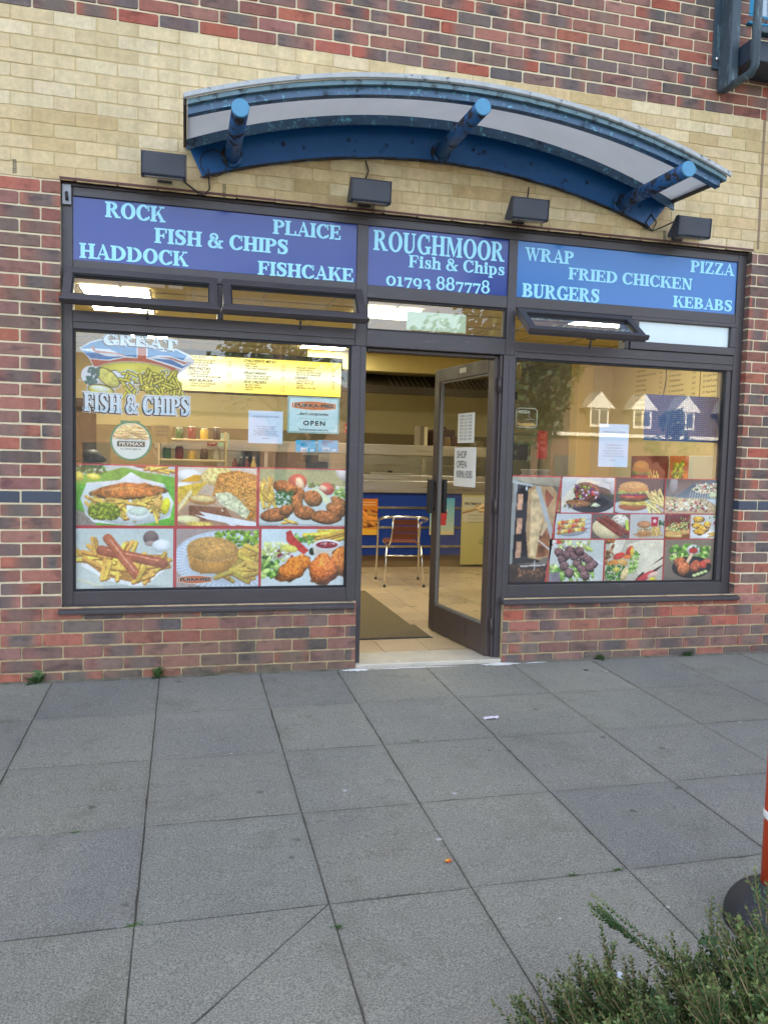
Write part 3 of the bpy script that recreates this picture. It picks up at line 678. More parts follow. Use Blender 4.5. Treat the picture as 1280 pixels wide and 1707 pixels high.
G = {
 'I': (stem(.10), .42), 'H': (stem(.10) + stem(.66) + rect(.3, .46, .68, .54), .98),
 'F': (stem(.10) + rect(.3, .94, .76, 1) + rect(.70, .72, .76, .95) + rect(.3, .47, .60, .54) + rect(.56, .36, .61, .65), .82),
 'E': (stem(.10) + rect(.3, .94, .76, 1) + rect(.70, .74, .76, .95) + rect(.3, .47, .60, .54) + rect(.56, .37, .61, .64) + rect(.3, 0, .80, .06) + rect(.74, .05, .80, .27), .87),
 'L': (stem(.10) + rect(.3, 0, .78, .06) + rect(.72, .05, .78, .30), .82),
 'T': (stem(.33, t=0) + rect(.02, .935, .86, 1) + rect(.02, .72, .08, .95) + rect(.80, .72, .86, .95), .88),
 'P': (stem(.10) + ring(.36, .74, .43, .27, .2, .07, -90, 90) + rect(.29, .93, .37, 1) + rect(.29, .47, .37, .54), .83),
 'R': (stem(.10) + ring(.36, .75, .40, .26, .2, .07, -90, 90) + rect(.29, .93, .37, 1) + rect(.29, .49, .37, .56) + [[(.36, .5), (.58, .54), (.88, .06), (.66, 0)]] + rect(.66, 0, .98, .06), .99),
 'B': (stem(.10) + ring(.38, .755, .36, .245, .2, .07, -90, 90) + ring(.38, .27, .45, .27, .21, .07, -90, 90) + rect(.29, .93, .39, 1) + rect(.29, .47, .39, .54) + rect(.29, 0, .39, .07), .90),
 'D': (stem(.10) + ring(.36, .5, .58, .5, .22, .07, -90, 90) + rect(.29, .93, .37, 1) + rect(.29, 0, .37, .07), 1.01),
 'O': (ring(.50, .5, .46, .52, .22, .07), 1.0), 'Q': (ring(.50, .5, .46, .52, .22, .07), 1.0),
 'C': (ring(.50, .5, .46, .52, .22, .07, 42, 318) + rect(.80, .66, .86, 1.0) + stroke([(.80, .12, .09), (.85, .2, .06), (.88, .28, .04)]), .94),
 'G': (ring(.50, .5, .46, .52, .22, .07, 42, 300) + rect(.80, .66, .86, 1.0) + stem(.68, .03, .40, b=0) , 1.0),
 'U': (stem(.10, .3, 1, b=0) + stroke([(.205, .34, .21), (.22, .15, .19), (.36, .03, .12), (.52, .03, .08), (.68, .14, .08), (.74, .34, .08)]) + rect(.70, .3, .78, 1) + ser(.74, .94, .26), .95),
 'S': (stroke([(.66, .74, .05), (.60, .90, .07), (.42, .975, .08), (.22, .91, .14), (.17, .74, .20), (.32, .58, .22), (.52, .46, .22), (.62, .28, .20), (.54, .10, .14), (.36, .025, .08), (.18, .08, .07), (.11, .26, .05)]) + rect(.64, .68, .69, 1.0) + rect(.08, 0, .13, .34), .78),
 'N': (rect(.14, 0, .22, 1) + ser(.18, 0, .28) + rect(.02, .94, .30, 1) + [[(.10, 1), (.36, 1), (.84, 0), (.62, 0)]] + rect(.76, 0, .84, 1) + ser(.80, .94, .28), .98),
 'M': (rect(.14, 0, .22, 1) + ser(.18, 0, .28) + rect(.02, .94, .30, 1) + [[(.12, 1), (.38, 1), (.66, .12), (.54, 0)]] + [[(.54, 0), (.62, 0), (1.0, 1), (.92, 1)]] + stem(.88), 1.22),
 'K': (stem(.10) + diag(.38, .40, .76, 1, .09) + [[(.42, .58), (.56, .72), (.96, .0), (.70, .0)]] + ser(.82, 0, .34) + ser(.76, .94, .3), 1.0),
 'A': (diag(.16, 0, .48, 1, .085) + [[(.64, 0), (.88, 0), (.56, 1.02), (.42, 1.02)]] + rect(.26, .30, .66, .37) + ser(.15, 0, .28) + ser(.78, 0, .36), .95),
 'W': ([[(.10, 1), (.34, 1), (.52, 0), (.40, 0)]] + diag(.46, 0, .66, 1, .08) + [[(.54, 1), (.78, 1), (.96, 0), (.84, 0)]] + diag(.90, 0, 1.16, 1, .08) + ser(.20, .94, .34) + ser(.66, .94, .3) + ser(1.17, .94, .26), 1.32),
 'Z': (rect(.08, .94, .76, 1) + rect(.06, 0, .80, .06) + [[(.06, .05), (.32, .05), (.76, .95), (.50, .95)]] + rect(.08, .74, .14, .95) + rect(.74, .05, .80, .28), .86),
 '&': (ring(.42, .76, .26, .25, .10, .07) + [[(.24, .68), (.42, .80), (.94, .06), (.68, .0)]] + ring(.38, .27, .34, .29, .18, .07, 90, 330) + stroke([(.56, .05, .07), (.72, .16, .07), (.82, .36, .06), (.86, .50, .05)]) + ser(.88, .46, .26) + ser(.86, 0, .24), 1.05),
 'i': (stem(.10, 0, .68, w=.19, t=0) + rect(.02, .62, .2, .68) + ring(.195, .86, .12, .12, .119, .119), .39),
 's': (stroke([(.50, .50, .04), (.46, .62, .05), (.32, .665, .07), (.19, .60, .12), (.19, .46, .16), (.34, .36, .17), (.48, .24, .16), (.46, .09, .12), (.32, .025, .06), (.16, .07, .06), (.10, .20, .04)]) + rect(.485, .45, .53, .69) + rect(.08, 0, .125, .24), .60),
 'h': (stem(.10, 0, 1, w=.18, t=0) + rect(.02, .94, .2, 1) + stroke([(.26, .50, .07), (.36, .62, .10), (.50, .63, .13), (.595, .52, .18), (.60, .36, .18)]) + stem(.51, 0, .38, w=.18, t=0, so=.06), .78),
 'p': (stem(.10, -.30, .66, w=.18, t=0) + rect(.02, .62, .2, .68) + ring(.36, .33, .34, .36, .18, .07, -115, 115), .76),
 '0': (ring(.38, .35, .35, .37, .16, .07), .76), '1': (stem(.2, 0, .70, w=.17, t=0, so=.12) + rect(.08, .62, .22, .68), .56),
 '7': (rect(.06, .55, .62, .68) + [[(.12, -.30), (.32, -.30), (.62, .60), (.52, .60)]] + rect(.06, .46, .11, .64), .66),
 '9': (ring(.36, .40, .32, .30, .16, .06) + stroke([(.60, .40, .16), (.58, .1, .15), (.44, -.14, .10), (.22, -.26, .06)]), .74),
 '3': (stroke([(.12, .50, .09), (.24, .63, .08), (.42, .62, .12), (.48, .46, .15), (.38, .30, .08), (.26, .26, .05)]) + stroke([(.26, .28, .05), (.44, .22, .12), (.54, .02, .17), (.46, -.20, .13), (.26, -.29, .07), (.10, -.20, .09)]), .66),
 '8': (ring(.36, .73, .27, .26, .12, .06) + ring(.36, .27, .33, .29, .15, .07), .74), ' ': ([], .34),
 '-': (rect(.05, .3, .35, .4), .4), "'": (rect(.05, .7, .15, 1), .2)}
def word_width(s, track=.02): return sum(G[c][1] + track for c in s) - track
def serif(mb, s, x, z, h, y, w=None, track=.02, flip=1, fn=None, grow=0.):
    k = h; sx = h if w is None else w / word_width(s, track); cx = x; n = 0
    for c in s:
        for q in G[c][0]:
            n += 1; yy = y - .00012 * (n % 7)
            pts = []
            mx = sum(p[0] for p in q) / len(q); mz = sum(p[1] for p in q) / len(q)
            for p in q:
                gx = p[0] + (grow if p[0] > mx else -grow) * (h / sx); gzv = p[1] + (grow if p[1] > mz else -grow)
                P = (cx + gx * sx, z + gzv * k)
                if fn: P = fn(P)
                pts.append((P[0], yy, P[1]))
            a = sum((pts[i][0] * pts[(i + 1) % len(pts)][2] - pts[(i + 1) % len(pts)][0] * pts[i][2]) for i in range(len(pts)))
            mb.poly(pts if a > 0 else pts[::-1])
        cx += (G[c][1] + track) * sx
    return cx
def txt(mb, s, x, z, size, y, w=None, shear=0., bold=0., align='LEFT', fn=None, space=1.0, spline=1.0):
    cu = bpy.data.curves.new('t', 'FONT'); cu.body = s; cu.size = size; cu.shear = shear; cu.offset = bold; cu.space_character = space; cu.space_line = spline
    cu.resolution_u = 3; cu.align_x = align
    ob = bpy.data.objects.new('t', cu); COL.objects.link(ob); bpy.context.view_layer.update()
    me = bpy.data.meshes.new_from_object(ob.evaluated_get(bpy.context.evaluated_depsgraph_get()))
    vs = [v.co.copy() for v in me.vertices]
    if vs:
        sx = 1.0
        if w: x0 = min(v.x for v in vs); x1 = max(v.x for v in vs); sx = w / max(x1 - x0, 1e-6)
        i = len(mb.v)
        for v in vs:
            P = (x + v.x * sx, y, z + v.y)
            if fn: P = fn(P)
            mb.vert(P)
        for p in me.polygons: mb.face([i + k for k in p.vertices])
    bpy.data.objects.remove(ob); bpy.data.curves.remove(cu); bpy.data.meshes.remove(me)

# ---------------------------------------------------------------- fascia signs
lett = flat('cyan_vinyl', rgb(164, 228, 250), .45)
panL = surf('royal_blue_panel', rgb(22, 54, 136), .12, var=.03, vs=2, spec=.5, coat=.0)
panR = surf('sky_blue_panel', rgb(60, 118, 184), .14, var=.02, vs=2, spec=.4, coat=.0)
SY = FY + .012
def sign(bay, z0, z1, mat, lab, words):
    x0, x1 = SX[bay]; t = thing('fascia_sign', lab, 'sign', ((x0 + x1) / 2, SY, z0))
    MB().box(x0 + .001, SY, z0, x1 - .001, SY + .05, z1).build('panel', mat, t)
    for s, (ax, ay), (bx, by) in words:          # baseline pixels of the first and the last letter, cap height from the pair below
        pass
    return t
def put(t, s, px0, pyb, px1, pyt, w_only=True, grow=0.):
    a = wy(px0, pyb, SY - .002); b = wy(px1, pyb, SY - .002); top = wy(px0, pyt, SY - .002)
    mb = MB(); serif(mb, s, a.x, a.z, top.z - a.z, SY - .0015, w=b.x - a.x, grow=grow); o = mb.build('lettering', lett, t); return o
t = sign('L', 2.432, 2.785, panL, 'blue fascia sign reading ROCK, PLAICE, FISH & CHIPS, HADDOCK, FISHCAKE', [])
put(t, 'ROCK', 176, 361, 276, 336, grow=.026); put(t, 'PLAICE', 455, 389, 569, 366, grow=.026); put(t, 'FISH & CHIPS', 258, 404, 481, 380, grow=.026)
put(t, 'HADDOCK', 133, 429, 314, 405, grow=.026); put(t, 'FISHCAKE', 430, 457, 590, 435, grow=.026)
t = sign('Mi', 2.424, 2.785, panL, 'blue fascia sign over the door reading ROUGHMOOR Fish & Chips 01793 887778', [])
put(t, 'ROUGHMOOR', 622, 416, 841, 383, grow=.012); put(t, 'Fish & Chips', 681, 445, 841, 425, grow=.018); put(t, '01793 887778', 643, 475, 817, 453, grow=.018)
t = sign('Rr', 2.424, 2.785, panR, 'lighter blue fascia sign reading WRAP, PIZZA, FRIED CHICKEN, BURGERS, KEBABS', [])
put(t, 'WRAP', 874, 433, 956, 412, grow=.026); put(t, 'PIZZA', 1150, 453, 1223, 434, grow=.026); put(t, 'FRIED CHICKEN', 947, 465, 1154, 446, grow=.026)
put(t, 'BURGERS', 870, 494, 999, 472, grow=.026); put(t, 'KEBABS', 1121, 511, 1220, 493, grow=.026)
# ---------------------------------------------------------------- floodlights over the signs
flm = surf('floodlight_coating', rgb(58, 62, 72), .5, var=.1, vs=10, bump=.0006, bs=160)
def flood(px, py, lab, tilt=0., cable=None):
    P = wy(px, py, -.15); w = .232
    t = thing('floodlight', lab, 'floodlight', (P.x, 0, P.z), 'floodlights over the fascia signs')
    prof = [(-.205, .052), (-.190, .064), (-.165, .064), (-.075, -.035), (-.085, -.050), (-.185, -.066), (-.196, -.058)]
    mb = MB(); mb.prism([(P.x - w / 2, y, P.z + z) for y, z in prof], (w, 0, 0)); mb.build('housing', flm, t, bevel=.005)
    mb = MB()
    for sgn in (-1, 1): mb.prism([(P.x + sgn * (w / 2 + .001), y * 1.0 - .002, P.z + z * 1.03) for y, z in prof], (sgn * .004, 0, 0))
    mb.build('end_cap', flm, t)
    mb = MB(); mb.hexa([(P.x - w / 2 + .015, -.182, P.z - .070), (P.x + w / 2 - .015, -.182, P.z - .070), (P.x + w / 2 - .015, -.09, P.z - .055), (P.x - w / 2 + .015, -.09, P.z - .055), (P.x - w / 2 + .015, -.182, P.z - .066), (P.x + w / 2 - .015, -.182, P.z - .066), (P.x + w / 2 - .015, -.09, P.z - .051), (P.x - w / 2 + .015, -.09, P.z - .051)]); mb.build('glass', M['glass_in'], t)
    mb = MB(); mb.box(P.x - .04, -.012, P.z - .04, P.x + .04, -.003, P.z + .04); mb.tube([(P.x, -.01, P.z), (P.x, -.10, P.z + .005)], .011, 8); mb.build('wall_bracket', M['black'], t)
    if cable:
        mb = MB(); mb.tube([(P.x + a, b, P.z + c) for a, b, c in cable], .0045, 6, caps=False); mb.build('cable', M['black'], t)
    return t
flood(274, 278, 'leftmost floodlight, dark wedge shaped lamp beside the left end of the canopy', cable=[(-.01, -.09, .05), (.0, -.07, .085), (.03, -.05, .08), (.05, -.02, .03), (.09, -.01, -.01), (.16, -.012, -.06), (.22, -.012, -.09), (.25, -.015, -.05), (.24, -.02, .06)])
flood(616, 321, 'dark floodlight above the gap between the left and middle signs', cable=[(0, -.09, .05), (-.03, -.06, .10), (.0, -.03, .12), (.02, -.02, .17), (.0, -.02, .23)])
flood(879, 351, 'dark floodlight above the left end of the right hand sign', cable=[(.0, -.09, .05), (-.05, -.07, .09), (-.02, -.05, .11), (.03, -.04, .08), (.05, -.03, .12), (.06, -.02, .19)])
flood(1150, 381, 'rightmost floodlight, dark lamp hanging beside the right tip of the canopy', cable=[(-.09, -.09, .05), (-.15, -.05, .02), (-.20, -.02, .0), (-.25, -.02, .05), (-.21, -.02, .11), (-.17, -.02, .06), (-.20, -.02, .0), (-.27, -.02, .02)])

# ---------------------------------------------------------------- canopy
def paint(name, col, rust, lo, hi, sc, light=None):
    m, nt, N, L = new_mat(name); out = N.new('ShaderNodeOutputMaterial'); p = N.new('ShaderNodeBsdfPrincipled'); L.new(p.outputs[0], out.inputs[0])
    c = mix(nt, col, ramp(nt, noise(nt, 5, 5), .3, .7, (.86, .86, .88, 1), (1.12, 1.1, 1.08, 1)), 1.0, 'MULTIPLY')
    f = ramp(nt, noise(nt, sc, 9, .72), lo, hi); c2 = mix(nt, rust, (.01, .01, .012), ramp(nt, noise(nt, 60, 5), .4, .6))
    if light: c = mix(nt, c, light, ramp(nt, noise(nt, 26, 8, .7), .56, .64))
    c = mix(nt, c, c2, f); L.new(c, p.inputs['Base Color'])
    L.new(ramp(nt, f, 0, 1, (.38,) * 3 + (1,), (.85,) * 3 + (1,)), p.inputs['Roughness'])
    b = N.new('ShaderNodeBump'); b.inputs['Distance'].default_value = .0012; b.invert = True; L.new(f, b.inputs['Height']); L.new(b.outputs[0], p.inputs['Normal']); return m
blue = paint('blue_paint', rgb(28, 96, 160), rgb(52, 40, 36), .60, .68, 10)
blue_edge = paint('weathered_blue_paint', rgb(62, 96, 126), rgb(50, 46, 48), .56, .68, 14, light=rgb(110, 186, 206))
blue_tube = paint('chipped_blue_tube', rgb(34, 92, 146), rgb(60, 50, 48), .49, .56, 13)
blue_cap = surf('bright_blue_cap', rgb(84, 146, 182), .6, var=.12, vs=20, col2=rgb(70, 84, 96), c2=(.66, .72), c2s=30)
cx0, zc0 = 2.31, 0.0
can = thing('canopy', 'arched entrance canopy with blue steel beams and translucent sheet above the signs', 'canopy', (cx0, 0, 3.0))
def zlow(x): return -1.131 + math.sqrt(4.319 ** 2 - (x - 2.304) ** 2)
def ztop(x): return -.700 + math.sqrt(4.105 ** 2 - (x - 2.312) ** 2)           # crown of the wall beam
def zfr(x): return -1.197 + math.sqrt(4.492 ** 2 - (x - 2.285) ** 2)          # lower edge of the front beam
NX = 48
def strip(name, x0, x1, prof, mat, n=NX, bevel=0, ang_ends=None, smooth=True):
    # prof(x) -> closed (y, z) loop, swept along x
    mb = MB(); rings = []
    for k in range(n + 1):
        x = x0 + (x1 - x0) * k / n; rings.append([mb.vert((x, y, z)) for y, z in prof(x)])
    m_ = len(rings[0])
    for a, b in zip(rings, rings[1:]):
        for j in range(m_): mb.face((a[j], a[(j + 1) % m_], b[(j + 1) % m_], b[j]))
    mb.face(rings[0][::-1]); mb.face(rings[-1]); return mb.build(name, mat, can, bevel=bevel)
XA, XB = .795, 3.885
def web(x):
    lo = zlow(x); hi = ztop(x)
    if x < .87: lo = lo + (hi - lo) * (1 - max(0, (x - .795) / .075)) * .93
    if x > 3.775: lo = lo + (hi - lo) * min(1, (x - 3.775) / .11) * .93
    return [(-.004, lo), (-.004, hi - .002), (-.016, hi - .002), (-.016, lo)]
strip('wall_beam', XA, XB, web, blue, n=80)
strip('wall_beam_flange', XA - .015, XB + .015, lambda x: [(-.003, ztop(x)), (-.003, ztop(x) + .010), (-.098, ztop(x) + .004), (-.098, ztop(x) - .052), (-.088, ztop(x) - .052), (-.088, ztop(x) - .006)], blue_edge)
strip('wall_beam_lip', .875, 3.772, lambda x: [(-.004, zlow(x) - .004), (-.004, zlow(x) + .006), (-.026, zlow(x) + .006), (-.026, zlow(x) - .004)], paint('rusting_blue_edge', rgb(34, 84, 136), rgb(58, 40, 34), .42, .54, 8))
YF = -.62
strip('front_beam', XA - .01, XB - .03, lambda x: [(YF, zfr(x)), (YF, zfr(x) + .062), (YF + .045, zfr(x) + .066), (YF + .045, zfr(x) + .058), (YF + .01, zfr(x) + .054), (YF + .01, zfr(x) + .010), (YF + .045, zfr(x) + .008), (YF + .045, zfr(x))], blue_edge)
strip('front_flashing', XA - .03, XB + .012, lambda x: [(YF - .035, zfr(x) + .064), (YF - .045, zfr(x) + .070), (YF - .045, zfr(x) + .092), (YF + .03, zfr(x) + .100), (YF + .03, zfr(x) + .092), (YF - .037, zfr(x) + .086)], surf('grey_flashing', rgb(176, 180, 180), .5, metal=.0, var=.2, vs=12, col2=rgb(70, 84, 92), c2=(.56, .66), c2s=18))
strip('front_gutter', XA - .012, XB - .005, lambda x: [(YF - .026, zfr(x) + .040), (YF - .026, zfr(x) + .066), (YF - .001, zfr(x) + .066), (YF - .001, zfr(x) + .040)], surf('pale_teal_trim', rgb(104, 134, 144), .5, var=.25, vs=14, col2=rgb(48, 58, 66), c2=(.5, .62), c2s=16))
# translucent multiwall sheet
m, nt, N, L = new_mat('translucent_sheet'); out = N.new('ShaderNodeOutputMaterial'); a = N.new('ShaderNodeBsdfDiffuse'); b = N.new('ShaderNodeBsdfTranslucent'); ms = N.new('ShaderNodeMixShader')
wv = N.new('ShaderNodeTexWave'); wv.bands_direction = 'Y'; wv.inputs['Scale'].default_value = 28; tc = N.new('ShaderNodeTexCoord'); L.new(tc.outputs['Object'], wv.inputs[0])
dirt = ramp(nt, noise(nt, 3, 6, .7), .3, .8, (.93, .93, .93, 1), (.84, .84, .82, 1)); c = mix(nt, dirt, ramp(nt, wv.outputs[0], 0, 1, (.94, .94, .94, 1), (1.03, 1.03, 1.03, 1)), 1.0, 'MULTIPLY')
L.new(c, a.inputs[0]); L.new(c, b.inputs[0]); ms.inputs[0].default_value = .55; L.new(a.outputs[0], ms.inputs[1]); L.new(b.outputs[0], ms.inputs[2]); L.new(ms.outputs[0], out.inputs[0])
def zs(x, y): t = (y + .002) / (YF + .045); return (ztop(x) + .013) * (1 - t) + (zfr(x) + .070) * t
strip('roof_sheet', XA - .012, XB + .006, lambda x: [(-.002, zs(x, -.002)), (-.002, zs(x, -.002) + .012), (YF + .0455, zs(x, YF + .0455) + .012), (YF + .0455, zs(x, YF + .0455))], m)
for xx in (XA - .02, XB + .008):
    mb = MB(); x = xx; mb.hexa([(x - .012, -.004, ztop(x) - .003), (x + .006, -.004, ztop(x) - .003), (x + .006, YF + .02, zfr(x) + .055), (x - .012, YF + .02, zfr(x) + .055), (x - .012, -.004, ztop(x) + .035), (x + .006, -.004, ztop(x) + .035), (x + .006, YF + .02, zfr(x) + .108), (x - .012, YF + .02, zfr(x) + .108)]); mb.build('end_trim', surf('brown_stained_trim', rgb(82, 70, 62), .7, var=.3, vs=14), can)
for x, z in ((1.036, 3.062), (2.300, 3.232), (3.555, 3.052)):
    mb = MB(); mb.tube([(x, -.018, z + .012), (x, -.35, z), (x, -.735, z - .012)], .043, 28); tb = mb.build('support_tube', blue_tube, can)
    mb = MB(); mb.lathe([(.043, .0), (.0445, -.002), (.0445, -.010), (.040, -.013)], (x, -.7345, z - .012), 28, 'y'); mb.build('end_disc', blue_cap, tb)
    mb = MB(); mb.lathe([(.062, -.003), (.062, -.012), (.046, -.016)], (x, -.017, z + .012), 24, 'y'); mb.build('collar', blue_tube, tb)
for k in range(7):
    x = 1.33 + k * .395
    if abs(x - 2.3) < .08: x += .1
    mb = MB(); mb.lathe([(.012, 0), (.012, -.006), (.007, -.009)], (x, -.0165, zlow(x) + .105), 8, 'y'); mb.build('bolt', blue_tube, can)
# thin cable clipped along the lower edge of the wall beam
mb = MB(); mb.tube([(x, -.028, zlow(x) - .003 - .004 * math.sin(k * 1.7)) for k, x in enumerate([.86 + .0605 * j for j in range(49)])], .004, 6, caps=False); mb.build('clipped_cable', M['black'], can)
mb = MB(); mb.tube([(.93 + .075 * math.cos(a * .33), -.03 - .004 * a / 6, 3.02 + .075 * math.sin(a * .33)) for a in range(24)], .003, 6, caps=False); mb.build('spare_cable_loop', M['black'], can)

# ---------------------------------------------------------------- balcony and upper window at the top right
bm = surf('weathered_grey_green_paint', rgb(62, 78, 88), .5, var=.3, vs=10, col2=rgb(112, 136, 142), c2=(.55, .66), c2s=16, stretch=(1.4, 1.4, .3))
bal = thing('balcony', 'dark painted steel balcony post and rails at the top right corner', 'balcony', (4.5, 0, 3.9))
MB().box(4.195, -.014, 4.02, 4.265, -.004, 5.5).build('wall_plate', bm, bal, bevel=.002)
MB().box(4.235, -.14, 3.862, 4.305, -.014, 5.5).build('post', bm, bal, bevel=.01)
MB().lathe([(.013, 0), (.013, -.008), (.006, -.012)], (4.225, -.0145, 4.085), 10, 'y').build('bolt', M['alu'], bal)
mb = MB(); mb.tube([(4.27, -.10, 3.872), (4.27, -.30, 3.868), (4.275, -.335, 3.90), (4.275, -.335, 5.5)], .026, 14); mb.build('outer_rail', bm, bal)
MB().box(4.31, -.30, 4.135, 7.5, -.24, 4.175).build('ledge', bm, bal, bevel=.006)
MB().box(4.31, -.24, 3.99, 7.5, -.004, 4.12).build('deck_edge', surf('dark_steel_beam', rgb(44, 56, 70), .5, var=.2, vs=6), bal, bevel=.006)
for k in range(9): 
    MB().box(4.60 + k * .115, -.28, 4.175, 4.618 + k * .115, -.262, 5.4).build('baluster', bm, bal)
blw = flat('bright_blue_frame', rgb(40, 138, 178), .4)
win = thing('upper_window', 'bright blue framed upper window with a pale net blind behind the balcony', 'window', (5.1, .05, 4.37))
MB().box(4.473, .02, 4.362, 5.747, .12, 4.44).box(4.473, .02, 4.44, 4.52, .12, 5.5).box(5.70, .02, 4.44, 5.747, .12, 5.5).box(5.08, .02, 4.44, 5.13, .12, 5.5).build('frame', blw, win, bevel=.004)
MB().box(4.45, -.03, 4.345, 5.77, .05, 4.3615).build('sill', blw, win, bevel=.004)
pane('pane', 4.52, 5.70, 4.44, 5.5, y=.07, par=win)
mb = MB()
for k in range(60): mb.box(4.53 + k * .0196, .14 + .006 * (k % 2), 4.4, 4.53 + k * .0196 + .017, .15 + .006 * (k % 2), 5.5)
mb.build('blind', flat('pale_blind', rgb(196, 210, 222)), win)
MB().box(4.0, .29, 3.7, 6.2, .31, 5.55).build('room_backing', M['black'], win)

# ---------------------------------------------------------------- painted pictures (printed films behind the glass)
class Pic:
    def __init__(s, asp, res, bg, seed=1):
        s.asp = asp; s.h = res; s.w = int(res * asp); s.r = np.random.default_rng(seed); s.rr = random.Random(seed)
        y, x = np.mgrid[0:s.h + 1, 0:s.w + 1]; s.X = x / s.h; s.Y = y / s.h
        s.A = np.zeros((s.h + 1, s.w + 1, 3)) + np.array(bg, float); s.K = np.ones(s.X.shape, bool); s.al = np.zeros(s.X.shape)
    def nz(s, f):
        f = max(2, int(f)); gw = int(f * s.asp) + 3; g = s.r.random((f + 3, gw)); yy = s.Y * f; xx = s.X * f
        iy = yy.astype(int); ix = np.minimum(xx.astype(int), gw - 2); fy = yy - iy; fx = xx - ix; fy = fy * fy * (3 - 2 * fy); fx = fx * fx * (3 - 2 * fx)
        return g[iy, ix] * (1 - fy) * (1 - fx) + g[iy, ix + 1] * (1 - fy) * fx + g[iy + 1, ix] * fy * (1 - fx) + g[iy + 1, ix + 1] * fy * fx
    def put(s, m, col): s.al = np.maximum(s.al, m); s.A = s.A * (1 - m[..., None]) + col * m[..., None]
    def grad(s, c0, c1, vert=True): t = (s.Y if vert else s.X / s.asp)[..., None]; s.A = np.array(c0, float) * (1 - t) + np.array(c1, float) * t
    def ell(s, x, y, rx, ry, a, col, sh=.28, tx=0., tf=40, soft=.09, rough=0., rf=12):
        ca, sa = math.cos(R(a)), math.sin(R(a)); dx = s.X - x; dy = s.Y - y; u = (dx * ca + dy * sa) / rx; v = (-dx * sa + dy * ca) / ry
        d = np.sqrt(u * u + v * v)
        if rough: d = d + rough * (s.nz(rf) - .5)
        m = np.clip((1 - d) / max(soft, .012 / min(rx, ry)), 0, 1)
        dy2 = dy / max(rx, ry); k = 1 + sh * (.35 - dy2 * .8 - d * d * .75)
        if tx: k = k * (1 + tx * (s.nz(tf) - .5) * 2)
        s.put(m, np.array(col, float) * k[..., None])
    def cap(s, x0, y0, x1, y1, r, col, sh=.35, tx=0., tf=40, hl=0., taper=0.):
        dx, dy = x1 - x0, y1 - y0; l2 = dx * dx + dy * dy + 1e-9; t = np.clip(((s.X - x0) * dx + (s.Y - y0) * dy) / l2, 0, 1)
        px = s.X - x0 - t * dx; py = s.Y - y0 - t * dy; d = np.hypot(px, py) / (r * (1 - taper * np.abs(t - .5) * 1.2))
        m = np.clip((1 - d) / max(.15, .010 / r), 0, 1); k = 1 + sh * (.3 - d * d * .6 - (py / r) * .35)
        if tx: k = k * (1 + tx * (s.nz(tf) - .5) * 2)
        c = np.array(col, float) * k[..., None]
        if hl: hh = np.clip(1 - np.abs((py + r * .35) / (r * .22)), 0, 1) * (t > .08) * (t < .92) * hl * (.5 + s.nz(30)); c = c + hh[..., None] * 120
        s.put(m, c)
    def poly(s, pts, col, tx=0., tf=30, gradk=0.):
        ins = np.zeros(s.X.shape, bool); n = len(pts)
        for i in range(n):
            (xa, ya), (xb, yb) = pts[i], pts[(i + 1) % n]
            if ya == yb: continue
            c = ((ya > s.Y) != (yb > s.Y)) & (s.X < (xb - xa) * (s.Y - ya) / (yb - ya) + xa); ins ^= c
        k = np.ones(s.X.shape)
        if tx: k = k * (1 + tx * (s.nz(tf) - .5) * 2)
        if gradk: k = k * (1 + gradk * (.5 - s.Y))
        s.put(ins.astype(float), np.array(col, float) * k[..., None])
    def fries(s, x, y, w, h, n, a0=0, sp=60, l=.22, r=.028, col=(232, 190, 84)):
        for _ in range(n):
            cx = x + s.rr.uniform(-w, w); cy = y + s.rr.uniform(-h, h); a = R(a0 + s.rr.uniform(-sp, sp)); L_ = l * s.rr.uniform(.6, 1.2) / 2
            k = s.rr.uniform(.82, 1.12); c = (min(255, col[0] * k), col[1] * k * s.rr.uniform(.93, 1.06), col[2] * k)
            s.cap(cx - L_ * math.cos(a) + .006, cy - L_ * math.sin(a) + .014, cx + L_ * math.cos(a) + .006, cy + L_ * math.sin(a) + .014, r, (150, 100, 44), sh=0)
            s.cap(cx - L_ * math.cos(a), cy - L_ * math.sin(a), cx + L_ * math.cos(a), cy + L_ * math.sin(a), r, c)
    def leaves(s, x, y, w, h, n, cols, r=.03, sq=.6):
        for _ in range(n):
            c = s.rr.choice(cols); k = s.rr.uniform(.7, 1.15)
            s.ell(x + s.rr.uniform(-w, w), y + s.rr.uniform(-h, h), r * s.rr.uniform(.6, 1.3), r * sq * s.rr.uniform(.6, 1.2), s.rr.uniform(0, 180), tuple(v * k for v in c), sh=.3)
    def crumb(s, x, y, rx, ry, a, col=(196, 112, 44), rough=.35):
        s.ell(x + .01, y + .02, rx * 1.03, ry * 1.03, a, tuple(v * .45 for v in col), sh=0, rough=rough)
        s.ell(x, y, rx, ry, a, col, sh=.55, tx=.28, tf=34, rough=rough, rf=10)
        for _ in range(int(14 * rx / .1)):
            t = s.rr.uniform(0, 6.28); q = s.rr.uniform(0, .8); ca, sa = math.cos(R(a)), math.sin(R(a)); u = rx * q * math.cos(t); v = ry * q * math.sin(t)
            k = s.rr.choice([1.25, .72, 1.12]); s.ell(x + u * ca - v * sa, y + u * sa + v * ca, .014, .010, 0, tuple(min(255, w * k) for w in col), sh=.2)
    def border(s, e=.018, col=(196, 66, 72)):
        m = (s.X < e) | (s.X > s.asp - e) | (s.Y < e) | (s.Y > 1 - e); s.A[m] = col
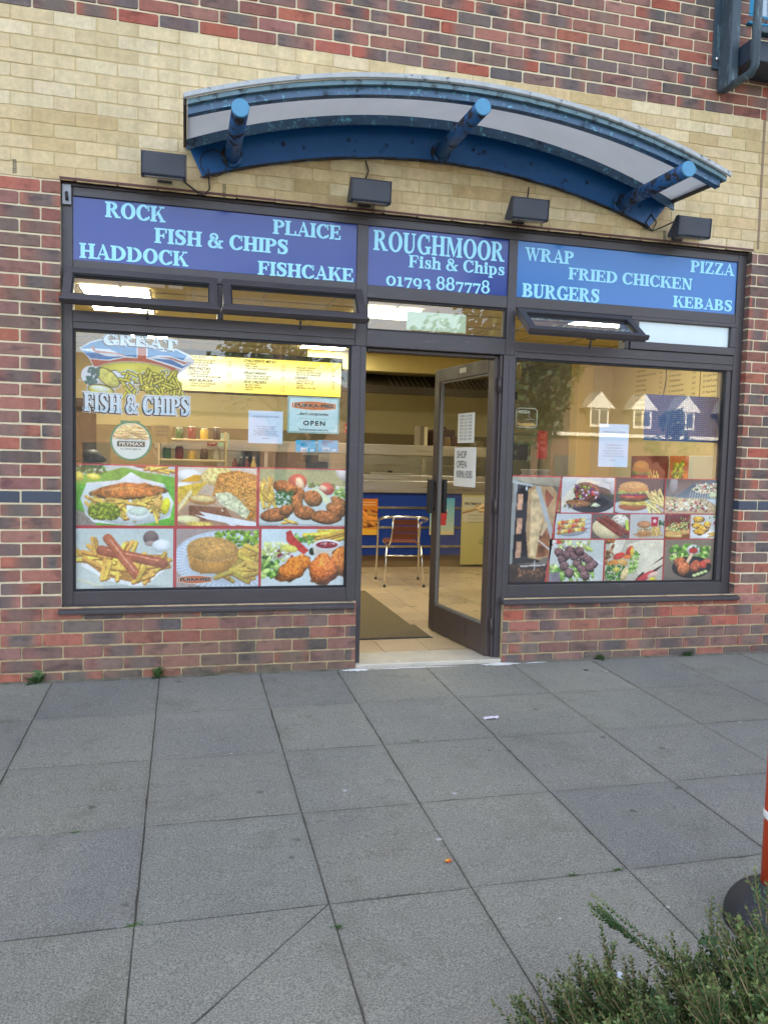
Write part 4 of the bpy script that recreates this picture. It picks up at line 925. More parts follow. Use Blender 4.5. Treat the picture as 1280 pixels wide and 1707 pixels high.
    def photo(s, amt=.055):
        A = s.A; B = A.copy(); B[1:-1, 1:-1] = (A[1:-1, 1:-1] * 4 + (A[:-2, 1:-1] + A[2:, 1:-1] + A[1:-1, :-2] + A[1:-1, 2:]) * 1.4 + (A[:-2, :-2] + A[2:, 2:] + A[:-2, 2:] + A[2:, :-2]) * .6) / 12
        k = 1 + amt * (s.nz(50) - .5) * 2 + amt * .9 * (s.nz(22) - .5) * 2 + amt * .6 * (s.nz(5) - .5) * 2 + amt * .5 * s.r.normal(size=s.X.shape)
        sat = B.max(2) - B.min(2); k = 1 + (k - 1) * np.clip(.35 + sat / 120, .35, 1.3); s.A = np.clip(B * k[..., None], 0, 255)
    def build(s, name, x0, z1, wd, y, mat, cutf=None, lab=None, cat='poster', group=None, parent=None, bright=1.0, thick=True):
        H = s.h; W = s.w; k = wd / W; rows = H + 1; cols = W + 1
        xx = x0 + np.arange(cols) * k; zz = z1 - np.arange(rows) * k
        keep = s.K[:-1, :-1] & s.K[1:, 1:] & s.K[:-1, 1:] & s.K[1:, :-1]
        v = np.zeros((rows, cols, 3)); v[..., 0] = xx[None, :]; v[..., 1] = y; v[..., 2] = zz[:, None]
        ii, jj = np.nonzero(keep); a = ii * cols + jj; f = np.stack([a + cols, a + cols + 1, a + 1, a], 1)
        org = Vector((x0 + wd / 2, y, z1 - H * k)) if parent is None else ORG.get(parent.name, Vector((0, 0, 0)))
        vv = v.reshape(-1, 3) - np.array(org)
        me = bpy.data.meshes.new(name); n = len(vv); me.vertices.add(n); me.vertices.foreach_set('co', vv.ravel().astype(np.float32))
        me.loops.add(f.size); me.loops.foreach_set('vertex_index', f.ravel().astype(np.int32)); me.polygons.add(len(f))
        me.polygons.foreach_set('loop_start', np.arange(0, f.size, 4, dtype=np.int32)); me.polygons.foreach_set('loop_total', np.full(len(f), 4, np.int32))
        me.update(); me.validate()
        at = me.color_attributes.new('Col', 'FLOAT_COLOR', 'POINT'); cc = np.ones((n, 4), np.float32); cc[:, :3] = lin(np.clip(s.A.reshape(-1, 3) * bright, 0, 250)); at.data.foreach_set('color', cc.ravel())
        me.materials.append(mat); o = bpy.data.objects.new(name, me); COL.objects.link(o)
        if parent is None: o.location = org; prop(o, lab, cat, group)
        else: o.parent = parent
        ORG[o.name] = org
        return o
YEL = (236, 196, 92); LET = [(120, 176, 60), (160, 200, 90), (190, 214, 120), (86, 140, 46)]; DKG = [(40, 96, 40), (60, 120, 50), (30, 76, 36)]; TOM = (204, 60, 48); PLT = (216, 224, 224)
def pic_fish(p):
    p.grad((196, 206, 204), (150, 140, 130)); p.poly([(0, .2), (.5, .12), (.75, .05), (1.6, .2), (1.6, 1), (0, 1), (0, .1)], (104, 178, 56), .15, 6)
    p.poly([(0, .72), (.3, .8), (.35, 1), (0, 1)], (150, 136, 126), .1); p.poly([(1.1, .0), (1.6, 0), (1.6, .16)], (206, 214, 216))
    p.leaves(.22, .07, .26, .08, 70, DKG + [(70, 150, 60)], .045); p.ell(.07, .2, .09, .08, 20, (220, 204, 80)); p.ell(.3, .2, .12, .055, 5, (226, 214, 60)); p.ell(.3, .19, .09, .03, 5, (240, 232, 120))
    p.ell(1.2, .02, .42, .12, 5, (226, 230, 232), soft=.03); p.ell(1.1, .0, .25, .07, 5, (150, 74, 56), tx=.2); p.fries(1.28, .06, .2, .035, 12, 0, 25, .26, .02)
    p.poly([(.1, .55), (.2, .3), (.7, .25), (.88, .12), (1.05, .22), (1.4, .3), (1.56, .6), (1.5, .85), (.9, .98), (.3, .93), (.18, .8)], (222, 230, 234), .06, 8)
    p.ell(.83, .7, .7, .27, 2, (214, 222, 226), soft=.03, tx=.04); p.fries(.8, .66, .56, .15, 52, 0, 80, .26, .026)
    p.crumb(.82, .42, .58, .125, -3, (206, 116, 50), .25); p.ell(.7, .39, .3, .03, -6, (226, 148, 76), tx=.2); p.fries(.85, .60, .5, .04, 14, 0, 60, .2, .026)
    p.ell(.47, .76, .26, .15, 3, (110, 122, 30), rough=.3); p.leaves(.47, .75, .22, .12, 150, [(176, 186, 42), (150, 168, 40), (196, 204, 66), (92, 104, 30)], .026, .8)
    p.ell(1.0, .79, .2, .125, 0, (236, 240, 238), soft=.05); p.ell(1.0, .75, .17, .075, 0, (206, 218, 204), tx=.05)
    p.ell(1.43, .66, .075, .15, 12, (226, 216, 40)); p.ell(1.3, .62, .08, .09, 0, (226, 176, 90))
def pic_breaded(p):
    p.grad((226, 214, 196), (176, 128, 96)); p.ell(.2, .15, .22, .1, 0, (232, 232, 230)); p.poly([(.05, .26), (.3, .14), (.45, .16), (.35, .26)], (226, 170, 40)); p.ell(.1, .34, .2, .08, 0, (228, 230, 228))
    p.ell(.65, .16, .28, .16, -8, (232, 206, 130), tx=.2, rough=.2); p.poly([(.0, .35), (.5, .25), (.3, .5), (0, .6)], (232, 192, 60), .1)
    p.poly([(.0, .62), (.22, .35), (.27, .5), (.0, .78)], (226, 182, 80), .1); p.poly([(.02, .66), (.24, .38), (.26, .45), (.03, .75)], (238, 222, 170), .08)
    p.ell(.42, .55, .24, .09, 4, (196, 128, 66)); p.ell(.42, .53, .22, .06, 4, (232, 206, 140)); p.poly([(.2, .64), (.8, .68), (.95, .9), (.2, .9)], (146, 88, 60), .15)
    p.poly([(.58, .48), (.68, .12), (1.0, .06), (1.34, .14), (1.34, .85), (1.18, .88), (.9, .58)], (204, 136, 56), .25, 42); p.poly([(.66, .42), (.74, .16), (1.0, .1), (1.34, .2), (1.34, .66), (1.2, .72), (.95, .44)], (214, 148, 66), .38, 60)
    p.poly([(.62, .44), (.85, .42), (.98, .5), (1.22, .74), (1.14, .86), (.95, .74), (.72, .62)], (214, 214, 176), .22, 26); p.leaves(.92, .62, .2, .12, 26, [(236, 234, 206), (196, 192, 150)], .03)
    p.ell(.18, .87, .22, .07, 2, (236, 224, 170)); p.ell(.38, .95, .26, .05, 2, (222, 192, 90), tx=.15)
    p.poly([(.28, .79), (.48, .82), (.36, .74), (1.34, .92), (1.34, 1.0), (1.0, .96), (.5, .87)], (232, 236, 240)); p.poly([(.8, .93), (1.0, .95), (.95, 1.0)], (220, 224, 228))
def pic_nuggets(p):
    p.grad((158, 164, 118), (176, 178, 134)); p.poly([(0, .24), (1.45, .3), (1.45, 1), (0, 1)], (206, 216, 216)); p.poly([(0, .93), (1.45, .95), (1.45, .98), (0, .965)], (180, 190, 194)); p.poly([(0, .97), (1.45, .985), (1.45, 1), (0, 1)], (70, 60, 60)); p.ell(1.45, .02, .22, .2, 0, (216, 222, 224))
    p.leaves(1.02, .28, .22, .03, 22, [(110, 150, 70), (80, 120, 60)], .04); p.leaves(1.36, .42, .13, .1, 46, LET, .045); p.fries(.12, .45, .12, .14, 20, 80, 40, .28, .028)
    p.ell(.62, .24, .16, .15, -20, (196, 84, 66)); p.ell(.66, .26, .07, .12, -20, (226, 196, 160)); p.ell(1.1, .34, .13, .11, 20, (206, 90, 80)); p.ell(1.04, .33, .08, .05, 30, (228, 190, 160)); p.poly([(.82, .38), (.92, .3), (1.18, .52), (1.1, .6)], (226, 232, 190))
    for a in ((.38, .3, .16, .10, 8), (.62, .42, .12, .11, 0), (.6, .54, .10, .12, 20), (1.3, .55, .16, .07, 25), (.52, .36, .1, .09, 0), (.87, .5, .16, .125, 20), (.62, .62, .09, .1, 0), (1.26, .68, .18, .12, 18), (.27, .78, .24, .11, -8), (.45, .70, .12, .09, -20), (.74, .74, .17, .115, 4), (1.08, .81, .26, .11, 4)): p.crumb(*a, col=(172, 100, 50), rough=.15)
    p.leaves(.42, .5, .14, .12, 110, [(40, 104, 40), (66, 140, 54), (30, 80, 34)], .024, .8); p.fries(.48, .9, .08, .01, 3, 10, 20, .2, .022)
def pic_sausage(p):
    p.grad((200, 212, 208), (206, 214, 206)); p.ell(1.12, .17, .12, .12, 0, (122, 104, 98)); p.ell(1.12, .26, .1, .05, 0, (170, 150, 140)); p.ell(1.28, .3, .15, .11, 0, (222, 230, 230)); p.cap(.0, .8, .5, .98, .03, (214, 214, 190), sh=.1)
    p.poly([(.08, .46), (.12, .62), (.45, .82), (.85, .93), (1.05, .92), (1.42, .62), (1.44, .5)], (236, 240, 240)); p.poly([(.1, .5), (.45, .78), (.85, .88), (1.05, .86), (1.4, .55), (1.36, .45), (.2, .4)], (196, 140, 66), .1)
    p.ell(.8, .95, .6, .03, 0, (170, 178, 172)); p.poly([(.12, .60), (.45, .80), (.85, .905), (1.05, .90), (1.42, .6), (1.05, .94), (.85, .945), (.45, .84)], (238, 242, 242)); p.fries(.35, .5, .22, .09, 16, 20, 30, .34, .036, (238, 190, 80)); p.fries(.75, .66, .34, .1, 22, 60, 60, .3, .036, (238, 190, 80)); p.fries(.8, .32, .2, .04, 5, -60, 30, .16, .034); p.fries(.3, .28, .04, .03, 2, 75, 10, .26, .034); p.fries(1.22, .6, .14, .07, 8, -50, 40, .26, .034)
    p.cap(.4, .37, 1.3, .58, .085, (168, 94, 62), hl=.5, tx=.06); p.cap(.49, .18, .92, .78, .078, (184, 104, 66), hl=0, tx=.06)
    for k in range(22): t = k / 21; p.ell(.52 + .36 * t, .2 + .5 * t, .022, .012, 55, (236, 214, 196), sh=0)
    p.fries(1.05, .78, .1, .06, 6, -50, 30, .2, .034)
def pic_pie(p):
    p.A[:] = (176, 158, 150); p.ell(.82, .55, .86, .5, 4, (196, 208, 222), soft=.02, sh=.1)
    for k in range(60):
        a = 6.283 * k / 60; p.cap(.82 + .68 * math.cos(a), .55 + .39 * math.sin(a), .82 + .83 * math.cos(a), .55 + .475 * math.sin(a), .012, (222, 230, 238), sh=.1)
    p.ell(.82, .55, .66, .37, 4, (190, 202, 214), sh=.1); p.leaves(.95, .18, .33, .12, 150, [(130, 178, 40), (156, 196, 60), (110, 150, 36)], .036, .9)
    p.fries(1.12, .55, .2, .2, 34, -20, 50, .34, .04, (206, 178, 76)); p.fries(.95, .8, .25, .05, 10, 10, 30, .3, .036, (206, 178, 76))
    p.poly([(.18, .36), (.98, .36), (.95, .58), (.78, .72), (.4, .76), (.22, .6)], (196, 144, 66), .08, gradk=.3); p.ell(.55, .62, .34, .14, 0, (188, 136, 60)); p.ell(.58, .36, .41, .21, 4, (206, 158, 84), soft=.04, tx=.06)
    for j in range(6):
        for k in range(26):
            t = k / 25; x = .28 + .11 * j + .18 * t; y = .26 + .22 * t - .02 * j + .016 * math.sin(t * 22)
            if ((x - .58) / .38) ** 2 + ((y - .36) / .18) ** 2 < 1: p.ell(x, y + .012, .014, .010, 0, (160, 112, 56), sh=0); p.ell(x, y, .012, .008, 0, (232, 194, 124), sh=0)
    for k in range(40): t = k / 39; p.ell(.19 + .77 * t, .47 + .09 * math.sin(math.pi * t), .02, .014, 0, (226, 184, 112) if k % 3 else (170, 120, 60), sh=0)
def pic_chicken(p):
    p.grad((206, 224, 228), (214, 224, 224)); p.fries(1.15, .12, .25, .06, 16, -15, 25, .5, .035, (238, 204, 70)); p.leaves(.75, .2, .2, .07, 34, LET, .05); p.leaves(.25, .4, .2, .14, 70, [(226, 232, 170), (200, 214, 110), (240, 240, 210)], .055)
    p.leaves(.15, .66, .14, .16, 60, LET + [(60, 110, 40)], .07); p.leaves(.42, .42, .12, .08, 16, [(150, 40, 70), (220, 214, 220)], .04); p.poly([(.42, .08), (.5, .04), (.56, .16), (.8, .38), (.72, .45), (.5, .3), (.43, .22)], (208, 62, 52), .08); p.ell(.48, .35, .15, .07, 10, (220, 214, 100))
    p.ell(.86, .4, .06, .07, 0, (40, 50, 30)); p.poly([(.86, .3), (1.34, .3), (1.28, .5), (.9, .5)], (214, 206, 190)); p.ell(1.1, .29, .25, .10, 0, (240, 240, 240), soft=.03); p.ell(1.1, .29, .2, .065, 0, (150, 36, 44), tx=.3); p.leaves(1.1, .27, .12, .02, 7, [(230, 190, 190)], .03)
    p.crumb(.54, .68, .32, .17, -32, (224, 128, 44), .3); p.crumb(1.36, .56, .2, .26, 10, (222, 124, 44), .3); p.crumb(1.04, .70, .24, .26, 30, (226, 118, 46), .3)
def pic_doner(p):
    p.A[:] = (120, 110, 96); p.poly([(0, .0), (.5, 0), (.5, .1), (0, .06)], (170, 160, 136), .1, 8); p.poly([(.04, .03), (.07, .03), (.06, .84), (.0, .84), (.0, .5)], (160, 164, 160)); p.poly([(.07, .05), (.3, .1), (.3, .8), (.04, .82)], (26, 24, 28))
    p.poly([(0, .04), (.3, .1), (.3, .12), (0, .07)], (186, 190, 188))
    for y in (.17, .39, .61): p.poly([(.075, y), (.125, y), (.12, y + .15), (.068, y + .15)], (216, 166, 130), .1, gradk=.2)
    p.poly([(.17, .13), (.22, .09), (.40, .1), (.45, .16), (.44, .4), (.40, .74), (.3, .78), (.19, .76), (.16, .5)], (186, 150, 104), .14, 24); p.poly([(.2, .14), (.3, .1), (.32, .4), (.26, .76), (.2, .74)], (212, 186, 138), .12, 26); p.poly([(.34, .12), (.42, .2), (.36, .3), (.33, .2)], (150, 82, 60), .2, 20); p.poly([(.3, .5), (.4, .45), (.38, .74), (.27, .76)], (140, 88, 54), .3, 30)
    p.poly([(.24, .1), (.28, .1), (.42, .5), (.4, .58), (.35, .44)], (176, 182, 184)); p.poly([(.33, .43), (.38, .44), (.32, .56), (.3, .55)], (210, 184, 140)); p.poly([(.28, .6), (.3, .6), (.4, .68), (.39, .69)], (220, 220, 216))
    p.poly([(0, .82), (.5, .82), (.5, 1), (0, 1)], (66, 44, 34), .3, 18); p.leaves(.24, .9, .14, .035, 60, [(150, 96, 54), (110, 64, 38), (180, 126, 76)], .02); p.poly([(.25, .78), (.262, .78), (.262, .88), (.25, .88)], (180, 184, 184)); p.poly([(.12, .83), (.36, .82), (.36, .835), (.12, .845)], (200, 200, 198)); p.ell(.155, .12, .018, .03, 0, (226, 236, 246), sh=0)
def pic_wrap(p):
    p.A[:] = (206, 208, 206); p.ell(.72, .62, .62, .38, 0, (62, 60, 68), soft=.02, sh=.3); p.ell(.72, .6, .5, .29, 0, (40, 38, 46), sh=.3); p.ell(1.2, .08, .25, .12, 0, (200, 204, 206)); p.ell(1.25, .3, .1, .2, 0, (180, 184, 188))
    p.poly([(0, .8), (.05, .6), (.4, .08), (.55, .06), (.95, .16), (.7, .3), (.3, .6), (.1, .8)], (228, 220, 196), .05); p.ell(.62, .42, .34, .27, 20, (120, 70, 50), tx=.3); p.leaves(.6, .42, .28, .2, 90, [(120, 60, 110), (90, 36, 80), (196, 60, 56), (150, 178, 60), (220, 200, 220), (150, 94, 56)], .05)
    p.ell(.42, .72, .32, .10, 4, (150, 100, 58), tx=.3); p.leaves(.85, .72, .08, .07, 8, [(190, 206, 130), (226, 232, 200)], .06); p.leaves(.3, .82, .2, .03, 14, [(150, 170, 60), (110, 60, 100)], .04)
def pic_burger(p, bg0=(66, 66, 78), bg1=(90, 84, 84)):
    p.grad(bg0, bg1); p.ell(.6, .82, .72, .22, 0, (200, 204, 206), soft=.03, sh=.1); p.fries(1.0, .68, .18, .22, 36, 60, 40, .36, .026, (226, 206, 130))
    p.ell(.44, .80, .36, .12, 0, (178, 100, 56)); p.ell(.44, .70, .36, .08, 0, (214, 186, 80), tx=.2, rough=.2); p.leaves(.44, .72, .3, .03, 40, [(226, 200, 110), (200, 170, 70)], .03); p.ell(.44, .60, .36, .08, 0, (110, 62, 56), tx=.3); p.ell(.44, .52, .37, .06, 0, (196, 50, 54)); p.ell(.36, .535, .16, .04, 0, (220, 90, 80)); p.ell(.44, .46, .36, .05, 0, (130, 50, 96), tx=.2)
    p.leaves(.44, .40, .36, .03, 60, LET, .045); p.ell(.44, .26, .36, .16, 0, (206, 156, 96), tx=.05); p.poly([(.07, .30), (.81, .30), (.8, .37), (.08, .37)], (200, 140, 80)); p.leaves(.44, .2, .26, .08, 40, [(240, 222, 180)], .011)
def pic_pizza(p):
    p.grad((66, 70, 76), (176, 184, 186)); p.ell(1.1, .8, .5, .25, 0, (210, 218, 222), sh=.1); p.ell(.2, .2, .1, .3, 0, (130, 140, 146)); p.poly([(0, .5), (.5, .55), (.95, .55), (1.3, .8), (1.3, 1), (0, 1)], (206, 176, 130), .1); p.ell(.45, .75, .6, .2, 0, (210, 184, 140), tx=.1)
    p.leaves(.5, .75, .5, .18, 110, [(190, 60, 50), (236, 222, 176), (232, 230, 210), (214, 180, 120), (90, 120, 50)], .045); p.poly([(.6, .3), (.8, .15), (1.35, .1), (1.35, .35), (.85, .42)], (222, 200, 150), .1); p.leaves(1.02, .25, .3, .12, 80, [(236, 226, 190), (190, 60, 50), (232, 224, 200), (90, 110, 60)], .045)
    for k in range(8): x = .6 + k * .06; p.cap(x, .35, x - .04, .68, .01, (238, 230, 200), sh=.1)
    p.ell(1.18, .45, .17, .12, 0, (204, 206, 160), tx=.2)
def pic_skewers(p):
    p.A[:] = (196, 204, 208); p.ell(.62, .7, .5, .2, -8, (150, 156, 162), sh=.1)
    for j in range(3):
        y = .32 + .18 * j; p.cap(.04, y + .12, 1.25, y - .12, .012, (110, 96, 84), sh=.1)
        for k in range(8): x = .16 + k * .115; p.ell(x, y + .1 - .02 * k - .03, .075, .1, 10, [(232, 190, 70), (206, 84, 56), (190, 130, 60), (226, 206, 120)][(k + j) % 4], tx=.2, rough=.3)
    p.leaves(.6, .5, .5, .25, 60, [(110, 56, 40), (230, 200, 90), (200, 70, 56)], .03)
def pic_kofta(p):
    p.A[:] = (110, 96, 90); p.leaves(.6, .5, .6, .5, 90, [(60, 54, 56), (150, 140, 130)], .03); p.ell(.55, .6, .55, .42, 20, (222, 206, 160), soft=.03, tx=.05); p.ell(.95, .25, .3, .22, 20, (226, 220, 200)); p.leaves(.9, .2, .2, .12, 18, [(226, 200, 180), (240, 230, 220)], .05); p.cap(1.15, .3, 1.2, .7, .06, (190, 210, 70))
    for j in range(2): p.cap(.22 + .2 * j, .22 - .06 * j, .95 + .22 * j, .82 - .06 * j, .10, (140, 66, 52), tx=.25, tf=26, hl=.15)
    for j in range(2):
        for k in range(11): t = k / 10; p.cap(.2 + .2 * j + .75 * t, .3 - .06 * j + .6 * t, .3 + .2 * j + .7 * t, .18 - .06 * j + .6 * t, .012, (104, 44, 38), sh=0)
def pic_meal(p):
    p.A[:] = (196, 196, 190); p.ell(.7, .85, .6, .1, 0, (206, 198, 186)); p.poly([(.1, .8), (.9, .72), (1.2, .84), (.4, .96)], (190, 150, 110)); p.fries(.98, .6, .14, .16, 22, 75, 30, .3, .026, (232, 200, 110)); p.poly([(.78, .12), (1.05, .12), (1.02, .5), (.8, .5)], (196, 40, 60)); p.ell(.91, .28, .07, .08, 0, (236, 210, 214), sh=0); p.leaves(1.18, .36, .1, .1, 26, DKG, .045)
    p.ell(.53, .78, .27, .10, 0, (190, 130, 70)); p.ell(.53, .66, .28, .06, 0, (214, 180, 130), tx=.2); p.leaves(.53, .62, .24, .05, 34, [(150, 90, 60), (220, 190, 120), (120, 150, 60)], .035); p.ell(.53, .42, .27, .15, 0, (200, 140, 92))
def pic_sub(p):
    p.grad((120, 50, 44), (150, 90, 40)); p.cap(.1, .8, .9, .7, .12, (206, 160, 90), tx=.08); p.cap(.1, .6, .8, .4, .10, (214, 176, 110), tx=.08); p.leaves(.5, .5, .36, .18, 90, LET + [(196, 56, 46), (230, 220, 170)], .05); p.cap(.12, .86, .62, .88, .07, (220, 180, 110)); p.leaves(.8, .25, .2, .15, 36, [(170, 50, 44), (206, 196, 150), (120, 150, 60)], .045)
def pic_bites(p):
    p.A[:] = (214, 214, 208); p.ell(.6, .8, .62, .2, 0, (232, 234, 234), sh=.1); p.ell(1.1, .35, .3, .2, 0, (226, 226, 226)); p.ell(1.1, .34, .22, .13, 0, (190, 80, 80)); p.leaves(.9, .1, .2, .05, 20, LET, .05); p.fries(1.0, .8, .25, .08, 14, -20, 20, .3, .028)
    for a in ((.3, .2, .22, .12, 0), (.25, .45, .2, .12, 10), (.5, .6, .22, .14, -10), (.35, .72, .25, .12, 0), (.65, .42, .14, .14, 0)): p.crumb(*a, col=(226, 166, 56), rough=.5)
def pic_lamb(p):
    p.A[:] = (200, 206, 200); p.leaves(.6, .15, .35, .12, 40, [(220, 230, 150), (190, 212, 100), (236, 240, 206)], .09); p.leaves(.5, .8, .55, .18, 110, LET + [(222, 232, 150)], .08); p.poly([(0, .78), (.25, .75), (.3, 1), (0, 1)], (130, 124, 134), .15); p.leaves(.2, .1, .16, .05, 9, [(204, 60, 50), (236, 226, 216)], .06)
    for x0, y0, x1, y1 in ((.1, .1, .65, 1.0), (.4, .15, 1.05, 1.0), (.7, .25, 1.3, .62)): p.cap(x0, y0, x1, y1, .03, (206, 212, 216), sh=.2)
    for x, y in ((.22, .3), (.3, .46), (.36, .62), (.48, .78), (.48, .26), (.58, .4), (.66, .56), (.78, .7), (.86, .84), (.8, .4), (.93, .48), (1.04, .56), (.7, .28), (.4, .36), (.95, .66)): p.crumb(x, y, .115, .10, 30, (118, 84, 84), .4)
def pic_tortilla(p):
    p.A[:] = (196, 190, 170); p.poly([(.1, 0), (.5, 0), (.35, .4), (.15, .3)], (226, 220, 200), .04); p.leaves(.1, .3, .1, .3, 30, [(190, 120, 50), (120, 80, 40)], .06); p.poly([(.5, .15), (.95, 0), (1.45, 0), (1.45, .4), (.85, .86), (.7, .4)], (230, 222, 196), .05, 8); p.leaves(1.1, .2, .3, .14, 22, [(190, 156, 110)], .016); p.poly([(1.45, .4), (.85, .86), (.75, 1), (1.0, 1), (1.45, .62)], (70, 40, 34), .2); p.poly([(.95, .75), (1.45, .45), (1.45, .6), (1.0, .85)], (226, 216, 190))
    p.leaves(.25, .8, .24, .18, 110, [(60, 120, 40), (100, 160, 50), (40, 90, 34)], .045); p.leaves(.72, .55, .1, .25, 50, LET, .05)
    for x, y, rx, ry, a, c in ((.35, .4, .16, .08, -20, TOM), (.6, .28, .14, .08, -60, TOM), (.25, .55, .11, .07, 10, (214, 140, 60)), (.45, .55, .14, .08, 20, (226, 176, 90)), (.55, .42, .12, .06, 0, (220, 120, 50)), (.3, .72, .1, .07, 0, (206, 196, 80)), (.5, .83, .09, .18, 20, (226, 200, 140)), (.66, .3, .05, .12, 0, (236, 190, 60)), (1.0, .9, .3, .08, -30, (200, 60, 60)), (1.2, .85, .16, .07, -20, (232, 190, 170)), (1.2, .95, .1, .05, 0, (226, 206, 60))): p.ell(x, y, rx, ry, a, c, tx=.12)
def pic_drum(p):
    p.grad((146, 132, 112), (120, 106, 92)); p.leaves(.4, .35, .25, .2, 80, LET, .07); p.leaves(.95, .35, .2, .14, 60, LET, .07); p.ell(.7, .68, .5, .27, 0, (34, 32, 36), soft=.02, sh=.3); p.ell(.7, .65, .43, .2, 0, (50, 48, 52)); p.ell(.72, .26, .17, .13, 0, (216, 218, 216), soft=.04); p.ell(.72, .28, .12, .08, 0, (190, 56, 46)); p.leaves(.76, .2, .06, .03, 8, DKG, .03)
    p.cap(.5, .7, .68, .38, .05, (226, 190, 150)); p.crumb(.4, .56, .15, .13, 0, (176, 96, 56), .3); p.crumb(.5, .72, .17, .14, -50, (196, 110, 62), .3); p.crumb(.78, .66, .13, .15, 30, (176, 90, 54), .3); p.ell(.98, .62, .11, .09, 40, (206, 76, 56)); p.ell(1.08, .54, .12, .06, 10, (222, 110, 84))
    for k in range(4): p.ell(.78 + .09 * k, .88 - .03 * k, .07, .045, 0, (196, 214, 120)); p.ell(.78 + .09 * k, .88 - .03 * k, .045, .028, 0, (222, 232, 170))
PYR = PY + .005
def food(fn, px0, px1, py, z0, z1, lab, seed, res=150, mask=None, y=PYR):
    a = wy(px0, py, y).x; b = wy(px1, py, y).x; h = z1 - z0; asp = (b - a) / h; p = Pic(asp, res, (200, 200, 200), seed)
    s_ = asp / {'fish': 1.6, 'breaded': 1.34, 'nuggets': 1.45, 'sausage': 1.48, 'pie': 1.32, 'chicken': 1.45, 'doner': .5, 'wrap': 1.28, 'burger': 1.2, 'pizza': 1.35, 'skewers': 1.25, 'kofta': 1.25, 'meal': 1.3, 'sub': .98, 'bites': 1.2, 'lamb': 1.3, 'tortilla': 1.45, 'drum': 1.4}[fn.__name__[4:]]
    X0 = p.X; p.X = X0 / s_; fn(p); p.X = X0; p.photo(); p.border(.012 * .7 / h if h > .3 else .02)
    g = p.A.mean(2, keepdims=True); p.A = (p.A * .92 + g * .08) * 1.0 + 4
    if mask: mask(p)
    return p.build('food_poster', a, z1, b - a, y, M['attr'], lab=lab)
ZT, ZM, ZB = 1.277, .906, .530
food(pic_fish, 123.5, 294, 830, ZM, ZT, 'window poster of battered fish, chips, mushy peas and a bowl of sauce', 1)
food(pic_breaded, 294.3, 430, 830, ZM, ZT, 'window poster of a broken square breaded fish fillet with a white fork', 2)
food(pic_nuggets, 430.3, 580, 830, ZM, ZT, 'window poster of brown nuggets with parsley and tomato on a white plate', 3)
food(pic_sausage, 123.5, 291.5, 930, ZB, ZM - .001, 'window poster of two crossed sausages on chips in a white tray', 4)
pp = food(pic_pie, 291.8, 433, 930, ZB, ZM - .001, 'window poster of a round golden pie with peas and chips on a ribbed plate', 5)
food(pic_chicken, 433.3, 578.5, 930, ZB, ZM - .001, 'window poster of orange breaded chicken pieces with salad and a red dip', 6)
def badge(parent, x, z, w, h, y, tagl=True):
    def el(mb, rx, rz, yy, n=40, k=2.4):
        mb.poly([(x + rx * math.copysign(abs(math.cos(t)) ** (1.0), math.cos(t)), yy, z + rz * math.sin(t) * (1 if abs(math.cos(t)) < .999 else 1)) for t in [6.283 * i / n for i in range(n)][::1]])
    def lens(mb, rx, rz, yy, n=20):
        c = rz * .55; top = [(x + rx * (1 - 2 * i / n), yy, z + c + (rz - c) * math.sin(math.pi * i / n)) for i in range(n + 1)]; bot = [(x - rx * (1 - 2 * i / n), yy, z - c - (rz - c) * math.sin(math.pi * i / n)) for i in range(n + 1)]
        mb.poly((top + bot)[::-1])
    mb = MB(); lens(mb, w / 2, h / 2, y); mb.build('badge', flat('cream_badge', rgb(232, 226, 206)), parent)
    mb = MB(); lens(mb, w / 2 - h * .06, h / 2 - h * .06, y - .0004); mb.build('badge', flat('orange_badge', rgb(206, 112, 62)), parent)
    mb = MB(); txt(mb, 'PUKKA-PIES', x - w * .455, z - h * .17, h * .52, y - .0008, w=w * .91, bold=.0014); mb.build('badge_lettering_outline', flat('cream_outline', rgb(232, 226, 210)), parent)
    mb = MB(); txt(mb, 'PUKKA-PIES', x - w * .44, z - h * .16, h * .50, y - .0012, w=w * .88, bold=.0010); mb.build('badge_lettering', flat('black_ink', rgb(24, 28, 34)), parent)
bp = wy(325.5, 966, PYR); badge(pp, bp.x, bp.z, .205, .052, PYR - .0006)
mb = MB(); txt(mb, "...don't compromise", bp.x - .05, bp.z - .048, .018, PYR - .0006, w=.12); mb.build('small_print', flat('black_print', rgb(50, 50, 50)), pp)
# right hand window
def dm(p):
    t = p.Y; p.K = p.X <= (p.asp * (1 - .245 * t)); e = (p.X > (p.asp * (1 - .245 * t) - .02)); p.A[e] = (196, 66, 72)
R1, R2, R3, R4 = 1.262, 1.010, .834, .535
food(pic_doner, 848, 934, 880, R4, R1, 'tall window poster of doner meat on a spit with a long knife', 7, 190, dm)
food(pic_wrap, 934.5, 1024, 824, R2, R1, 'window poster of a stuffed kebab wrap with red cabbage on a dark plate', 8, 120)
food(pic_burger, 1024.5, 1107, 824, R2, R1, 'large window poster of a tall salad burger with fries on a dark background', 9, 120)
food(pic_pizza, 1107.5, 1203, 824, R2, R1, 'window poster of a pizza slice being lifted with stringy cheese', 10, 120)
food(pic_skewers, 924, 985, 884, R3, R2 - .001, 'small window poster of chicken and pepper skewers', 11, 90)
food(pic_kofta, 985.5, 1048, 884, R3, R2 - .001, 'small window poster of two long red kofta kebabs on flatbread', 12, 90)
food(pic_meal, 1048.5, 1107, 884, R3, R2 - .001, 'small window poster of a burger meal with fries and a red cup', 13, 90)
food(pic_sub, 1107.5, 1149, 884, R3, R2 - .001, 'small window poster of a filled sub roll on a red and orange background', 14, 90)
food(pic_bites, 1149.5, 1201, 884, R3, R2 - .001, 'small window poster of fried chicken bites with a pink dip', 15, 90)
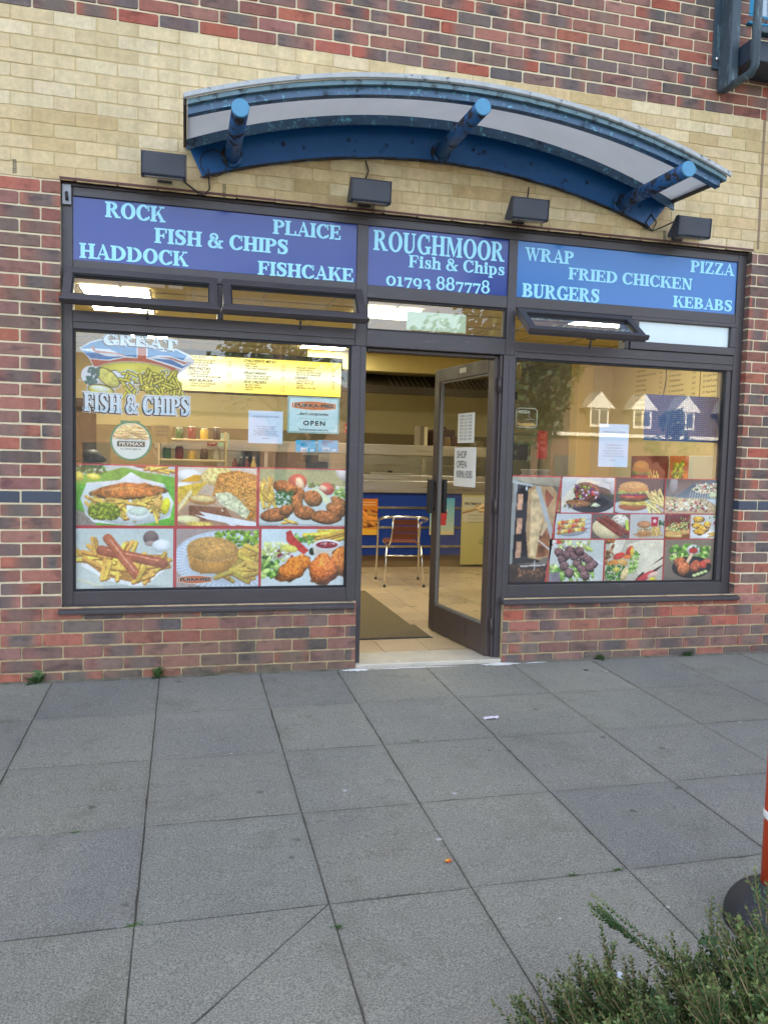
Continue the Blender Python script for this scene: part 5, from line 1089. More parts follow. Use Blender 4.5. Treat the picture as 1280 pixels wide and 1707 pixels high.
food(pic_lamb, 914, 1006, 940, R4, R3 - .001, 'window poster of grilled lamb cubes on steel skewers over lettuce', 16, 120)
food(pic_tortilla, 1006.5, 1105, 940, R4, R3 - .001, 'window poster of a vegetable filled tortilla wrap', 17, 120)
food(pic_drum, 1105.5, 1198.5, 940, R4, R3 - .001, 'window poster of fried drumsticks with dip and cucumber on a black plate', 18, 90)
# ---------------------------------------------------------------- stickers and notices on the glass
YS = PYR
u = 738.0
def c(x, y): return ((x - 100) / u, (y - 80) / u)
p = Pic(960 / u, 200, (220, 226, 230), 31)
outl = [(108, 245), (200, 182), (300, 152), (440, 178), (580, 172), (670, 180), (800, 222), (900, 200), (1005, 245), (1062, 312), (930, 420), (500, 440), (230, 410), (185, 325)]
p.poly([c(*q) for q in outl], (212, 220, 224))
p.poly([c(*q) for q in [(122, 246), (205, 193), (300, 164), (440, 190), (575, 186), (575, 296), (480, 290), (350, 240), (230, 240), (130, 250)]], (40, 122, 170), .08)
p.poly([c(*q) for q in [(130, 262), (230, 270), (330, 300), (480, 296), (330, 330), (200, 325), (160, 290)]], (40, 118, 172), .08)
p.poly([c(*q) for q in [(200, 222), (230, 222), (240, 255), (430, 268), (500, 290), (400, 276), (240, 278), (215, 250)]], (168, 92, 70))
p.poly([c(*q) for q in [(200, 332), (350, 338), (470, 305), (575, 302), (655, 302), (760, 330), (900, 370), (940, 385), (880, 420), (230, 392)]], (170, 84, 62), .06)
p.poly([c(*q) for q in [(583, 186), (650, 186), (650, 360), (583, 360)]], (176, 86, 58))
p.poly([c(*q) for q in [(662, 198), (790, 236), (900, 216), (990, 262), (960, 300), (840, 270), (750, 270), (662, 292)]], (48, 124, 174), .1)
p.poly([c(*q) for q in [(700, 298), (860, 300), (960, 350), (1040, 312), (950, 372), (850, 340), (720, 306)]], (44, 116, 170), .1)
p.poly([c(*q) for q in [(760, 282), (860, 282), (980, 320), (1036, 308), (970, 335), (860, 296)]], (168, 100, 80))
def ce(x, y, rx, ry, a, col, **k): X, Y = c(x, y); p.ell(X, Y, rx / u, ry / u, a, col, **k)
ce(560, 432, 342, 104, 0, (214, 222, 226), sh=0); ce(340, 480, 132, 76, 38, (214, 222, 226), sh=0); ce(285, 588, 130, 62, 8, (214, 222, 226), sh=0); ce(205, 470, 86, 90, 0, (214, 222, 226), sh=0)
ce(560, 430, 330, 95, 0, (60, 66, 20), sh=0); ce(560, 426, 325, 90, 0, (196, 192, 74), sh=.2, tx=.08); ce(480, 395, 170, 45, -6, (206, 200, 84), sh=.2)
p.poly([c(*q) for q in [(360, 420), (400, 410), (560, 500), (548, 545), (430, 525), (390, 470)]], (60, 66, 70)); p.poly([c(*q) for q in [(368, 426), (402, 418), (552, 504), (540, 538), (436, 518), (398, 468)]], (212, 224, 232), .05)
for k in range(84): 
    a = c(p.rr.uniform(450, 960), p.rr.uniform(430, 630)); th = p.rr.uniform(0, 3.14); l = .055
    if k % 3 == 0: a = c(p.rr.uniform(640, 900), p.rr.uniform(430, 600))
    (p.cap(a[0] - l * math.cos(th), a[1] - l * math.sin(th), a[0] + l * math.cos(th), a[1] + l * math.sin(th), .034, (214, 222, 226), sh=0) if k < 30 else None); p.cap(a[0] - l * math.cos(th), a[1] - l * math.sin(th), a[0] + l * math.cos(th), a[1] + l * math.sin(th), .025, (50, 56, 22), sh=0); p.cap(a[0] - l * math.cos(th), a[1] - l * math.sin(th), a[0] + l * math.cos(th), a[1] + l * math.sin(th), .018, (206, 200, 76), sh=.1)
ce(340, 480, 120, 66, 38, (50, 56, 30), sh=0); ce(340, 480, 114, 60, 38, (204, 200, 104), sh=.1, tx=.12)
for k in range(70): t = p.rr.uniform(0, 6.28); q = p.rr.uniform(.2, .95); ce(340 + 90 * q * math.cos(t) - 40 * q * math.sin(t), 480 + 60 * q * math.cos(t) + 50 * q * math.sin(t), 4, 4, 0, (70, 74, 30), sh=0)
for k in range(46):
    yy = p.rr.uniform(400, 545); xx = 232 - abs(yy - 400) * .3 + p.rr.uniform(-40, 50); ce(xx, yy, 15, 15, 0, (24, 56, 60), sh=0); ce(xx, yy, 12, 12, 0, (40, 128, 124), sh=.3)
ce(285, 585, 118, 52, 8, (50, 50, 20), sh=0); ce(285, 588, 112, 46, 8, (206, 200, 60)); ce(280, 575, 100, 28, 8, (206, 216, 210)); 
for k in range(4): ce(225 + 38 * k, 572 + 5 * k, 15, 14, 0, (226, 224, 170), sh=0)
ce(118, 515, 13, 14, 0, (200, 214, 214))
p.K = p.al > .5
a0 = wy(110 + 100 / 4.923, 620, YS); b0 = wy(110 + 1060 / 4.923, 620, YS); tl = wy(110 + 560 / 4.923, 540 + 80 / 4.923, YS)
dec = p.build('window_sticker', a0.x, tl.z + .012, b0.x - a0.x, YS, M['attr'], lab='large window sticker reading GREAT FISH & CHIPS over a flag, fish, chips and peas', cat='sticker')
WDT = b0.x - a0.x; k_ = WDT / 960
def cw(x, y): return (a0.x + (x - 100) * k_, tl.z + .012 - (y - 80) * k_)
silv = flat('silver_vinyl', rgb(206, 222, 230)); ink = flat('ink_outline', rgb(30, 36, 42)); whv = flat('white_vinyl_edge', rgb(214, 222, 224))
def dword(s, x0, y0, x1, h, fn, par):
    xa, za = cw(x0, y0); xb, _ = cw(x1, y0)
    for nm, mt, yy, gw, off in (('lettering_edge', whv, YS - .0008, .11, (0, 0)), ('lettering_shadow', ink, YS - .002, .065, (-.003, -.003)), ('lettering', silv, YS - .0032, .025, (0, 0))):
        mb = MB(); serif(mb, s, xa + off[0], za + off[1], h, yy, w=xb - xa, fn=fn, grow=gw, track=.05); mb.build(nm, mt, par)
xm = cw(600, 0)[0]
dword('GREAT', 302, 190, 905, .060, lambda P: (P[0], P[1] - .008 - ((P[0] - xm) / .2) ** 2 * .010 - (P[0] - xm) * .03), dec)
dword('FISH & CHIPS', 150, 760, 1015, .102, lambda P: (P[0], P[1] - .012 + ((P[0] - xm + .03) / .25) ** 2 * .004 - (P[0] - xm) * .01), dec)
# round FRYMAX sticker
cc_ = wy(219, 735, YS)
t = thing('window_sticker', 'round green edged FRYMAX sticker under the big fish and chips sticker', 'sticker', (cc_.x, YS, cc_.z - .12))
r_ = .118
mb = MB(); mb.poly([(cc_.x + r_ * math.cos(-6.283 * k / 48 + 0), YS, cc_.z + r_ * math.sin(6.283 * k / 48)) for k in range(48)][::1]); 
def disc(cx, cz, rx, rz, y, a0=0, a1=360, n=48):
    mb = MB(); mb.poly([(cx + rx * math.cos(R(a0 + (a1 - a0) * k / n)), y, cz + rz * math.sin(R(a0 + (a1 - a0) * k / n))) for k in range(n)]); return mb
disc(cc_.x, cc_.z, r_, r_, YS).build('green_rim', flat('green_ink', rgb(30, 130, 96)), t)
disc(cc_.x, cc_.z, r_ * .9, r_ * .9, YS - .0005).build('face', flat('pale_label', rgb(206, 220, 214)), t)
q = Pic(2.0, 50, (214, 206, 176), 5); q.fries(1.0, .5, .9, .3, 60, 10, 30, .5, .06, (222, 200, 140)); q.K = ((q.X - 1.0) ** 2 + (q.Y - 1.0) ** 2 < .80) & (q.Y < .95)
q.build('chip_picture', cc_.x - r_, cc_.z + r_, 2 * r_, YS - .001, M['attr'], parent=t)
mb = MB(); mb.box(cc_.x - .078, YS - .0016, cc_.z - .034, cc_.x + .078, YS - .0012, cc_.z - .002); mb.build('name_band', flat('dark_green_ink', rgb(24, 60, 50)), t)
mb = MB(); serif(mb, 'FRYMAX'.replace('Y', 'U') if 'Y' not in G else 'FRYMAX', cc_.x - .07, cc_.z - .029, .022, YS - .002, w=.14) if 'Y' in G and 'X' in G else txt(mb, 'FRYMAX', cc_.x - .068, cc_.z - .028, .030, YS - .002, w=.136, bold=.0004); mb.build('lettering', whv, t)
mb = MB(); txt(mb, 'WE ALWAYS FRY IN', cc_.x - .07, cc_.z + .006, .016, YS - .002, w=.14); txt(mb, 'ALL VEGETABLE OIL', cc_.x - .06, cc_.z - .052, .013, YS - .002, w=.12); mb.build('lettering', flat('grey_ink', rgb(50, 70, 66)), t)
mb = MB(); mb.box(cc_.x - .06, YS - .0016, cc_.z + .104, cc_.x + .05, YS - .0012, cc_.z + .119); mb.build('tab', flat('green_tab', rgb(30, 130, 96)), t)
paper = flat('white_paper', rgb(206, 220, 234), .7); grey_ink = flat('faint_ink', rgb(120, 130, 150))
def sheet(name, pxa, pya, pxb, pyb, lab, cat, mat=None, y=YS, lines=(), tilt=0., ink=grey_ink):
    a = wy(pxa, pya, y); b = wy(pxb, pyb, y); t = thing(name, lab, cat, ((a.x + b.x) / 2, y, b.z))
    mb = MB(); w = b.x - a.x; n = 6
    for i in range(n): 
        x0 = a.x + w * i / n; x1 = a.x + w * (i + 1) / n; f0 = .0015 * math.sin(i * 1.1); f1 = .0015 * math.sin((i + 1) * 1.1); mb.poly([(x0, y + f0, b.z), (x1, y + f1, b.z), (x1, y + f1, a.z), (x0, y + f0, a.z)])
    mb.build('sheet', mat or paper, t)
    if lines:
        mb = MB()
        for (s, fx, fz, fw, sz) in lines: txt(mb, s, a.x + w * fx, b.z + (a.z - b.z) * fz, sz, y - .0025, w=w * fw)
        mb.build('printing', ink, t)
    return t
NL = [('ATTENTION ALL CUSTOMERS', .12, .80, .76, .013), ('DUE TO CURRENT RESTRICTIONS', .22, .50, .56, .010), ('PLEASE KEEP YOUR DISTANCE', .26, .43, .48, .010), ('ONLY THREE CUSTOMERS AT A TIME IN', .15, .36, .70, .010), ('THE SHOP PLEASE WAIT OUTSIDE', .20, .30, .60, .010), ('UNTIL THERE IS ROOM TO COME INSIDE', .13, .24, .74, .010), ('THANK YOU', .40, .14, .20, .010)]
sheet('notice', 414.5, 684, 471, 740, 'white printed notice taped inside the left window', 'notice', lines=NL)
sheet('notice', 999, 706, 1045, 779, 'tall white printed notice taped inside the right window', 'notice', lines=NL)
sheet('notice', 678, 518, 776, 556, 'pale green blank sheet taped inside the glass over the door', 'notice', mat=flat('pale_green_sheet', rgb(190, 206, 170)))
# PUKKA-PIES open sign
a = wy(480, 660, YS); b = wy(565, 724, YS)
t = thing('window_sign', 'square pale PUKKA-PIES sign reading OPEN in the left window', 'sign', ((a.x + b.x) / 2, YS, b.z)); W_ = b.x - a.x; Hh = a.z - b.z
MB().box(a.x, YS, b.z, b.x, YS + .003, a.z).build('board', flat('sign_edge', rgb(150, 180, 172)), t)
MB().box(a.x + .012, YS - .001, b.z + .010, b.x - .012, YS, a.z - .010).build('face', flat('sign_face', rgb(196, 222, 222)), t)
badge(t, (a.x + b.x) / 2, a.z - Hh * .24, W_ * .86, Hh * .26, YS - .0015)
mb = MB(); txt(mb, '...don\'t compromise', a.x + W_ * .18, b.z + Hh * .50, .026, YS - .0022, w=W_ * .6, bold=.0004); txt(mb, 'OPEN', a.x + W_ * .30, b.z + Hh * .22, .040, YS - .0022, w=W_ * .42, bold=.0012, space=1.3); txt(mb, 'Refreshments welcome', a.x + W_ * .22, b.z + Hh * .07, .022, YS - .0022, w=W_ * .56); mb.box(a.x + W_ * .2, YS - .002, b.z + Hh * .40, a.x + W_ * .8, YS - .0016, b.z + Hh * .404)
mb.build('lettering', flat('black_sign_ink', rgb(30, 34, 36)), t)
for k, (x0, x1, l2, lb) in enumerate(((493, 526.5, flat('cyan_card', rgb(60, 170, 206)), 'bright blue printed card under the open sign, the left one of two'), (529, 563.5, flat('pink_blue_card', rgb(120, 176, 206)), 'blue and pink printed card under the open sign, the right one of two'))):
    a = wy(x0, 733.5, YS); b = wy(x1, 754, YS); t = thing('window_card', lb, 'card', ((a.x + b.x) / 2, YS, b.z)); w = b.x - a.x; h = a.z - b.z
    MB().box(a.x, YS, b.z, b.x, YS + .001, a.z).build('card', l2, t)
    mb = MB(); txt(mb, 'CHICKEN\nWINGS' if k == 0 else 'SEASONED\nMEAL', a.x + w * .25, b.z + h * .8, .016, YS - .001, w=w * .5); mb.build('lettering', flat('dark_blue_ink', rgb(40, 60, 110)) if k == 0 else flat('dark_red_ink', rgb(170, 60, 60)), t)
    mb = MB(); mb.box(a.x + w * .25, YS - .001, b.z + .002, a.x + w * .6, YS - .0005, b.z + h * .38); mb.box(a.x + w * .7, YS - .001, b.z + h * .06, a.x + w * .92, YS - .0005, b.z + h * .26); mb.build('price_patch', flat('patch', rgb(206, 214, 220)), t)
    mb = MB(); txt(mb, '50%', a.x + w * .30, b.z + h * .08, .014, YS - .0016, w=w * .25); mb.build('price', ink, t)
# PIZZA sticker
a = wy(861, 680, YS); b = wy(894, 713, YS)
t = thing('window_sticker', 'square outlined PIZZA sticker in the top left of the right window', 'sticker', ((a.x + b.x) / 2, YS, b.z)); w = b.x - a.x; h = a.z - b.z
rr_ = [(a.x + w * fx, YS, b.z + h * fz) for fx, fz in ((.1, 0), (.9, 0), (1, .1), (1, .9), (.9, 1), (.1, 1), (0, .9), (0, .1))]
mb = MB(); mb.tube(rr_, .0028, 4, closed=True); mb.build('outline', flat('pale_line', rgb(190, 190, 170)), t)
mb = MB(); txt(mb, 'PIZZA', a.x + w * .08, b.z + h * .74, .026, YS - .001, w=w * .56, bold=.0004)
mb.tube([(a.x + w * .5, YS, b.z + h * .42), (a.x + w * .72, YS, b.z + h * .45), (a.x + w * .9, YS, b.z + h * .40)], .0015, 4); mb.tube([(a.x + w * .62, YS, b.z + h * .68), (a.x + w * .58, YS, b.z + h * .58), (a.x + w * .68, YS, b.z + h * .5)], .0015, 4); mb.build('lettering', flat('pale_line2', rgb(196, 196, 180)), t)
mb = MB(); mb.poly([(a.x + w * f, YS - .001, b.z + h * g) for f, g in ((.02, .3), (.1, .12), (.5, .02), (.6, .06), (.98, .1), (.9, .2), (.7, .24), (.4, .22), (.2, .18))]); mb.build('hand_shape', flat('tan_vinyl', rgb(186, 146, 84)), t)
# papers taped to the open door
def dsheet(px0, py0, px1, py1, lab, lines, sz):
    # lies on the outer face of the door glass
    d0 = ray(px0, py0); O = Vector((HX, HY, LZ)) + dn_ * .0235
    def hit(px, py): d = Vector(ray(px, py)); t = (O - Vector(CAM)).dot(dn_) / d.dot(dn_); return Vector(CAM) + d * t
    A, B = hit(px0, py0), hit(px1, py1); uA = (A - O).dot(du); uB = (B - O).dot(du)
    t = thing('notice', lab, 'notice', ((A.x + B.x) / 2, (A.y + B.y) / 2, B.z)); lo, hi = min(uA, uB), max(uA, uB)
    # seen from outside the reader's left is the free edge of the leaf
    f = lambda P: (O + du * (hi - (P[0])) + dn_ * P[1] + Vector((0, 0, P[2] - O.z))); w = hi - lo
    mb = MB(); mb.poly([f((0, .001, B.z)), f((w, .001, B.z)), f((w, .001, A.z)), f((0, .001, A.z))]); mb.build('sheet', flat('door_paper', rgb(226, 228, 226)), t)
    mb = MB(); n = len(lines)
    for k, s in enumerate(lines): txt(mb, s, w * .12, B.z + (A.z - B.z) * (1 - (k + 1.1) / (n + 1)), sz, .0025, w=w * (.72 if len(s) > 4 else .45), fn=f)
    mb.build('handwriting', flat('pen_ink', rgb(60, 62, 68)), t); return t
dsheet(764, 690, 790, 738, 'handwritten opening hours sheet taped to the door glass, above the other sheet', ['OPEN  CLOSE', 'MON 11.30 - 10.00', 'TUE 11.30 - 10.00', 'WED 11.30 - 10.00', 'THU 11.30 - 10.00', 'FRI 11.30 - 10.30', 'SAT 11.30 - 10.30', 'SUN 12.00 - 10.00'], .02)
dsheet(758, 746, 792, 813, 'handwritten sheet reading SHOP OPEN NORMAL HOURS taped to the door glass', ['SHOP', 'OPEN', 'NORMAL HOURS'], .075)

# ---------------------------------------------------------------- interior of the shop
FZ = .035
IX0, IX1, IY1, CZ = -1.6, 5.95, 6.3, 2.74
cream = surf('cream_wall', rgb(206, 194, 146), .6, var=.06, vs=2)
mb = MB(); mb.box(IX0 - .1, .28, FZ - .2, IX0, IY1, CZ + .1).box(IX1, .28, FZ - .2, IX1 + .1, IY1, CZ + .1).box(IX0, IY1, FZ - .2, IX1, IY1 + .1, CZ + .1); mb.build('interior_wall', cream, bld)
mb = MB(); mb.box(IX0, .282, -.2, OX0 + .0, .31, CZ).box(OX1, .282, -.2, IX1, .31, CZ).box(OX0, .282, 2.66, OX1, .31, CZ).box(OX0, .282, 0, DX0 - .02, .31, .44).box(DX1 + .02, .282, 0, OX1, .31, .44); mb.build('interior_lining', cream, bld)
dark_band = surf('olive_dark_band', rgb(134, 118, 80), .5, var=.12, vs=2)  # bands added to darken the lower walls, which looked too bright
MB().box(IX0 + .001, IY1 - .03, FZ, IX1 - .001, IY1 - .001, 1.72).build('back_dark_band', dark_band, bld); MB().box(IX1 - .03, .32, FZ, IX1 - .001, 4.09, .96).build('side_dark_band', dark_band, bld); MB().box(IX0 + .001, .32, FZ, IX0 + .03, IY1 - .04, 1.72).build('side_dark_band', dark_band, bld)
MB().box(-1.2, IY1 - .06, FZ, -.35, IY1 - .031, 2.05).build('back_dark_board', surf('dark_board', rgb(58, 48, 34), .6), bld)  # dark board added so the back wall looks less plain and bright
MB().box(OX0, .1405, .42, DX0 - .03, .33, .45).box(DX1 + .03, .1405, .42, OX1, .33, .45).build('window_board', M['white'], bld)
mb = MB(); mb.box(IX0 - .1, .15, CZ, IX1 + .1, IY1 + .1, CZ + .1); prop(mb.build('ceiling', surf('ceiling_tile', rgb(206, 190, 140), .8, var=.04, vs=3)), kind='structure')
MB().box(OX0 + .01, .145, 2.43, OX1 - .01, .27, CZ).build('head_lining', cream, bld)
mb = MB()
for k in range(13): x = IX0 + .05 + k * .6; mb.box(x - .011, .3, CZ - .008, x + .011, IY1, CZ - .001)
for k in range(10): y = .62 + k * .6; mb.box(IX0, y - .011, CZ - .0085, IX1, y + .011, CZ - .0015)
mb.build('ceiling_grid', flat('grid_white', rgb(190, 180, 150)), bld)
# tiled floor
def tile_mat():
    return surf('floor_tile', None, .32, var=.10, vs=4, attr=True, spec=.4, col2=rgb(150, 120, 84), c2=(.62, .8), c2s=20)
ft = MB(); rt = random.Random(4); TS = .322
ix = [2.118 + TS * k for k in range(-12, 13)]; iy = [.045 + TS * k for k in range(0, 20)]
for a in range(len(ix) - 1):
    for b in range(len(iy) - 1):
        x0, x1, y0, y1 = max(ix[a], IX0) + .002, min(ix[a + 1], IX1) - .002, iy[b] + .002, min(iy[b + 1], IY1) - .002
        if x1 - x0 < .02 or y1 - y0 < .02 or (y0 < .28 and (x0 < 1.7 or x1 > 2.95) and y1 < .40): continue
        ft.col = tuple(lin(jit(rt.choice([(190, 168, 136), (184, 162, 130), (196, 174, 140)]), 3)))
        z = FZ + rt.uniform(-.0004, .0004); ft.box(x0, y0 + (.26 if y0 < .28 and (x0 < 1.8 or x1 > 2.9) else 0), FZ - .006, x1, y1, z)
ft.build('floor', tile_mat(), bevel=.0015); prop(bpy.data.objects['floor'], kind='structure')
MB().box(IX0, .27, FZ - .03, IX1, IY1, FZ - .0035).box(1.85, .03, FZ - .03, 2.82, .27, FZ - .0036).build('floor_bed', surf('dark_grout', rgb(72, 60, 48), .9), bld)
# ceiling light panels
lp = emis('lit_diffuser', (1.0, .93, .68), 4.8)
LPX = []
def panel(x, y, lab, H=.3):
    t = thing('ceiling_light', lab, 'ceiling light', (x, y, CZ - .02), 'light panels in the shop ceiling')
    mb = MB(); mb.box(x - .3, y - H, CZ - .014, x - .275, y + H, CZ - .009).box(x + .275, y - H, CZ - .014, x + .3, y + H, CZ - .009).box(x - .275, y - H, CZ - .014, x + .275, y - H + .025, CZ - .009).box(x - .275, y + H - .025, CZ - .014, x + .275, y + H, CZ - .009); mb.build('frame', M['white'], t)
    mb = MB(); h_ = H - .025; mb.poly([(x - .275, y - h_, CZ - .012), (x - .275, y + h_, CZ - .012), (x + .275, y + h_, CZ - .012), (x + .275, y - h_, CZ - .012)]); mb.build('diffuser', lp, t)
panel(.20, 2.85, 'lit ceiling panel behind the leftmost vent', .6); panel(2.62, 2.55, 'lit ceiling panel behind the glass over the door'); panel(2.45, 4.95, 'lit ceiling panel above the right end of the yellow menu board')
panel(4.72, 2.15, 'lit ceiling panel behind the open right hand vent'); panel(.3, 4.9, 'lit ceiling panel behind the top of the big fish and chips sticker')
# service counter
K0, K1, KY = .25, 4.75, 4.40
cn = thing('service_counter', 'steel topped takeaway counter with blue front and three pale trim strips', 'counter', (2.5, KY, FZ))
MB().box(K0, KY + .06, FZ, K1, 5.1, .19).build('plinth', surf('brown_plinth', rgb(128, 104, 74), .5, var=.1), cn)
MB().box(K0, KY, .19, K1, 5.1, .948).build('front_panel', flat('counter_blue', rgb(26, 58, 140), .35), cn)
for z in (.296, .529, .769): MB().box(K0, KY - .012, z - .014, K1, KY - .0005, z + .014).build('trim_strip', M['alu'], cn)
MB().box(K0 - .01, KY - .04, .949, K1 + .01, 5.14, 1.10).build('steel_worktop', M['steel'], cn, bevel=.01)
MB().box(K0, KY - .02, 1.102, K1, KY + .04, 1.165).build('steel_upstand', M['steel'], cn, bevel=.006)
MB().box(K0 + .2, KY - .01, 1.40, K1 - .1, KY + .42, 1.53).build('heated_gantry', M['steel'], cn, bevel=.01)
for x in (K0 + .25, 1.7, 3.62, K1 - .2): MB().box(x - .02, KY + .05, 1.102, x + .02, KY + .09, 1.399).build('gantry_post', M['steel'], cn)
mb = MB(); mb.poly([(K0 + .2, KY, 1.166), (K1 - .1, KY, 1.166), (K1 - .1, KY, 1.399), (K0 + .2, KY, 1.399)]); mb.build('sneeze_screen', M['glass_in'], cn)
# frying range and hood behind
rg = thing('frying_range', 'stainless steel frying range standing behind the counter', 'frying range', (3.2, 5.4, FZ))
MB().box(1.2, 5.42, FZ, 5.2, 6.2, 1.06).build('cabinet', M['steel'], rg, bevel=.01)
MB().box(1.2, 5.95, 1.061, 5.2, 6.2, 1.42).build('upstand', M['steel'], rg, bevel=.01)
for k in range(4): MB().box(1.5 + k * .9, 5.5, 1.0605, 2.2 + k * .9, 5.9, 1.10).build('fryer_lid', M['steel'], rg, bevel=.01)
hd = thing('extractor_hood', 'long dark extractor hood with slatted filters above the frying range', 'hood', (3.2, 5.4, 2.2))
dk = surf('dark_hood_steel', rgb(66, 58, 48), .4, metal=.5, var=.15, vs=3)
MB().box(2.35, 5.32, 2.215, 5.2, 5.36, 2.32).build('lip', dk, hd, bevel=.004)
mb = MB(); mb.prism([(2.35, 5.361, 2.30), (2.35, 5.75, 2.50), (2.35, 5.80, 2.50), (2.35, 5.40, 2.28)], (2.85, 0, 0)); mb.build('filter_bank', dk, hd)
mb = MB()
for g0 in (2.55, 3.45, 4.35):
    for k in range(8): x = g0 + k * .075; mb.hexa([(x, 5.366, 2.305), (x + .012, 5.366, 2.305), (x + .012, 5.38, 2.305), (x, 5.38, 2.305), (x, 5.74, 2.497), (x + .012, 5.74, 2.497), (x + .012, 5.752, 2.49), (x, 5.752, 2.49)])
mb.build('filter_fins', M['steel'], hd)
MB().box(2.3, 5.33, 2.505, 5.25, 6.29, CZ - .01).build('bulkhead', surf('yellow_bulkhead', rgb(222, 204, 136), .6, var=.04), hd)
# menu board, lit from inside
mm = thing('menu_board', 'long yellow backlit menu board hanging over the counter', 'menu board', (1.7, 4.62, 2.07))
bx0, bx1, bz0, bz1, by = .30, 2.60, 2.085, 2.49, 4.62
p = Pic((bx1 - bx0) / (bz1 - bz0), 48, (250, 220, 84), 3); p.al[:] = 1
g = np.exp(-((p.Y - .45) / .27) ** 2) * .95; g2 = np.exp(-((p.X - 1.6) / 1.3) ** 2); p.A = p.A * (1 - np.clip(g + g2 * .5, 0, 1)[..., None]) + np.array((255, 250, 214)) * np.clip(g + g2 * .5, 0, 1)[..., None]
p.build('lit_face', bx0, bz1, bx1 - bx0, by, emis('backlit_yellow', None, .24, attr=True), parent=mm)
MB().box(bx0 - .02, by + .004, bz0 - .02, bx1 + .02, by + .12, bz1 + .06).build('box', surf('menu_box', rgb(52, 46, 34), .5), mm, bevel=.004)
mi = flat('menu_ink', rgb(40, 32, 12)); mb = MB()
def mcol(x, z, head, items, price=True):
    txt(mb, head, x, z, .044, by - .003, shear=.3, bold=.0012); 
    txt(mb, '\n'.join(items), x + .02, z - .030, .030, by - .003, shear=.3, spline=.92, bold=.0006)
    if price: txt(mb, '\n'.join(random.Random(len(head) + k).choice(['2.20', '1.80', '3.40', '2.95', '0.80']) for k in range(len(items))), x + .43, z - .030, .030, by - .003, shear=.3, spline=.92)
mcol(.82, 2.455, 'CHICKEN', ["CHICKEN NUGGETS", "CHICKEN BURGER", "SPICY BURGER"]); mcol(.82, 2.325, 'PIES PASTIES', ['STEAK & KIDNEY', 'BEEF & ONION', 'CHICKEN & MUSHROOM']); mcol(.82, 2.19, 'BEEF BURGER', ['QUARTER POUNDER', 'HALF POUNDER'])
mcol(1.44, 2.445, "CHILDREN'S MENU", ['SAUSAGE', 'FISH CAKE', 'CHICKEN NUGGETS']); mcol(1.44, 2.305, 'VEGETARIAN', ['VEGETABLE NUGGETS', 'VEGETABLE BURGER']); mcol(1.44, 2.20, 'SIDE ORDERS', ['MUSHY PEAS', 'BAKED BEANS', 'GRAVY'])
mcol(2.04, 2.43, '', ['PICKLED ONION', 'ONION RINGS', 'BOTTLE OF KETCHUP', 'BOTTLE OF VINEGAR']); mcol(2.04, 2.275, 'DRINKS', ['LARGE BOTTLE', 'SMALL BOTTLE', 'CANS', 'MINERAL WATER']); mcol(.36, 2.40, 'FISH', ['COD', 'ROCK', 'PLAICE', 'HADDOCK', 'SCAMPI'])
mb.build('menu_lettering', mi, mm)
# price sheets on the right hand wall
for k, (ya, yb) in enumerate(((2.98, 3.62), (2.38, 2.96), (1.75, 2.36))):
    lab = ['large cream pizza price sheet on the side wall, furthest from the window', 'large cream pizza price sheet on the side wall, middle of the three', 'large cream pizza price sheet on the side wall, nearest to the window'][k]
    t = thing('price_sheet', lab, 'price sheet', (IX1 - .01, (ya + yb) / 2, 1.9))
    MB().box(IX1 - .014, ya, 1.86, IX1 - .004, yb, 2.52).build('sheet', flat('cream_sheet', rgb(214, 200, 146)), t)
    mb = MB(); fn = lambda P: (IX1 - .0155, yb - .04 - P[0], P[2])
    r = random.Random(k + 3)
    for j in range(10):
        s = r.choice(['Seafood Special', 'Hot & Spicy', 'Garlic Bread with Cheese', 'Meat Feast', 'Vegetarian Hot', 'Chicken Supreme', 'Farmhouse', 'Half Pounder']); txt(mb, '%d. %s' % (j + 1 + 10 * k, s), 0, 2.44 - j * .056, .036, 0, fn=fn); txt(mb, '%.2f' % r.uniform(4, 9), yb - ya - .16, 2.44 - j * .056, .032, 0, fn=fn)
    mb.build('printing', flat('dark_print', rgb(60, 50, 34)), t)
# furniture: chair, mat
tw = M['alu']; wd = surf('red_brown_slat', rgb(122, 62, 44), .4, var=.2, vs=10, stretch=(1, 6, 6))
ch = thing('chair', 'metal cafe chair with red brown slatted seat and back facing the counter', 'chair', (0, 0, 0))
for sx in (-1, 1):
    mb = MB(); mb.tube([(sx * .235, .27, 0), (sx * .232, .25, .2), (sx * .228, .23, .45), (sx * .228, .20, .62), (sx * .24, .10, .655)], .0115, 10); mb.build('leg', tw, ch)
    mb = MB(); mb.tube([(sx * .205, -.26, 0), (sx * .190, -.215, .25), (sx * .178, -.18, .43)], .0115, 10); mb.build('leg', tw, ch)
    for (x, y) in ((sx * .235, .27), (sx * .205, -.26)): mb = MB(); mb.lathe([(.014, 0), (.014, .02)], (x, y, 0), 10); mb.build('foot', M['black'], ch)
    mb = MB(); mb.tube([(sx * .172, .20, .435), (sx * .165, -.15, .42), (sx * .150, -.20, .44), (sx * .140, -.235, .52), (sx * .125, -.27, .72)], .0095, 8); mb.build('back_upright', tw, ch)
pts = [(.24, .10, .655), (.255, -.02, .672), (.245, -.16, .70)] + [(.245 * math.cos(R(a)), -.16 - .12 * math.sin(R(a)), .70 + .03 * math.sin(R(a))) for a in range(15, 180, 15)] + [(-.245, -.16, .70), (-.255, -.02, .672), (-.24, .10, .655)]
mb = MB(); mb.tube(pts, .013, 10); mb.build('arm_rail', tw, ch)
mb = MB(); mb.tube([(-.19, -.215, .25 + .07), (.19, -.215, .32)], .008, 8); mb.tube([(-.175, .19, .425), (.175, .19, .425)], .008, 8); mb.build('stretcher', tw, ch)
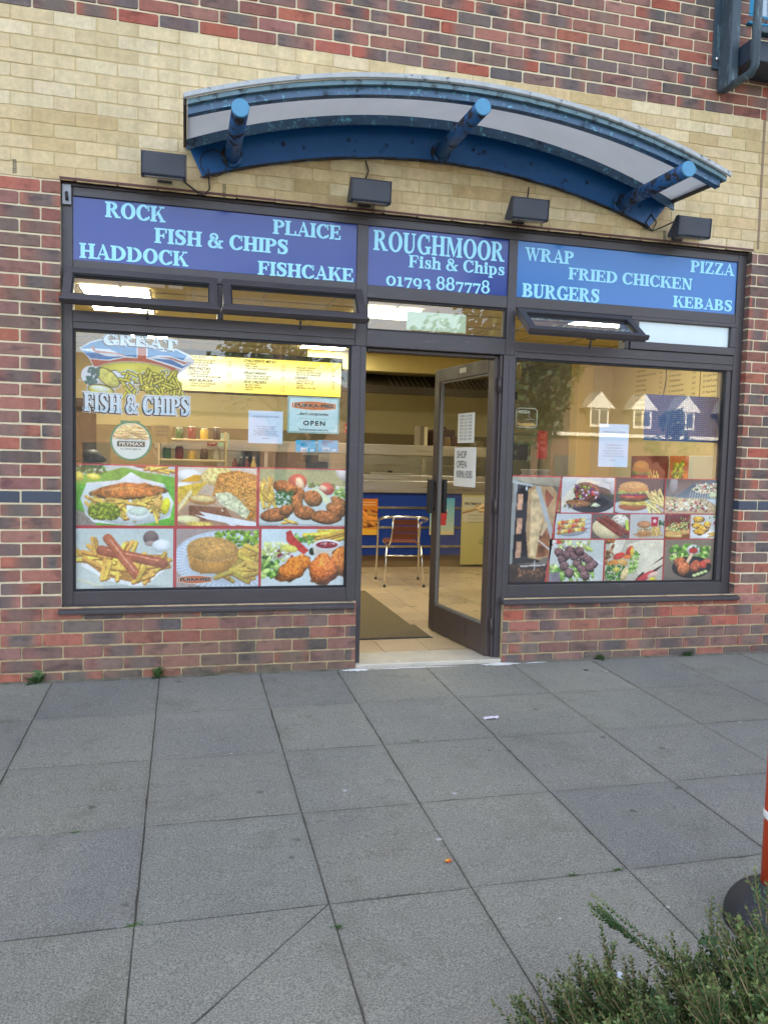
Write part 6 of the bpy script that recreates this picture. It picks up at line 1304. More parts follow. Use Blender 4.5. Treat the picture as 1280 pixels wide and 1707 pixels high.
for k in range(3):
    z0 = .50 + k * .07; y0 = -.232 - .012 * k; w = .128
    mb = MB(); mb.hexa([(-w, y0, z0), (w, y0, z0), (w, y0 + .012, z0), (-w, y0 + .012, z0), (-w, y0 - .014, z0 + .062), (w, y0 - .014, z0 + .062), (w, y0 - .002, z0 + .062), (-w, y0 - .002, z0 + .062)]); mb.build('back_slat', wd, ch, bevel=.003)
for k in range(6):
    y0 = -.19 + k * .068; zc = .44 + .012 * ((k - 2.5) / 2.5) ** 2; MB().box(-.172, y0, zc, .172, y0 + .058, zc + .011).build('seat_slat', wd, ch, bevel=.003)
ch.location = (3.02, 3.22, FZ); ch.rotation_euler[2] = R(-7)
dm_ = thing('doormat', 'worn brown ribbed entrance mat on the tiled floor inside the door', 'mat', (2.1, 1.7, FZ))
mtm = surf('mat_fibre', rgb(112, 98, 70), .95, var=.25, vs=60, bump=.004, bs=300)
MB().box(1.6, 1.12, FZ + .0005, 2.53, 2.76, FZ + .008).build('carpet_strip', mtm, dm_, bevel=.003); MB().box(1.6, .705, FZ + .0005, 2.56, 1.118, FZ + .012).build('carpet_end', mtm, dm_, bevel=.003); MB().box(1.59, .690, FZ + .0003, 2.575, .7045, FZ + .006).build('rubber_edge', M['black'], dm_)
# posters on the counter front
def kposter(px0, py0, px1, py1, lab, paint, seed):
    a = wy(px0, py0, KY - .014); b = wy(px1, py1, KY - .014); w = b.x - a.x; h = a.z - b.z; p = Pic(w / h, 80, (220, 130, 40), seed); paint(p); return p.build('poster', a.x, a.z, w, KY - .016, M['attr'], lab=lab)
def kp1(p):
    p.grad((206, 116, 36), (220, 150, 50)); p.ell(.36, .55, .5, .26, 0, (120, 60, 36), tx=.2); p.fries(.38, .52, .3, .12, 24, 20, 30, .4, .045, (216, 146, 60)); p.poly([(0, .82), (.75, .86), (.75, 1), (0, 1)], (232, 176, 60))
    for k in range(2): p.cap(.1, .1 + .07 * k, .6, .1 + .07 * k, .012, (240, 224, 190), sh=0)
def kp2(p): p.grad((90, 176, 206), (206, 206, 176)); p.poly([(.2, .35), (.5, .33), (.46, .75), (.26, .75)], (200, 40, 60)); p.ell(.35, .34, .17, .06, 0, (236, 232, 236)); p.poly([(0, .9), (.7, .9), (.7, 1), (0, 1)], (220, 200, 150))
def kp3(p):
    p.grad((196, 186, 130), (196, 184, 112)); p.poly([(.02, .05), (.9, .05), (.9, .40), (.02, .40)], (204, 196, 170)); p.fries(.4, .2, .3, .05, 16, 0, 20, .25, .02, (214, 190, 140))
    for k in range(6): p.cap(.1, .3 + .02 * k, .5, .3 + .02 * k, .004, (90, 80, 60), sh=0)
    for k in range(9): a = R(200 + 17 * k); p.cap(.42, .74, .42 + .16 * math.cos(a), .74 + .16 * math.sin(a), .01, (70, 110, 50), sh=0)
kposter(590, 831, 628.5, 891, 'orange poster of fried chicken on the blue counter front', kp1, 41); kposter(717, 830, 756, 891, 'pale blue poster with a red cup on the blue counter front', kp2, 42)
o = kposter(770, 823, 812, 940, 'tall yellow FRYMAX poster on the blue counter front behind the door glass', kp3, 43)
a = wy(774, 842, KY - .018); mb = MB(); txt(mb, 'FRYMAX', a.x, a.z, .05, KY - .018, w=.22, bold=.001); mb.build('lettering', flat('poster_ink', rgb(50, 60, 60)), o)
# things standing on and around the counter
def item(name, lab, cat, px, py, y, zb, fn, group=None):
    P = wy(px, py, y); t = thing(name, lab, cat, (P.x, y, zb), group); fn(t, P.x, y, zb); return t
def bxs(t, nm, mt, *b, bev=.006): 
    mb = MB(); [mb.box(*q) for q in b]; return mb.build(nm, mt, t, bevel=bev)
brm = surf('dark_brown_case', rgb(66, 44, 36), .5, var=.1)
def case(t, x, y, z): bxs(t, 'body', brm, (x - .13, y - .14, z, x + .15, y + .14, z + .20)); mb = MB(); mb.tube([(x - .05, y - .02, z + .20), (x - .03, y - .02, z + .23), (x + .06, y - .02, z + .23), (x + .08, y - .02, z + .20)], .010, 6); mb.build('handle', M['black'], t)
item('carry_case', 'dark brown carry case with a handle standing on the steel gantry', 'case', 733, 722, KY + .2, 1.531, case)
def binder(t, x, y, z): bxs(t, 'spine', flat('grey_board', rgb(110, 100, 84)), (x - .06, y - .12, z, x - .005, y + .13, z + .235)); bxs(t, 'pages', flat('cream_pages', rgb(206, 196, 160)), (x - .0045, y - .11, z, x + .042, y + .12, z + .228))
item('ring_binder', 'grey and cream ring binder standing beside the dark case on the gantry', 'binder', 703, 722, KY + .2, 1.531, binder)
def tray(t, x, y, z): bxs(t, 'tray', flat('white_enamel', rgb(206, 196, 160)), (x - .30, y - .12, z, x + .30, y + .16, z + .06)); bxs(t, 'lid', M['steel'], (x - .28, y - .10, z + .061, x + .28, y + .14, z + .085)); bxs(t, 'knob', M['black'], (x - .03, y - .02, z + .0855, x + .03, y + .02, z + .11))
item('serving_tray', 'white serving tray with a steel lid on the counter behind the doorway', 'tray', 650, 785, KY + .25, 1.102, tray)
item('serving_tray', 'white serving tray with a steel lid on the counter seen through the left window', 'tray', 545, 775, KY + .25, 1.102, tray)
def shelf(t, x, y, z):
    bxs(t, 'side', flat('pale_board', rgb(186, 170, 130)), (x - .33, y, z, x - .31, y + .25, z + .62), (x + .31, y, z, x + .33, y + .25, z + .62))
    for k in range(3): bxs(t, 'shelf_board', flat('pale_board2', rgb(196, 180, 140)), (x - .3095, y, z + .12 + .2 * k, x + .3095, y + .25, z + .14 + .2 * k))
sx_ = wy(322, 745, 3.2)
st = item('shelf_unit', 'open shelf unit holding jars and tubs seen through the left window', 'shelf', 322, 745, 3.2, .96, shelf)
jm = [surf('jar_' + n_, cl, .35, var=.1) for n_, cl in (('red', rgb(120, 40, 36)), ('dark', rgb(44, 34, 30)), ('green', rgb(50, 90, 46)), ('yellow', rgb(206, 170, 60)), ('white', rgb(200, 196, 180)))]
labs = {0: 'small red lidded jar', 1: 'small dark brown lidded jar', 2: 'small green lidded jar', 3: 'small yellow lidded jar', 4: 'small white lidded jar'}; rj = random.Random(9)
for lv in range(3):
    for k in range(5):
        ci = (lv * 2 + k * 3) % 5; x = sx_.x - .25 + k * .12; z = .96 + .1405 + .2 * lv; h = rj.uniform(.09, .14)
        t = thing('jar', labs[ci] + ' on the ' + ['bottom', 'middle', 'top'][lv] + ' board of the shelf unit', 'jar', (x, 3.3, z), 'jars on the shelf unit')
        mb = MB(); mb.lathe([(.035, 0), (.04, .01), (.04, h * .8), (.028, h * .9), (.028, h * .92)], (x, 3.3, z), 14); mb.build('body', jm[ci], t)
        mb = MB(); mb.lathe([(.031, h * .921), (.031, h)], (x, 3.3, z), 14); mb.build('lid', M['white'], t)
def low(t, x, y, z): bxs(t, 'top', M['steel'], (x - 1.2, y, z - .03, x + .9, y + .5, z)); bxs(t, 'cabinet', flat('cream_unit', rgb(170, 156, 116)), (x - 1.18, y + .02, FZ, x + .88, y + .48, z - .0305))
item('worktop', 'low steel topped unit along the left side of the shop', 'worktop', 250, 775, 3.15, .955, low)
def slicer(t, x, y, z): 
    bxs(t, 'body', surf('dark_red_machine', rgb(110, 50, 44), .4), (x - .12, y - .1, z, x + .12, y + .12, z + .28)); mb = MB(); mb.lathe([(.09, 0), (.12, .02), (.05, .09), (.03, .10)], (x, y, z + .285), 18); mb.build('hopper', M['black'], t)
item('milkshake_machine', 'dark red machine with a black hopper behind the bottom left of the window', 'machine', 153, 750, 1.9, .98, slicer)
def crate(t, x, y, z): 
    g_ = flat('bright_green_plastic', rgb(110, 176, 50)); mb = MB(); mb.box(x - .08, y - .1, z, x + .08, y - .09, z + .18).box(x - .08, y + .09, z, x + .08, y + .1, z + .18).box(x - .08, y - .0895, z, x - .07, y + .0895, z + .18).box(x + .07, y - .0895, z, x + .08, y + .0895, z + .18).box(x - .0695, y - .0895, z, x + .0695, y + .0895, z + .01); mb.build('tub', g_, t); bxs(t, 'napkins', M['white'], (x - .06, y - .07, z + .011, x + .06, y + .07, z + .15))
item('napkin_tub', 'bright green plastic tub beside the dark red machine', 'tub', 134, 755, 1.75, .98, crate)
def lw2(t, x, y, z): bxs(t, 'top', flat('cream_top', rgb(176, 160, 116)), (x - .35, y - .2, z - .03, x + .45, y + .3, z)); bxs(t, 'cabinet', flat('cream_unit2', rgb(150, 136, 100)), (x - .33, y - .18, FZ, x + .43, y + .28, z - .0305))
item('side_table', 'cream side unit under the dark red machine', 'table', 150, 770, 1.8, .979, lw2)
def plant(t, x, y, z):
    mb = MB(); mb.lathe([(.035, 0), (.05, .08), (.045, .08)], (x, y, z), 14); mb.build('pot', surf('terracotta', rgb(140, 76, 50), .7), t)
    mb = MB(); r = random.Random(3)
    for k in range(60): a = r.uniform(0, 6.28); e = r.uniform(.3, 1.5); l = .10; d = Vector((math.cos(a) * math.cos(e), math.sin(a) * math.cos(e), math.sin(e))); b = Vector((x, y, z + .08)); s_ = d.cross(Vector((0, 0, 1))).normalized() * .012; mb.poly([b, b + d * l * .5 - s_, b + d * l, b + d * l * .5 + s_])
    mb.build('leaves', leafm, t)
item('pot_plant', 'small green pot plant on the low unit beside the round sticker', 'plant', 261, 750, 3.0, .956, plant)
sheet('notice', 253, 708, 287, 739, 'cream printed sheet hanging inside, right of the round sticker', 'notice', mat=flat('cream_notice', rgb(206, 190, 140)), y=2.6, lines=[('OUR CHIPS ARE COOKED', .15, .8, .7, .03), ('IN VEGETABLE OIL', .2, .6, .6, .03), ('PLEASE ASK STAFF', .2, .4, .6, .03)])
# right hand side of the room
bxs(bld, 'interior_column', surf('yellow_column', rgb(206, 184, 112), .6, var=.04), (5.42, 4.0, FZ, 5.62, 4.2, CZ - .012))
bxs(bld, 'interior_partition', cream, (5.621, 4.1, FZ, 5.949, 4.14, CZ - .012))
def vend(t, x, y, z): 
    bxs(t, 'body', flat('sage_cabinet', rgb(96, 100, 70)), (x - .24, y, z, x + .24, y + .4, z + .55)); bxs(t, 'window', M['black'], (x - .16, y - .006, z + .22, x + .06, y - .0005, z + .42)); bxs(t, 'panel', flat('sage_light', rgb(130, 128, 96)), (x - .21, y - .005, z + .45, x + .21, y - .0005, z + .53))
item('hot_cabinet', 'sage green hot cabinet with a small dark window behind the pizza sticker', 'cabinet', 872, 750, 4.5, 1.165, vend)
t = sheet('poster', 896, 718, 911, 765, 'narrow red poster with a yellow foot beside the hot cabinet', 'poster', mat=flat('red_poster', rgb(170, 50, 50)), y=3.9, lines=[('HOT', .25, .72, .5, .08), ('DRINKS', .15, .52, .7, .06), ('80p', .25, .3, .5, .07)], ink=flat('pink_print', rgb(226, 130, 120)))
def boxes(t, x, y, z): 
    for k in range(6): bxs(t, 'flat_box', flat('cardboard_%d' % k, rgb(176 + 4 * (k % 3), 160, 124)), (x - .2 + .01 * (k % 2), y - .2, z + .045 * k, x + .2 + .01 * (k % 2), y + .2, z + .045 * k + .042), bev=.003)
item('pizza_box_stack', 'stack of plain flat pizza boxes behind the right window, left stack', 'boxes', 962, 775, 2.4, .90, boxes); item('pizza_box_stack', 'stack of plain flat pizza boxes behind the tall white notice, right stack', 'boxes', 1016, 775, 2.2, .90, boxes)
def lw3(t, x, y, z): bxs(t, 'top', flat('side_top', rgb(150, 136, 104)), (x - 1.0, y - .3, z - .03, x + 1.3, y + .3, z)); bxs(t, 'cabinet', flat('side_cab', rgb(130, 116, 84)), (x - .98, y - .28, FZ, x + 1.28, y + .28, z - .0305))
item('side_counter', 'cream side counter carrying the pizza boxes behind the right window', 'counter', 990, 785, 2.3, .899, lw3)
def wposter(y0, y1, z0, z1, lab, paint, seed):
    w = y1 - y0; h = z1 - z0; p = Pic(w / h, 90, (150, 70, 30), seed); paint(p); p.build('poster', 0, z1, w, 0, M['attr'], lab=lab)
    o = [q for q in bpy.data.objects if q.get('label') == lab][0]; o.rotation_euler[2] = R(-90); o.location = (IX1 - .012, (y0 + y1) / 2, z0); return o
def wp1(p): pic_burger(p, (120, 50, 36), (150, 70, 40))
def wp2(p): p.grad((196, 110, 50), (150, 70, 36)); p.leaves(.35, .4, .2, .25, 80, [(170, 176, 50), (206, 196, 60), (110, 140, 40)], .07); p.crumb(.6, .6, .2, .34, 30, (186, 110, 50), .3); p.crumb(.85, .75, .25, .2, 0, (190, 106, 50), .3)
wposter(2.86, 3.6, .98, 1.46, 'orange poster of a burger and chips on the side wall under the price sheets', wp1, 51); wposter(2.1, 2.83, .98, 1.46, 'orange poster of fried chicken and herbs on the side wall under the price sheets', wp2, 52)
# dark blue perforated blind sheet hanging inside the right window
t = thing('mesh_screen', 'dark blue perforated sheet hanging inside the right window', 'screen', (4.0, .22, 1.45))
a = wy(1075, 658, .22); b = wy(1203, 737, .22); mb = MB(); nx, nz_ = 44, 22; dx = (b.x - a.x) / nx; dz = (a.z - b.z) / nz_
zt = lambda x: .0
for j in range(nz_ + 1): z = b.z + dz * j; mb.poly([(a.x, .22, z - dz * .41), (b.x, .22, z - dz * .41), (b.x, .22, z + dz * .41), (a.x, .22, z + dz * .41)])
for i in range(nx + 1):
    x = a.x + dx * i
    for j in range(nz_): z = b.z + dz * (j + .41); mb.poly([(x - dx * .39, .2202, z), (x + dx * .39, .2202, z), (x + dx * .39, .2202, z + dz * .18), (x - dx * .39, .2202, z + dz * .18)])
mb.build('mesh', surf('navy_mesh', rgb(48, 82, 132), .7, var=.2, vs=3), t)

# more stock and fittings
def bottle(t, x, y, z, c_, h=.2, r=.03):
    mb = MB(); mb.lathe([(r * .9, 0), (r, .008), (r, h * .62), (r * .45, h * .8), (r * .4, h * .9)], (x, y, z), 14); mb.build('body', c_, t); mb = MB(); mb.lathe([(r * .45, h * .901), (r * .45, h)], (x, y, z), 12); mb.build('cap', M['white'], t)
for i, (px, ci, lb) in enumerate(((392, 0, 'red sauce bottle at the left end of the counter row seen under the menu board'), (402, 1, 'dark vinegar bottle second from the left in the counter row'), (412, 0, 'red sauce bottle between the dark and the yellow bottle on the counter'), (423, 3, 'yellow sauce bottle on the counter, right end of the row'))):
    P = wy(px, 760, KY + .1); t = thing('sauce_bottle', lb, 'bottle', (P.x, KY + .1, 1.102), 'sauce bottles on the counter'); bottle(t, P.x, KY + .1, 1.102, jm[ci], .24, .034)
def till(t, x, y, z): bxs(t, 'drawer', M['black'], (x - .2, y - .15, z, x + .2, y + .2, z + .1)); bxs(t, 'keypad', surf('till_grey', rgb(60, 58, 56), .5), (x - .18, y - .12, z + .101, x + .18, y + .12, z + .2)); bxs(t, 'display', surf('till_display', rgb(40, 60, 50), .2), (x - .1, y + .121, z + .15, x + .1, y + .14, z + .28))
item('till', 'dark shop till on the counter seen under the open sign', 'till', 520, 765, KY + .3, 1.102, till)
def fridge(t, x, y, z): bxs(t, 'body', flat('fridge_white', rgb(196, 198, 186), .35), (x - .25, y - .3, z, x + .25, y + .3, z + 1.42)); bxs(t, 'seal', M['gasket'], (x - .24, y - .306, z + .9, x + .24, y - .301, z + .91)); bxs(t, 'handle', M['alu'], (x - .23, y - .33, z + .95, x - .21, y - .301, z + 1.2))
item('fridge', 'white fridge at the right end of the shop behind the right window', 'fridge', 1219, 765, 1.6, FZ, fridge)
t = thing('cable', 'thin black cable hanging from the ceiling behind the right window', 'cable', (4.9, 2.6, 1.9)); a = wy(1108, 600, 2.0); b = wy(1104, 662, 2.0)
mb = MB(); mb.tube([(a.x, 2.0, CZ - .01), (a.x + .01, 2.0, a.z), (b.x + .03, 2.0, (a.z + b.z) / 2), (b.x, 2.0, b.z), (b.x - .1, 2.0, b.z - .25)], .006, 6); mb.build('wire', M['black'], t)
for k, (px0, py0, px1, py1, lb, cl, tx_) in enumerate(((574, 706, 582, 722, 'small dark red sign on the back wall beside the door post', rgb(150, 44, 40), 'NO'), (346, 733, 362, 744, 'small dark red label on the shelf wall left of the printed notice', rgb(120, 44, 44), 'COD'), (364, 722, 382, 745, 'small pale green price card left of the printed notice', rgb(150, 176, 150), 'PIES'))):
    sheet('wall_label', px0, py0, px1, py1, lb, 'label', mat=flat('label_%d' % k, cl), y=3.9, lines=[(tx_, .15, .4, .7, .05)], ink=flat('label_ink_%d' % k, rgb(220, 214, 200)))
def kiosk(t, x, y, z): bxs(t, 'cabinet', surf('dark_olive_unit', rgb(66, 62, 44), .5, var=.15), (x - .35, y, z, x + .35, y + .4, z + .30)); bxs(t, 'shelf', M['steel'], (x - .36, y - .01, z + .301, x + .36, y + .41, z + .32)); bxs(t, 'vent', M['black'], (x - .3, y - .004, z + .05, x + .3, y - .0005, z + .12))
item('warming_cabinet', 'dark olive warming cabinet on the counter behind the printed notice', 'cabinet', 455, 762, KY + .3, 1.102, kiosk)
for k, (px, lb) in enumerate(((880, 'stack of clear lidded tubs at the foot of the right window, left stack'), (905, 'stack of clear lidded tubs at the foot of the right window, right stack'))):
    P = wy(px, 785, 1.2); t = thing('tub_stack', lb, 'tubs', (P.x, 1.2, 1.08))
    for j in range(5): mb = MB(); mb.lathe([(.05, 0), (.06, .035), (.062, .036), (.062, .042)], (P.x, 1.2, 1.08 + .043 * j), 18); mb.build('tub', flat('tub_cream', rgb(180, 176, 160), .4), t)
item('wall_table', 'narrow cream table carrying the stacks of tubs', 'table', 892, 800, 1.2, 1.079, lambda t, x, y, z: (bxs(t, 'top', flat('table_top', rgb(150, 140, 110)), (x - .22, y - .15, z - .03, x + .22, y + .15, z)), [bxs(t, 'leg', M['alu'], (x + a - .015, y + b - .015, FZ, x + a + .015, y + b + .015, z - .0305)) for a in (-.19, .19) for b in (-.12, .12)]))
# ---------------------------------------------------------------- post on its black base, right edge
Pb = (2.586, -2.80)
po = thing('post', 'orange post with a white band standing in a black domed base at the right edge', 'post', (Pb[0], Pb[1], gz(Pb[1])))
z0 = gz(Pb[1]); rub = surf('black_rubber_base', (.028, .030, .036), .6, var=.25, vs=12, bump=.0012, bs=120, col2=rgb(96, 92, 84), c2=(.58, .74), c2s=8)
prof = [(.150, 0), (.150, .02)] + [(.148 * math.cos(R(a)) + .001, .02 + .125 * math.sin(R(a))) for a in range(5, 76, 7)] + [(.045, .148), (.04, .150)]
MB().lathe(prof, (Pb[0], Pb[1], z0), 40).build('base', rub, po)
org = surf('orange_plastic', rgb(226, 78, 30), .5, var=.14, vs=9, col2=rgb(140, 60, 40), c2=(.60, .75), c2s=26, stretch=(1, 1, .3))
MB().lathe([(.046, .14), (.046, 1.05), (.03, 1.08)], (Pb[0], Pb[1], z0), 28).build('pole', org, po)
MB().lathe([(.047, .345), (.049, .35), (.049, .366), (.047, .371)], (Pb[0], Pb[1], z0), 28).build('band', M['white'], po)

# ---------------------------------------------------------------- evergreen bush at the bottom right
bush = thing('bush', 'dense evergreen bush with fine needle leaves at the bottom right corner', 'bush', (2.05, -3.45, gz(-3.45)))
rb = random.Random(21)
def leafmat(name, c1, c2_):
    m, nt, N, L = new_mat(name); out = N.new('ShaderNodeOutputMaterial'); p = N.new('ShaderNodeBsdfPrincipled'); a = N.new('ShaderNodeAttribute'); a.attribute_name = 'Col'
    c = mix(nt, a.outputs['Color'], ramp(nt, noise(nt, 9, 3), .3, .7, (.75, .8, .8, 1), (1.2, 1.2, 1.0, 1)), 1.0, 'MULTIPLY'); L.new(c, p.inputs['Base Color']); p.inputs['Roughness'].default_value = .55
    t = N.new('ShaderNodeBsdfTranslucent'); L.new(c, t.inputs[0]); ms = N.new('ShaderNodeMixShader'); ms.inputs[0].default_value = .25; L.new(p.outputs[0], ms.inputs[1]); L.new(t.outputs[0], ms.inputs[2]); L.new(ms.outputs[0], out.inputs[0]); return m
needle = leafmat('needle_leaf', 0, 0)
lf = MB(); sm_ = MB()
def sprig(b, d, L_, nl=44, lw=.0034, ll=.022, stem_r=.0022):
    P = Vector(b); D = Vector(d).normalized(); n = 9; pts = [P.copy()]; bend = Vector((rb.uniform(-.12, .12), rb.uniform(-.12, .12), rb.uniform(-.02, .10)))
    for k in range(n): D = (D + bend / n * 1.6).normalized(); P = P + D * (L_ / n); pts.append(P.copy())
    sm_.tube(pts, [stem_r * (1 - .6 * k / n) for k in range(n + 1)], 4, caps=False)
    tone = rb.uniform(.75, 1.2)
    for j in range(nl):
        t = .12 + .88 * (j + rb.random()) / nl; f = t * n; i = min(int(f), n - 1); q = pts[i].lerp(pts[i + 1], f - i); ax = (pts[i + 1] - pts[i]).normalized()
        a = j * 2.4 + rb.uniform(-.4, .4); up = ax.orthogonal().normalized(); sd2 = ax.cross(up); o = (up * math.cos(a) + sd2 * math.sin(a))
        l = ll * rb.uniform(.6, 1.15) * (1 - .45 * t); dl = (o * .85 + ax * .65).normalized(); w = dl.cross(ax).normalized() * lw * rb.uniform(.8, 1.3)
        young = max(0, t - .8) / .2; k = tone * rb.uniform(.75, 1.25)
        c_ = Vector((.07, .135, .044)) * (1 - young) + Vector((.19, .25, .08)) * young; c_ = Vector((.15, .10, .04)) if rb.random() < .02 else c_; lf.col = tuple(v * k for v in c_)
        m_ = q + dl * l * .5; lf.poly([q, m_ - w, q + dl * l, m_ + w])
# outline of the top of the bush as seen: points on the ground plan with heights
def crown(px, py, z): P = wz(px, py, z); return P
heads = []
for (px, py, z, r_, n) in ((900, 1705, .03, .07, 8), (950, 1680, .06, .08, 12), (985, 1650, .08, .10, 15), (1010, 1700, .10, .12, 18), (1060, 1665, .14, .11, 15), (1075, 1715, .16, .12, 18), (1120, 1620, .17, .10, 17), (1150, 1680, .20, .12, 20), (1190, 1585, .22, .10, 14), (1215, 1650, .24, .12, 20), (1245, 1560, .27, .09, 14), (1270, 1640, .27, .12, 20), (1295, 1545, .29, .09, 10), (1225, 1545, .26, .05, 4), (1130, 1590, .18, .05, 4), (1000, 1625, .11, .05, 4), (1320, 1650, .30, .12, 18), (1230, 1710, .28, .14, 22), (1140, 1740, .22, .14, 16), (1330, 1720, .32, .14, 16), (1050, 1760, .16, .12, 12), (960, 1730, .07, .12, 12)):
    c_ = crown(px, py, z); base = Vector((c_.x + .10, c_.y - .10, max(gz(c_.y), c_.z - .30)))
    for k in range(int(n * 1.35)):
        tip = c_ + Vector((rb.uniform(-r_, r_), rb.uniform(-r_, r_), rb.uniform(-.10, .03) + (.05 if k % 9 == 0 else 0))); b = base + Vector((rb.uniform(-.10, .10), rb.uniform(-.10, .10), rb.uniform(0, .08)))
        d = tip - b; sprig(b, d, d.length, nl=58 if rb.random() > .12 else 16)
        for j in range(3): q = b.lerp(tip, rb.uniform(.35, .8)); dd = (d.normalized() + Vector((rb.uniform(-.8, .8), rb.uniform(-.8, .8), rb.uniform(-.1, .6)))).normalized(); sprig(q, dd, rb.uniform(.06, .13), nl=28)
# the long shoot that leans out to the left
a_ = wz(1160, 1640, .15); b_ = wz(975, 1503, .20)
for k in range(5):
    q = a_.lerp(b_, .14 * k); sprig(q + Vector((rb.uniform(-.01, .01), 0, rb.uniform(-.01, .01))), (b_ - a_) + Vector((rb.uniform(-.02, .02), rb.uniform(-.02, .02), rb.uniform(-.02, .03))), (b_ - q).length * (1.0 if k == 0 else rb.uniform(.6, .95)), nl=80, ll=.020)
lf.build('foliage', needle, bush); sm_.build('stems', surf('woody_stem', rgb(136, 118, 80), .8), bush)
# broad leaves of another plant growing behind it
bl = thing('broad_leaved_plant', 'few broad dark green leaves poking out between the bush and the black base', 'plant', (2.5, -2.9, gz(-2.9)))
mb = MB(); bmat = surf('broad_leaf', rgb(40, 84, 50), .45, var=.25, vs=20)
for px, py, z, s_, az in ((1178, 1560, .14, .032, 2.2), (1196, 1578, .15, .034, 1.2), (1222, 1570, .15, .03, .5), (1205, 1600, .14, .032, 1.6), (1262, 1590, .19, .03, 0.2), (1278, 1572, .19, .03, .9), (1168, 1592, .13, .028, 2.6)):
    c_ = wz(px, py, z); n = 14; ring_ = []
    tilt = Vector((math.cos(az) * .5, math.sin(az) * .5, 1)).normalized(); e1 = tilt.orthogonal().normalized(); e2 = tilt.cross(e1)
    for k in range(n): a = 6.283 * k / n; r_ = s_ * (1 + .12 * math.cos(5 * a)) * (.8 if k == 0 else 1); ring_.append(mb.vert(c_ + e1 * r_ * math.cos(a) + e2 * r_ * math.sin(a) + tilt * (-.012 + .006 * math.sin(3 * a))))
    cc = mb.vert(c_); [mb.face((ring_[k], ring_[(k + 1) % n], cc)) for k in range(n)]
    mb.tube([c_, c_ + Vector((.02, -.03, -.12)), (c_.x + .03, c_.y - .05, gz(c_.y))], .003, 5)
mb.build('leaves', bmat, bl)

# ---------------------------------------------------------------- the other side of the road (seen mirrored in the glass)
rend = surf('warm_render', rgb(120, 92, 66), .9, var=.06); rtile = surf('brown_roof_tile', rgb(84, 66, 50), .85, var=.15, vs=3); wpaint = surf('white_joinery', rgb(206, 200, 184), .5, var=.06)
def house(x0, x1, y, ez, rz, dorm, lab, wall, dx=6.0, hip=2.0):
    t = thing('house', lab, 'house', ((x0 + x1) / 2, y, -.4)); yb = y - dx
    MB().box(x0, yb, -.5, x1, y, ez).build('wall', wall, t)
    mb = MB(); e = .4; a = [(x0 - e, y + e, ez), (x1 + e, y + e, ez), (x1 + e, yb - e, ez), (x0 - e, yb - e, ez)]; r0 = (x0 + hip, (y + yb) / 2, rz); r1 = (x1 - hip, (y + yb) / 2, rz)
    i = [mb.vert(q) for q in a] + [mb.vert(r0), mb.vert(r1)]; mb.face((i[1], i[0], i[4], i[5])); mb.face((i[2], i[1], i[5])); mb.face((i[3], i[2], i[5], i[4])); mb.face((i[0], i[3], i[4])); mb.face((i[0], i[1], i[2], i[3])); mb.build('roof', rtile, t)
    MB().box(x0 - e, y + e + .001, ez - .14, x1 + e, y + e + .08, ez + .06).build('gutter', wpaint if dorm else rtile, t)
    sl = (rz - ez) / (dx / 2 + e)
    for xd in dorm:
        zb = ez + .45; yf = y + .12
        d = MB().box(xd - .62, yf - 1.9, zb, xd + .62, yf, zb + 1.15).build('dormer', wpaint, t)
        mb = MB(); mb.prism([(xd - .95, yf + .15, zb + 1.12), (xd + .95, yf + .15, zb + 1.12), (xd, yf + .15, zb + 2.1)], (0, -2.6, 0)); mb.build('gable', wpaint, d)
        mb = MB(); mb.box(xd - .50, yf + .001, zb + .15, xd - .06, yf + .02, zb + 1.02).box(xd + .06, yf + .001, zb + .15, xd + .50, yf + .02, zb + 1.02); mb.build('window', surf('dark_glass', (.03, .035, .04), .1), d)
    for k in range(int((x1 - x0) / 4)): MB().box(x0 + 1.5 + k * 4, y + .001, .6, x0 + 2.9 + k * 4, y + .05, 1.9).build('window', surf('dark_pane', (.04, .045, .05), .15), t)
    return t
brk = surf('orange_brick', rgb(104, 76, 60), .9, var=.1)
house(20.5, 50, -38, 3.2, 8.6, (24.8, 27.7, 30.7, 33.9, 37.2), 'long low house with white gabled dormers across the road', brk)
house(-26, 12, -40, 3.9, 7.0, (), 'long brown roofed house across the road behind the camera', rend, hip=4)
def tree(x, y, h, cr, seed, lab, dens=2600, kind=(.035, .07, .02)):
    r = random.Random(seed); zb = -.4; t = thing('tree', lab, 'tree', (x, y, zb), 'trees across the road')
    mb = MB(); P = [(x, y, zb), (x + .1, y, zb + h * .3), (x - .1, y + .1, zb + h * .6), (x, y, zb + h * .85)]; mb.tube(P, [h * .03, h * .024, h * .014, h * .006], 10)
    cl = []
    for k in range(16):
        a = r.uniform(0, 6.28); hh = r.uniform(.32, .92); rad = cr * r.uniform(.3, .85) * (1 - abs(hh - .6)); q = Vector((x + rad * math.cos(a), y + rad * math.sin(a), zb + h * hh)); cl.append((q, cr * r.uniform(.22, .4)))
        mb.tube([(x, y, zb + h * hh * .72), tuple(q)], [h * .008, h * .003], 5)
    mb.build('trunk', surf('bark', rgb(84, 68, 52), .9, var=.2), t); lv = MB()
    for k in range(dens):
        q, s_ = r.choice(cl); d = Vector((r.gauss(0, 1), r.gauss(0, 1), r.gauss(0, .8))); d = d.normalized() * s_ * r.uniform(.5, 1.15); c_ = q + d; n1 = Vector((r.gauss(0, 1), r.gauss(0, 1), r.gauss(0, 1))).normalized(); e1 = n1.orthogonal().normalized() * .16; e2 = n1.cross(e1).normalized() * .09
        kk = r.uniform(.6, 1.4); lv.col = tuple(v * kk for v in kind); lv.poly([c_ - e1, c_ - e2, c_ + e1, c_ + e2])
    lv.build('crown', needle, t)
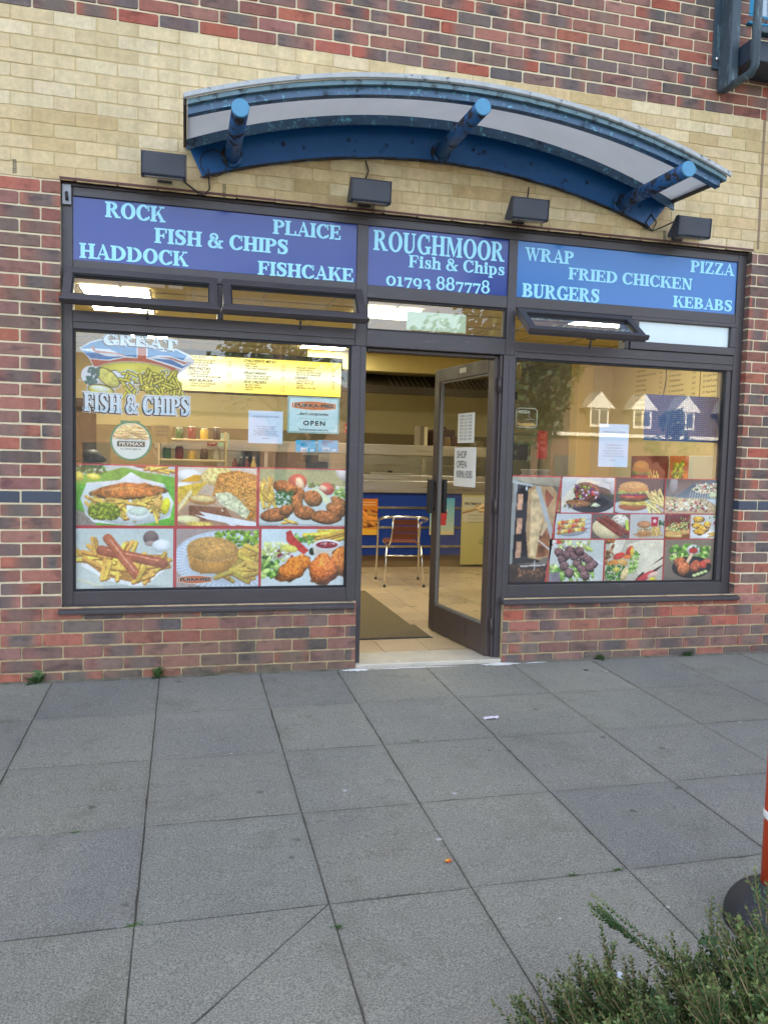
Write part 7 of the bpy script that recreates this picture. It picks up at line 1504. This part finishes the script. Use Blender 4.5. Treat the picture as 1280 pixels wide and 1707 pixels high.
tree(10.5, -22, 8.5, 3.4, 1, 'leafy dark tree across the road between the two houses'); tree(4.5, -27, 8.6, 3.0, 2, 'tall leafy tree across the road in front of the brown roof'); tree(14.6, -24, 9.5, 1.9, 3, 'broad dark green tree across the road at the end of the dormer house', 3400)
tree(22.2, -27, 5.0, 1.2, 4, 'small young tree across the road in front of the dormers', 500); tree(-14, -30, 8, 3.4, 6, 'leafy tree across the road at the far left')
def car(x, y, colr, lab):
    t = thing('parked_car', lab, 'car', (x, y, -.4), 'cars parked along the road'); z = -.4; L_ = 2.1
    bm_ = surf('car_paint_%d' % int(x), colr, .25, var=.02, coat=.6)
    side = [(-2.1, .28), (-2.08, .62), (-1.95, .80), (-1.2, .92), (-.55, 1.36), (-.1, 1.45), (.75, 1.43), (1.45, 1.02), (1.95, .96), (2.1, .75), (2.08, .3)]
    mb = MB(); mb.prism([(x + a, y - .85, z + b) for a, b in side], (0, 1.7, 0)); b = mb.build('body', bm_, t, bevel=.06, seg=3)
    gl = surf('car_glass', (.02, .025, .03), .06); mb = MB()
    for s_ in (-.853, .843): mb.prism([(x + a, y + s_, z + b_) for a, b_ in [(-1.0, .96), (-.5, 1.33), (.0, 1.38), (.0, .96)]], (0, .012, 0)); mb.prism([(x + a, y + s_, z + b_) for a, b_ in [(.07, .96), (.07, 1.38), (.68, 1.36), (1.2, 1.0)]], (0, .012, 0))
    mb.build('side_window', gl, t)
    for a in (-1.3, 1.3):
        for s_ in (-.86, .68):
            w = MB().lathe([(.31, 0), (.32, .03), (.32, .15), (.31, .18)], (x + a, y + s_, z + .32), 24, 'y').build('wheel', M['gasket'], t); MB().lathe([(.19, -.004 if s_ < 0 else .178), (.17, .002 if s_ < 0 else .184)], (x + a, y + s_, z + .32), 20, 'y').build('rim', M['alu'], w)
    for s_ in (-.6, .6): MB().lathe([(.10, -2.09), (.07, -2.11)], (x, y + s_, z + .62), 14, 'x').build('headlight', M['white'], t)
car(8.0, -10.6, rgb(150, 150, 160), 'silver car parked across the road, nearer one'); car(13.2, -10.8, rgb(110, 124, 160), 'blue car parked across the road, farther one')
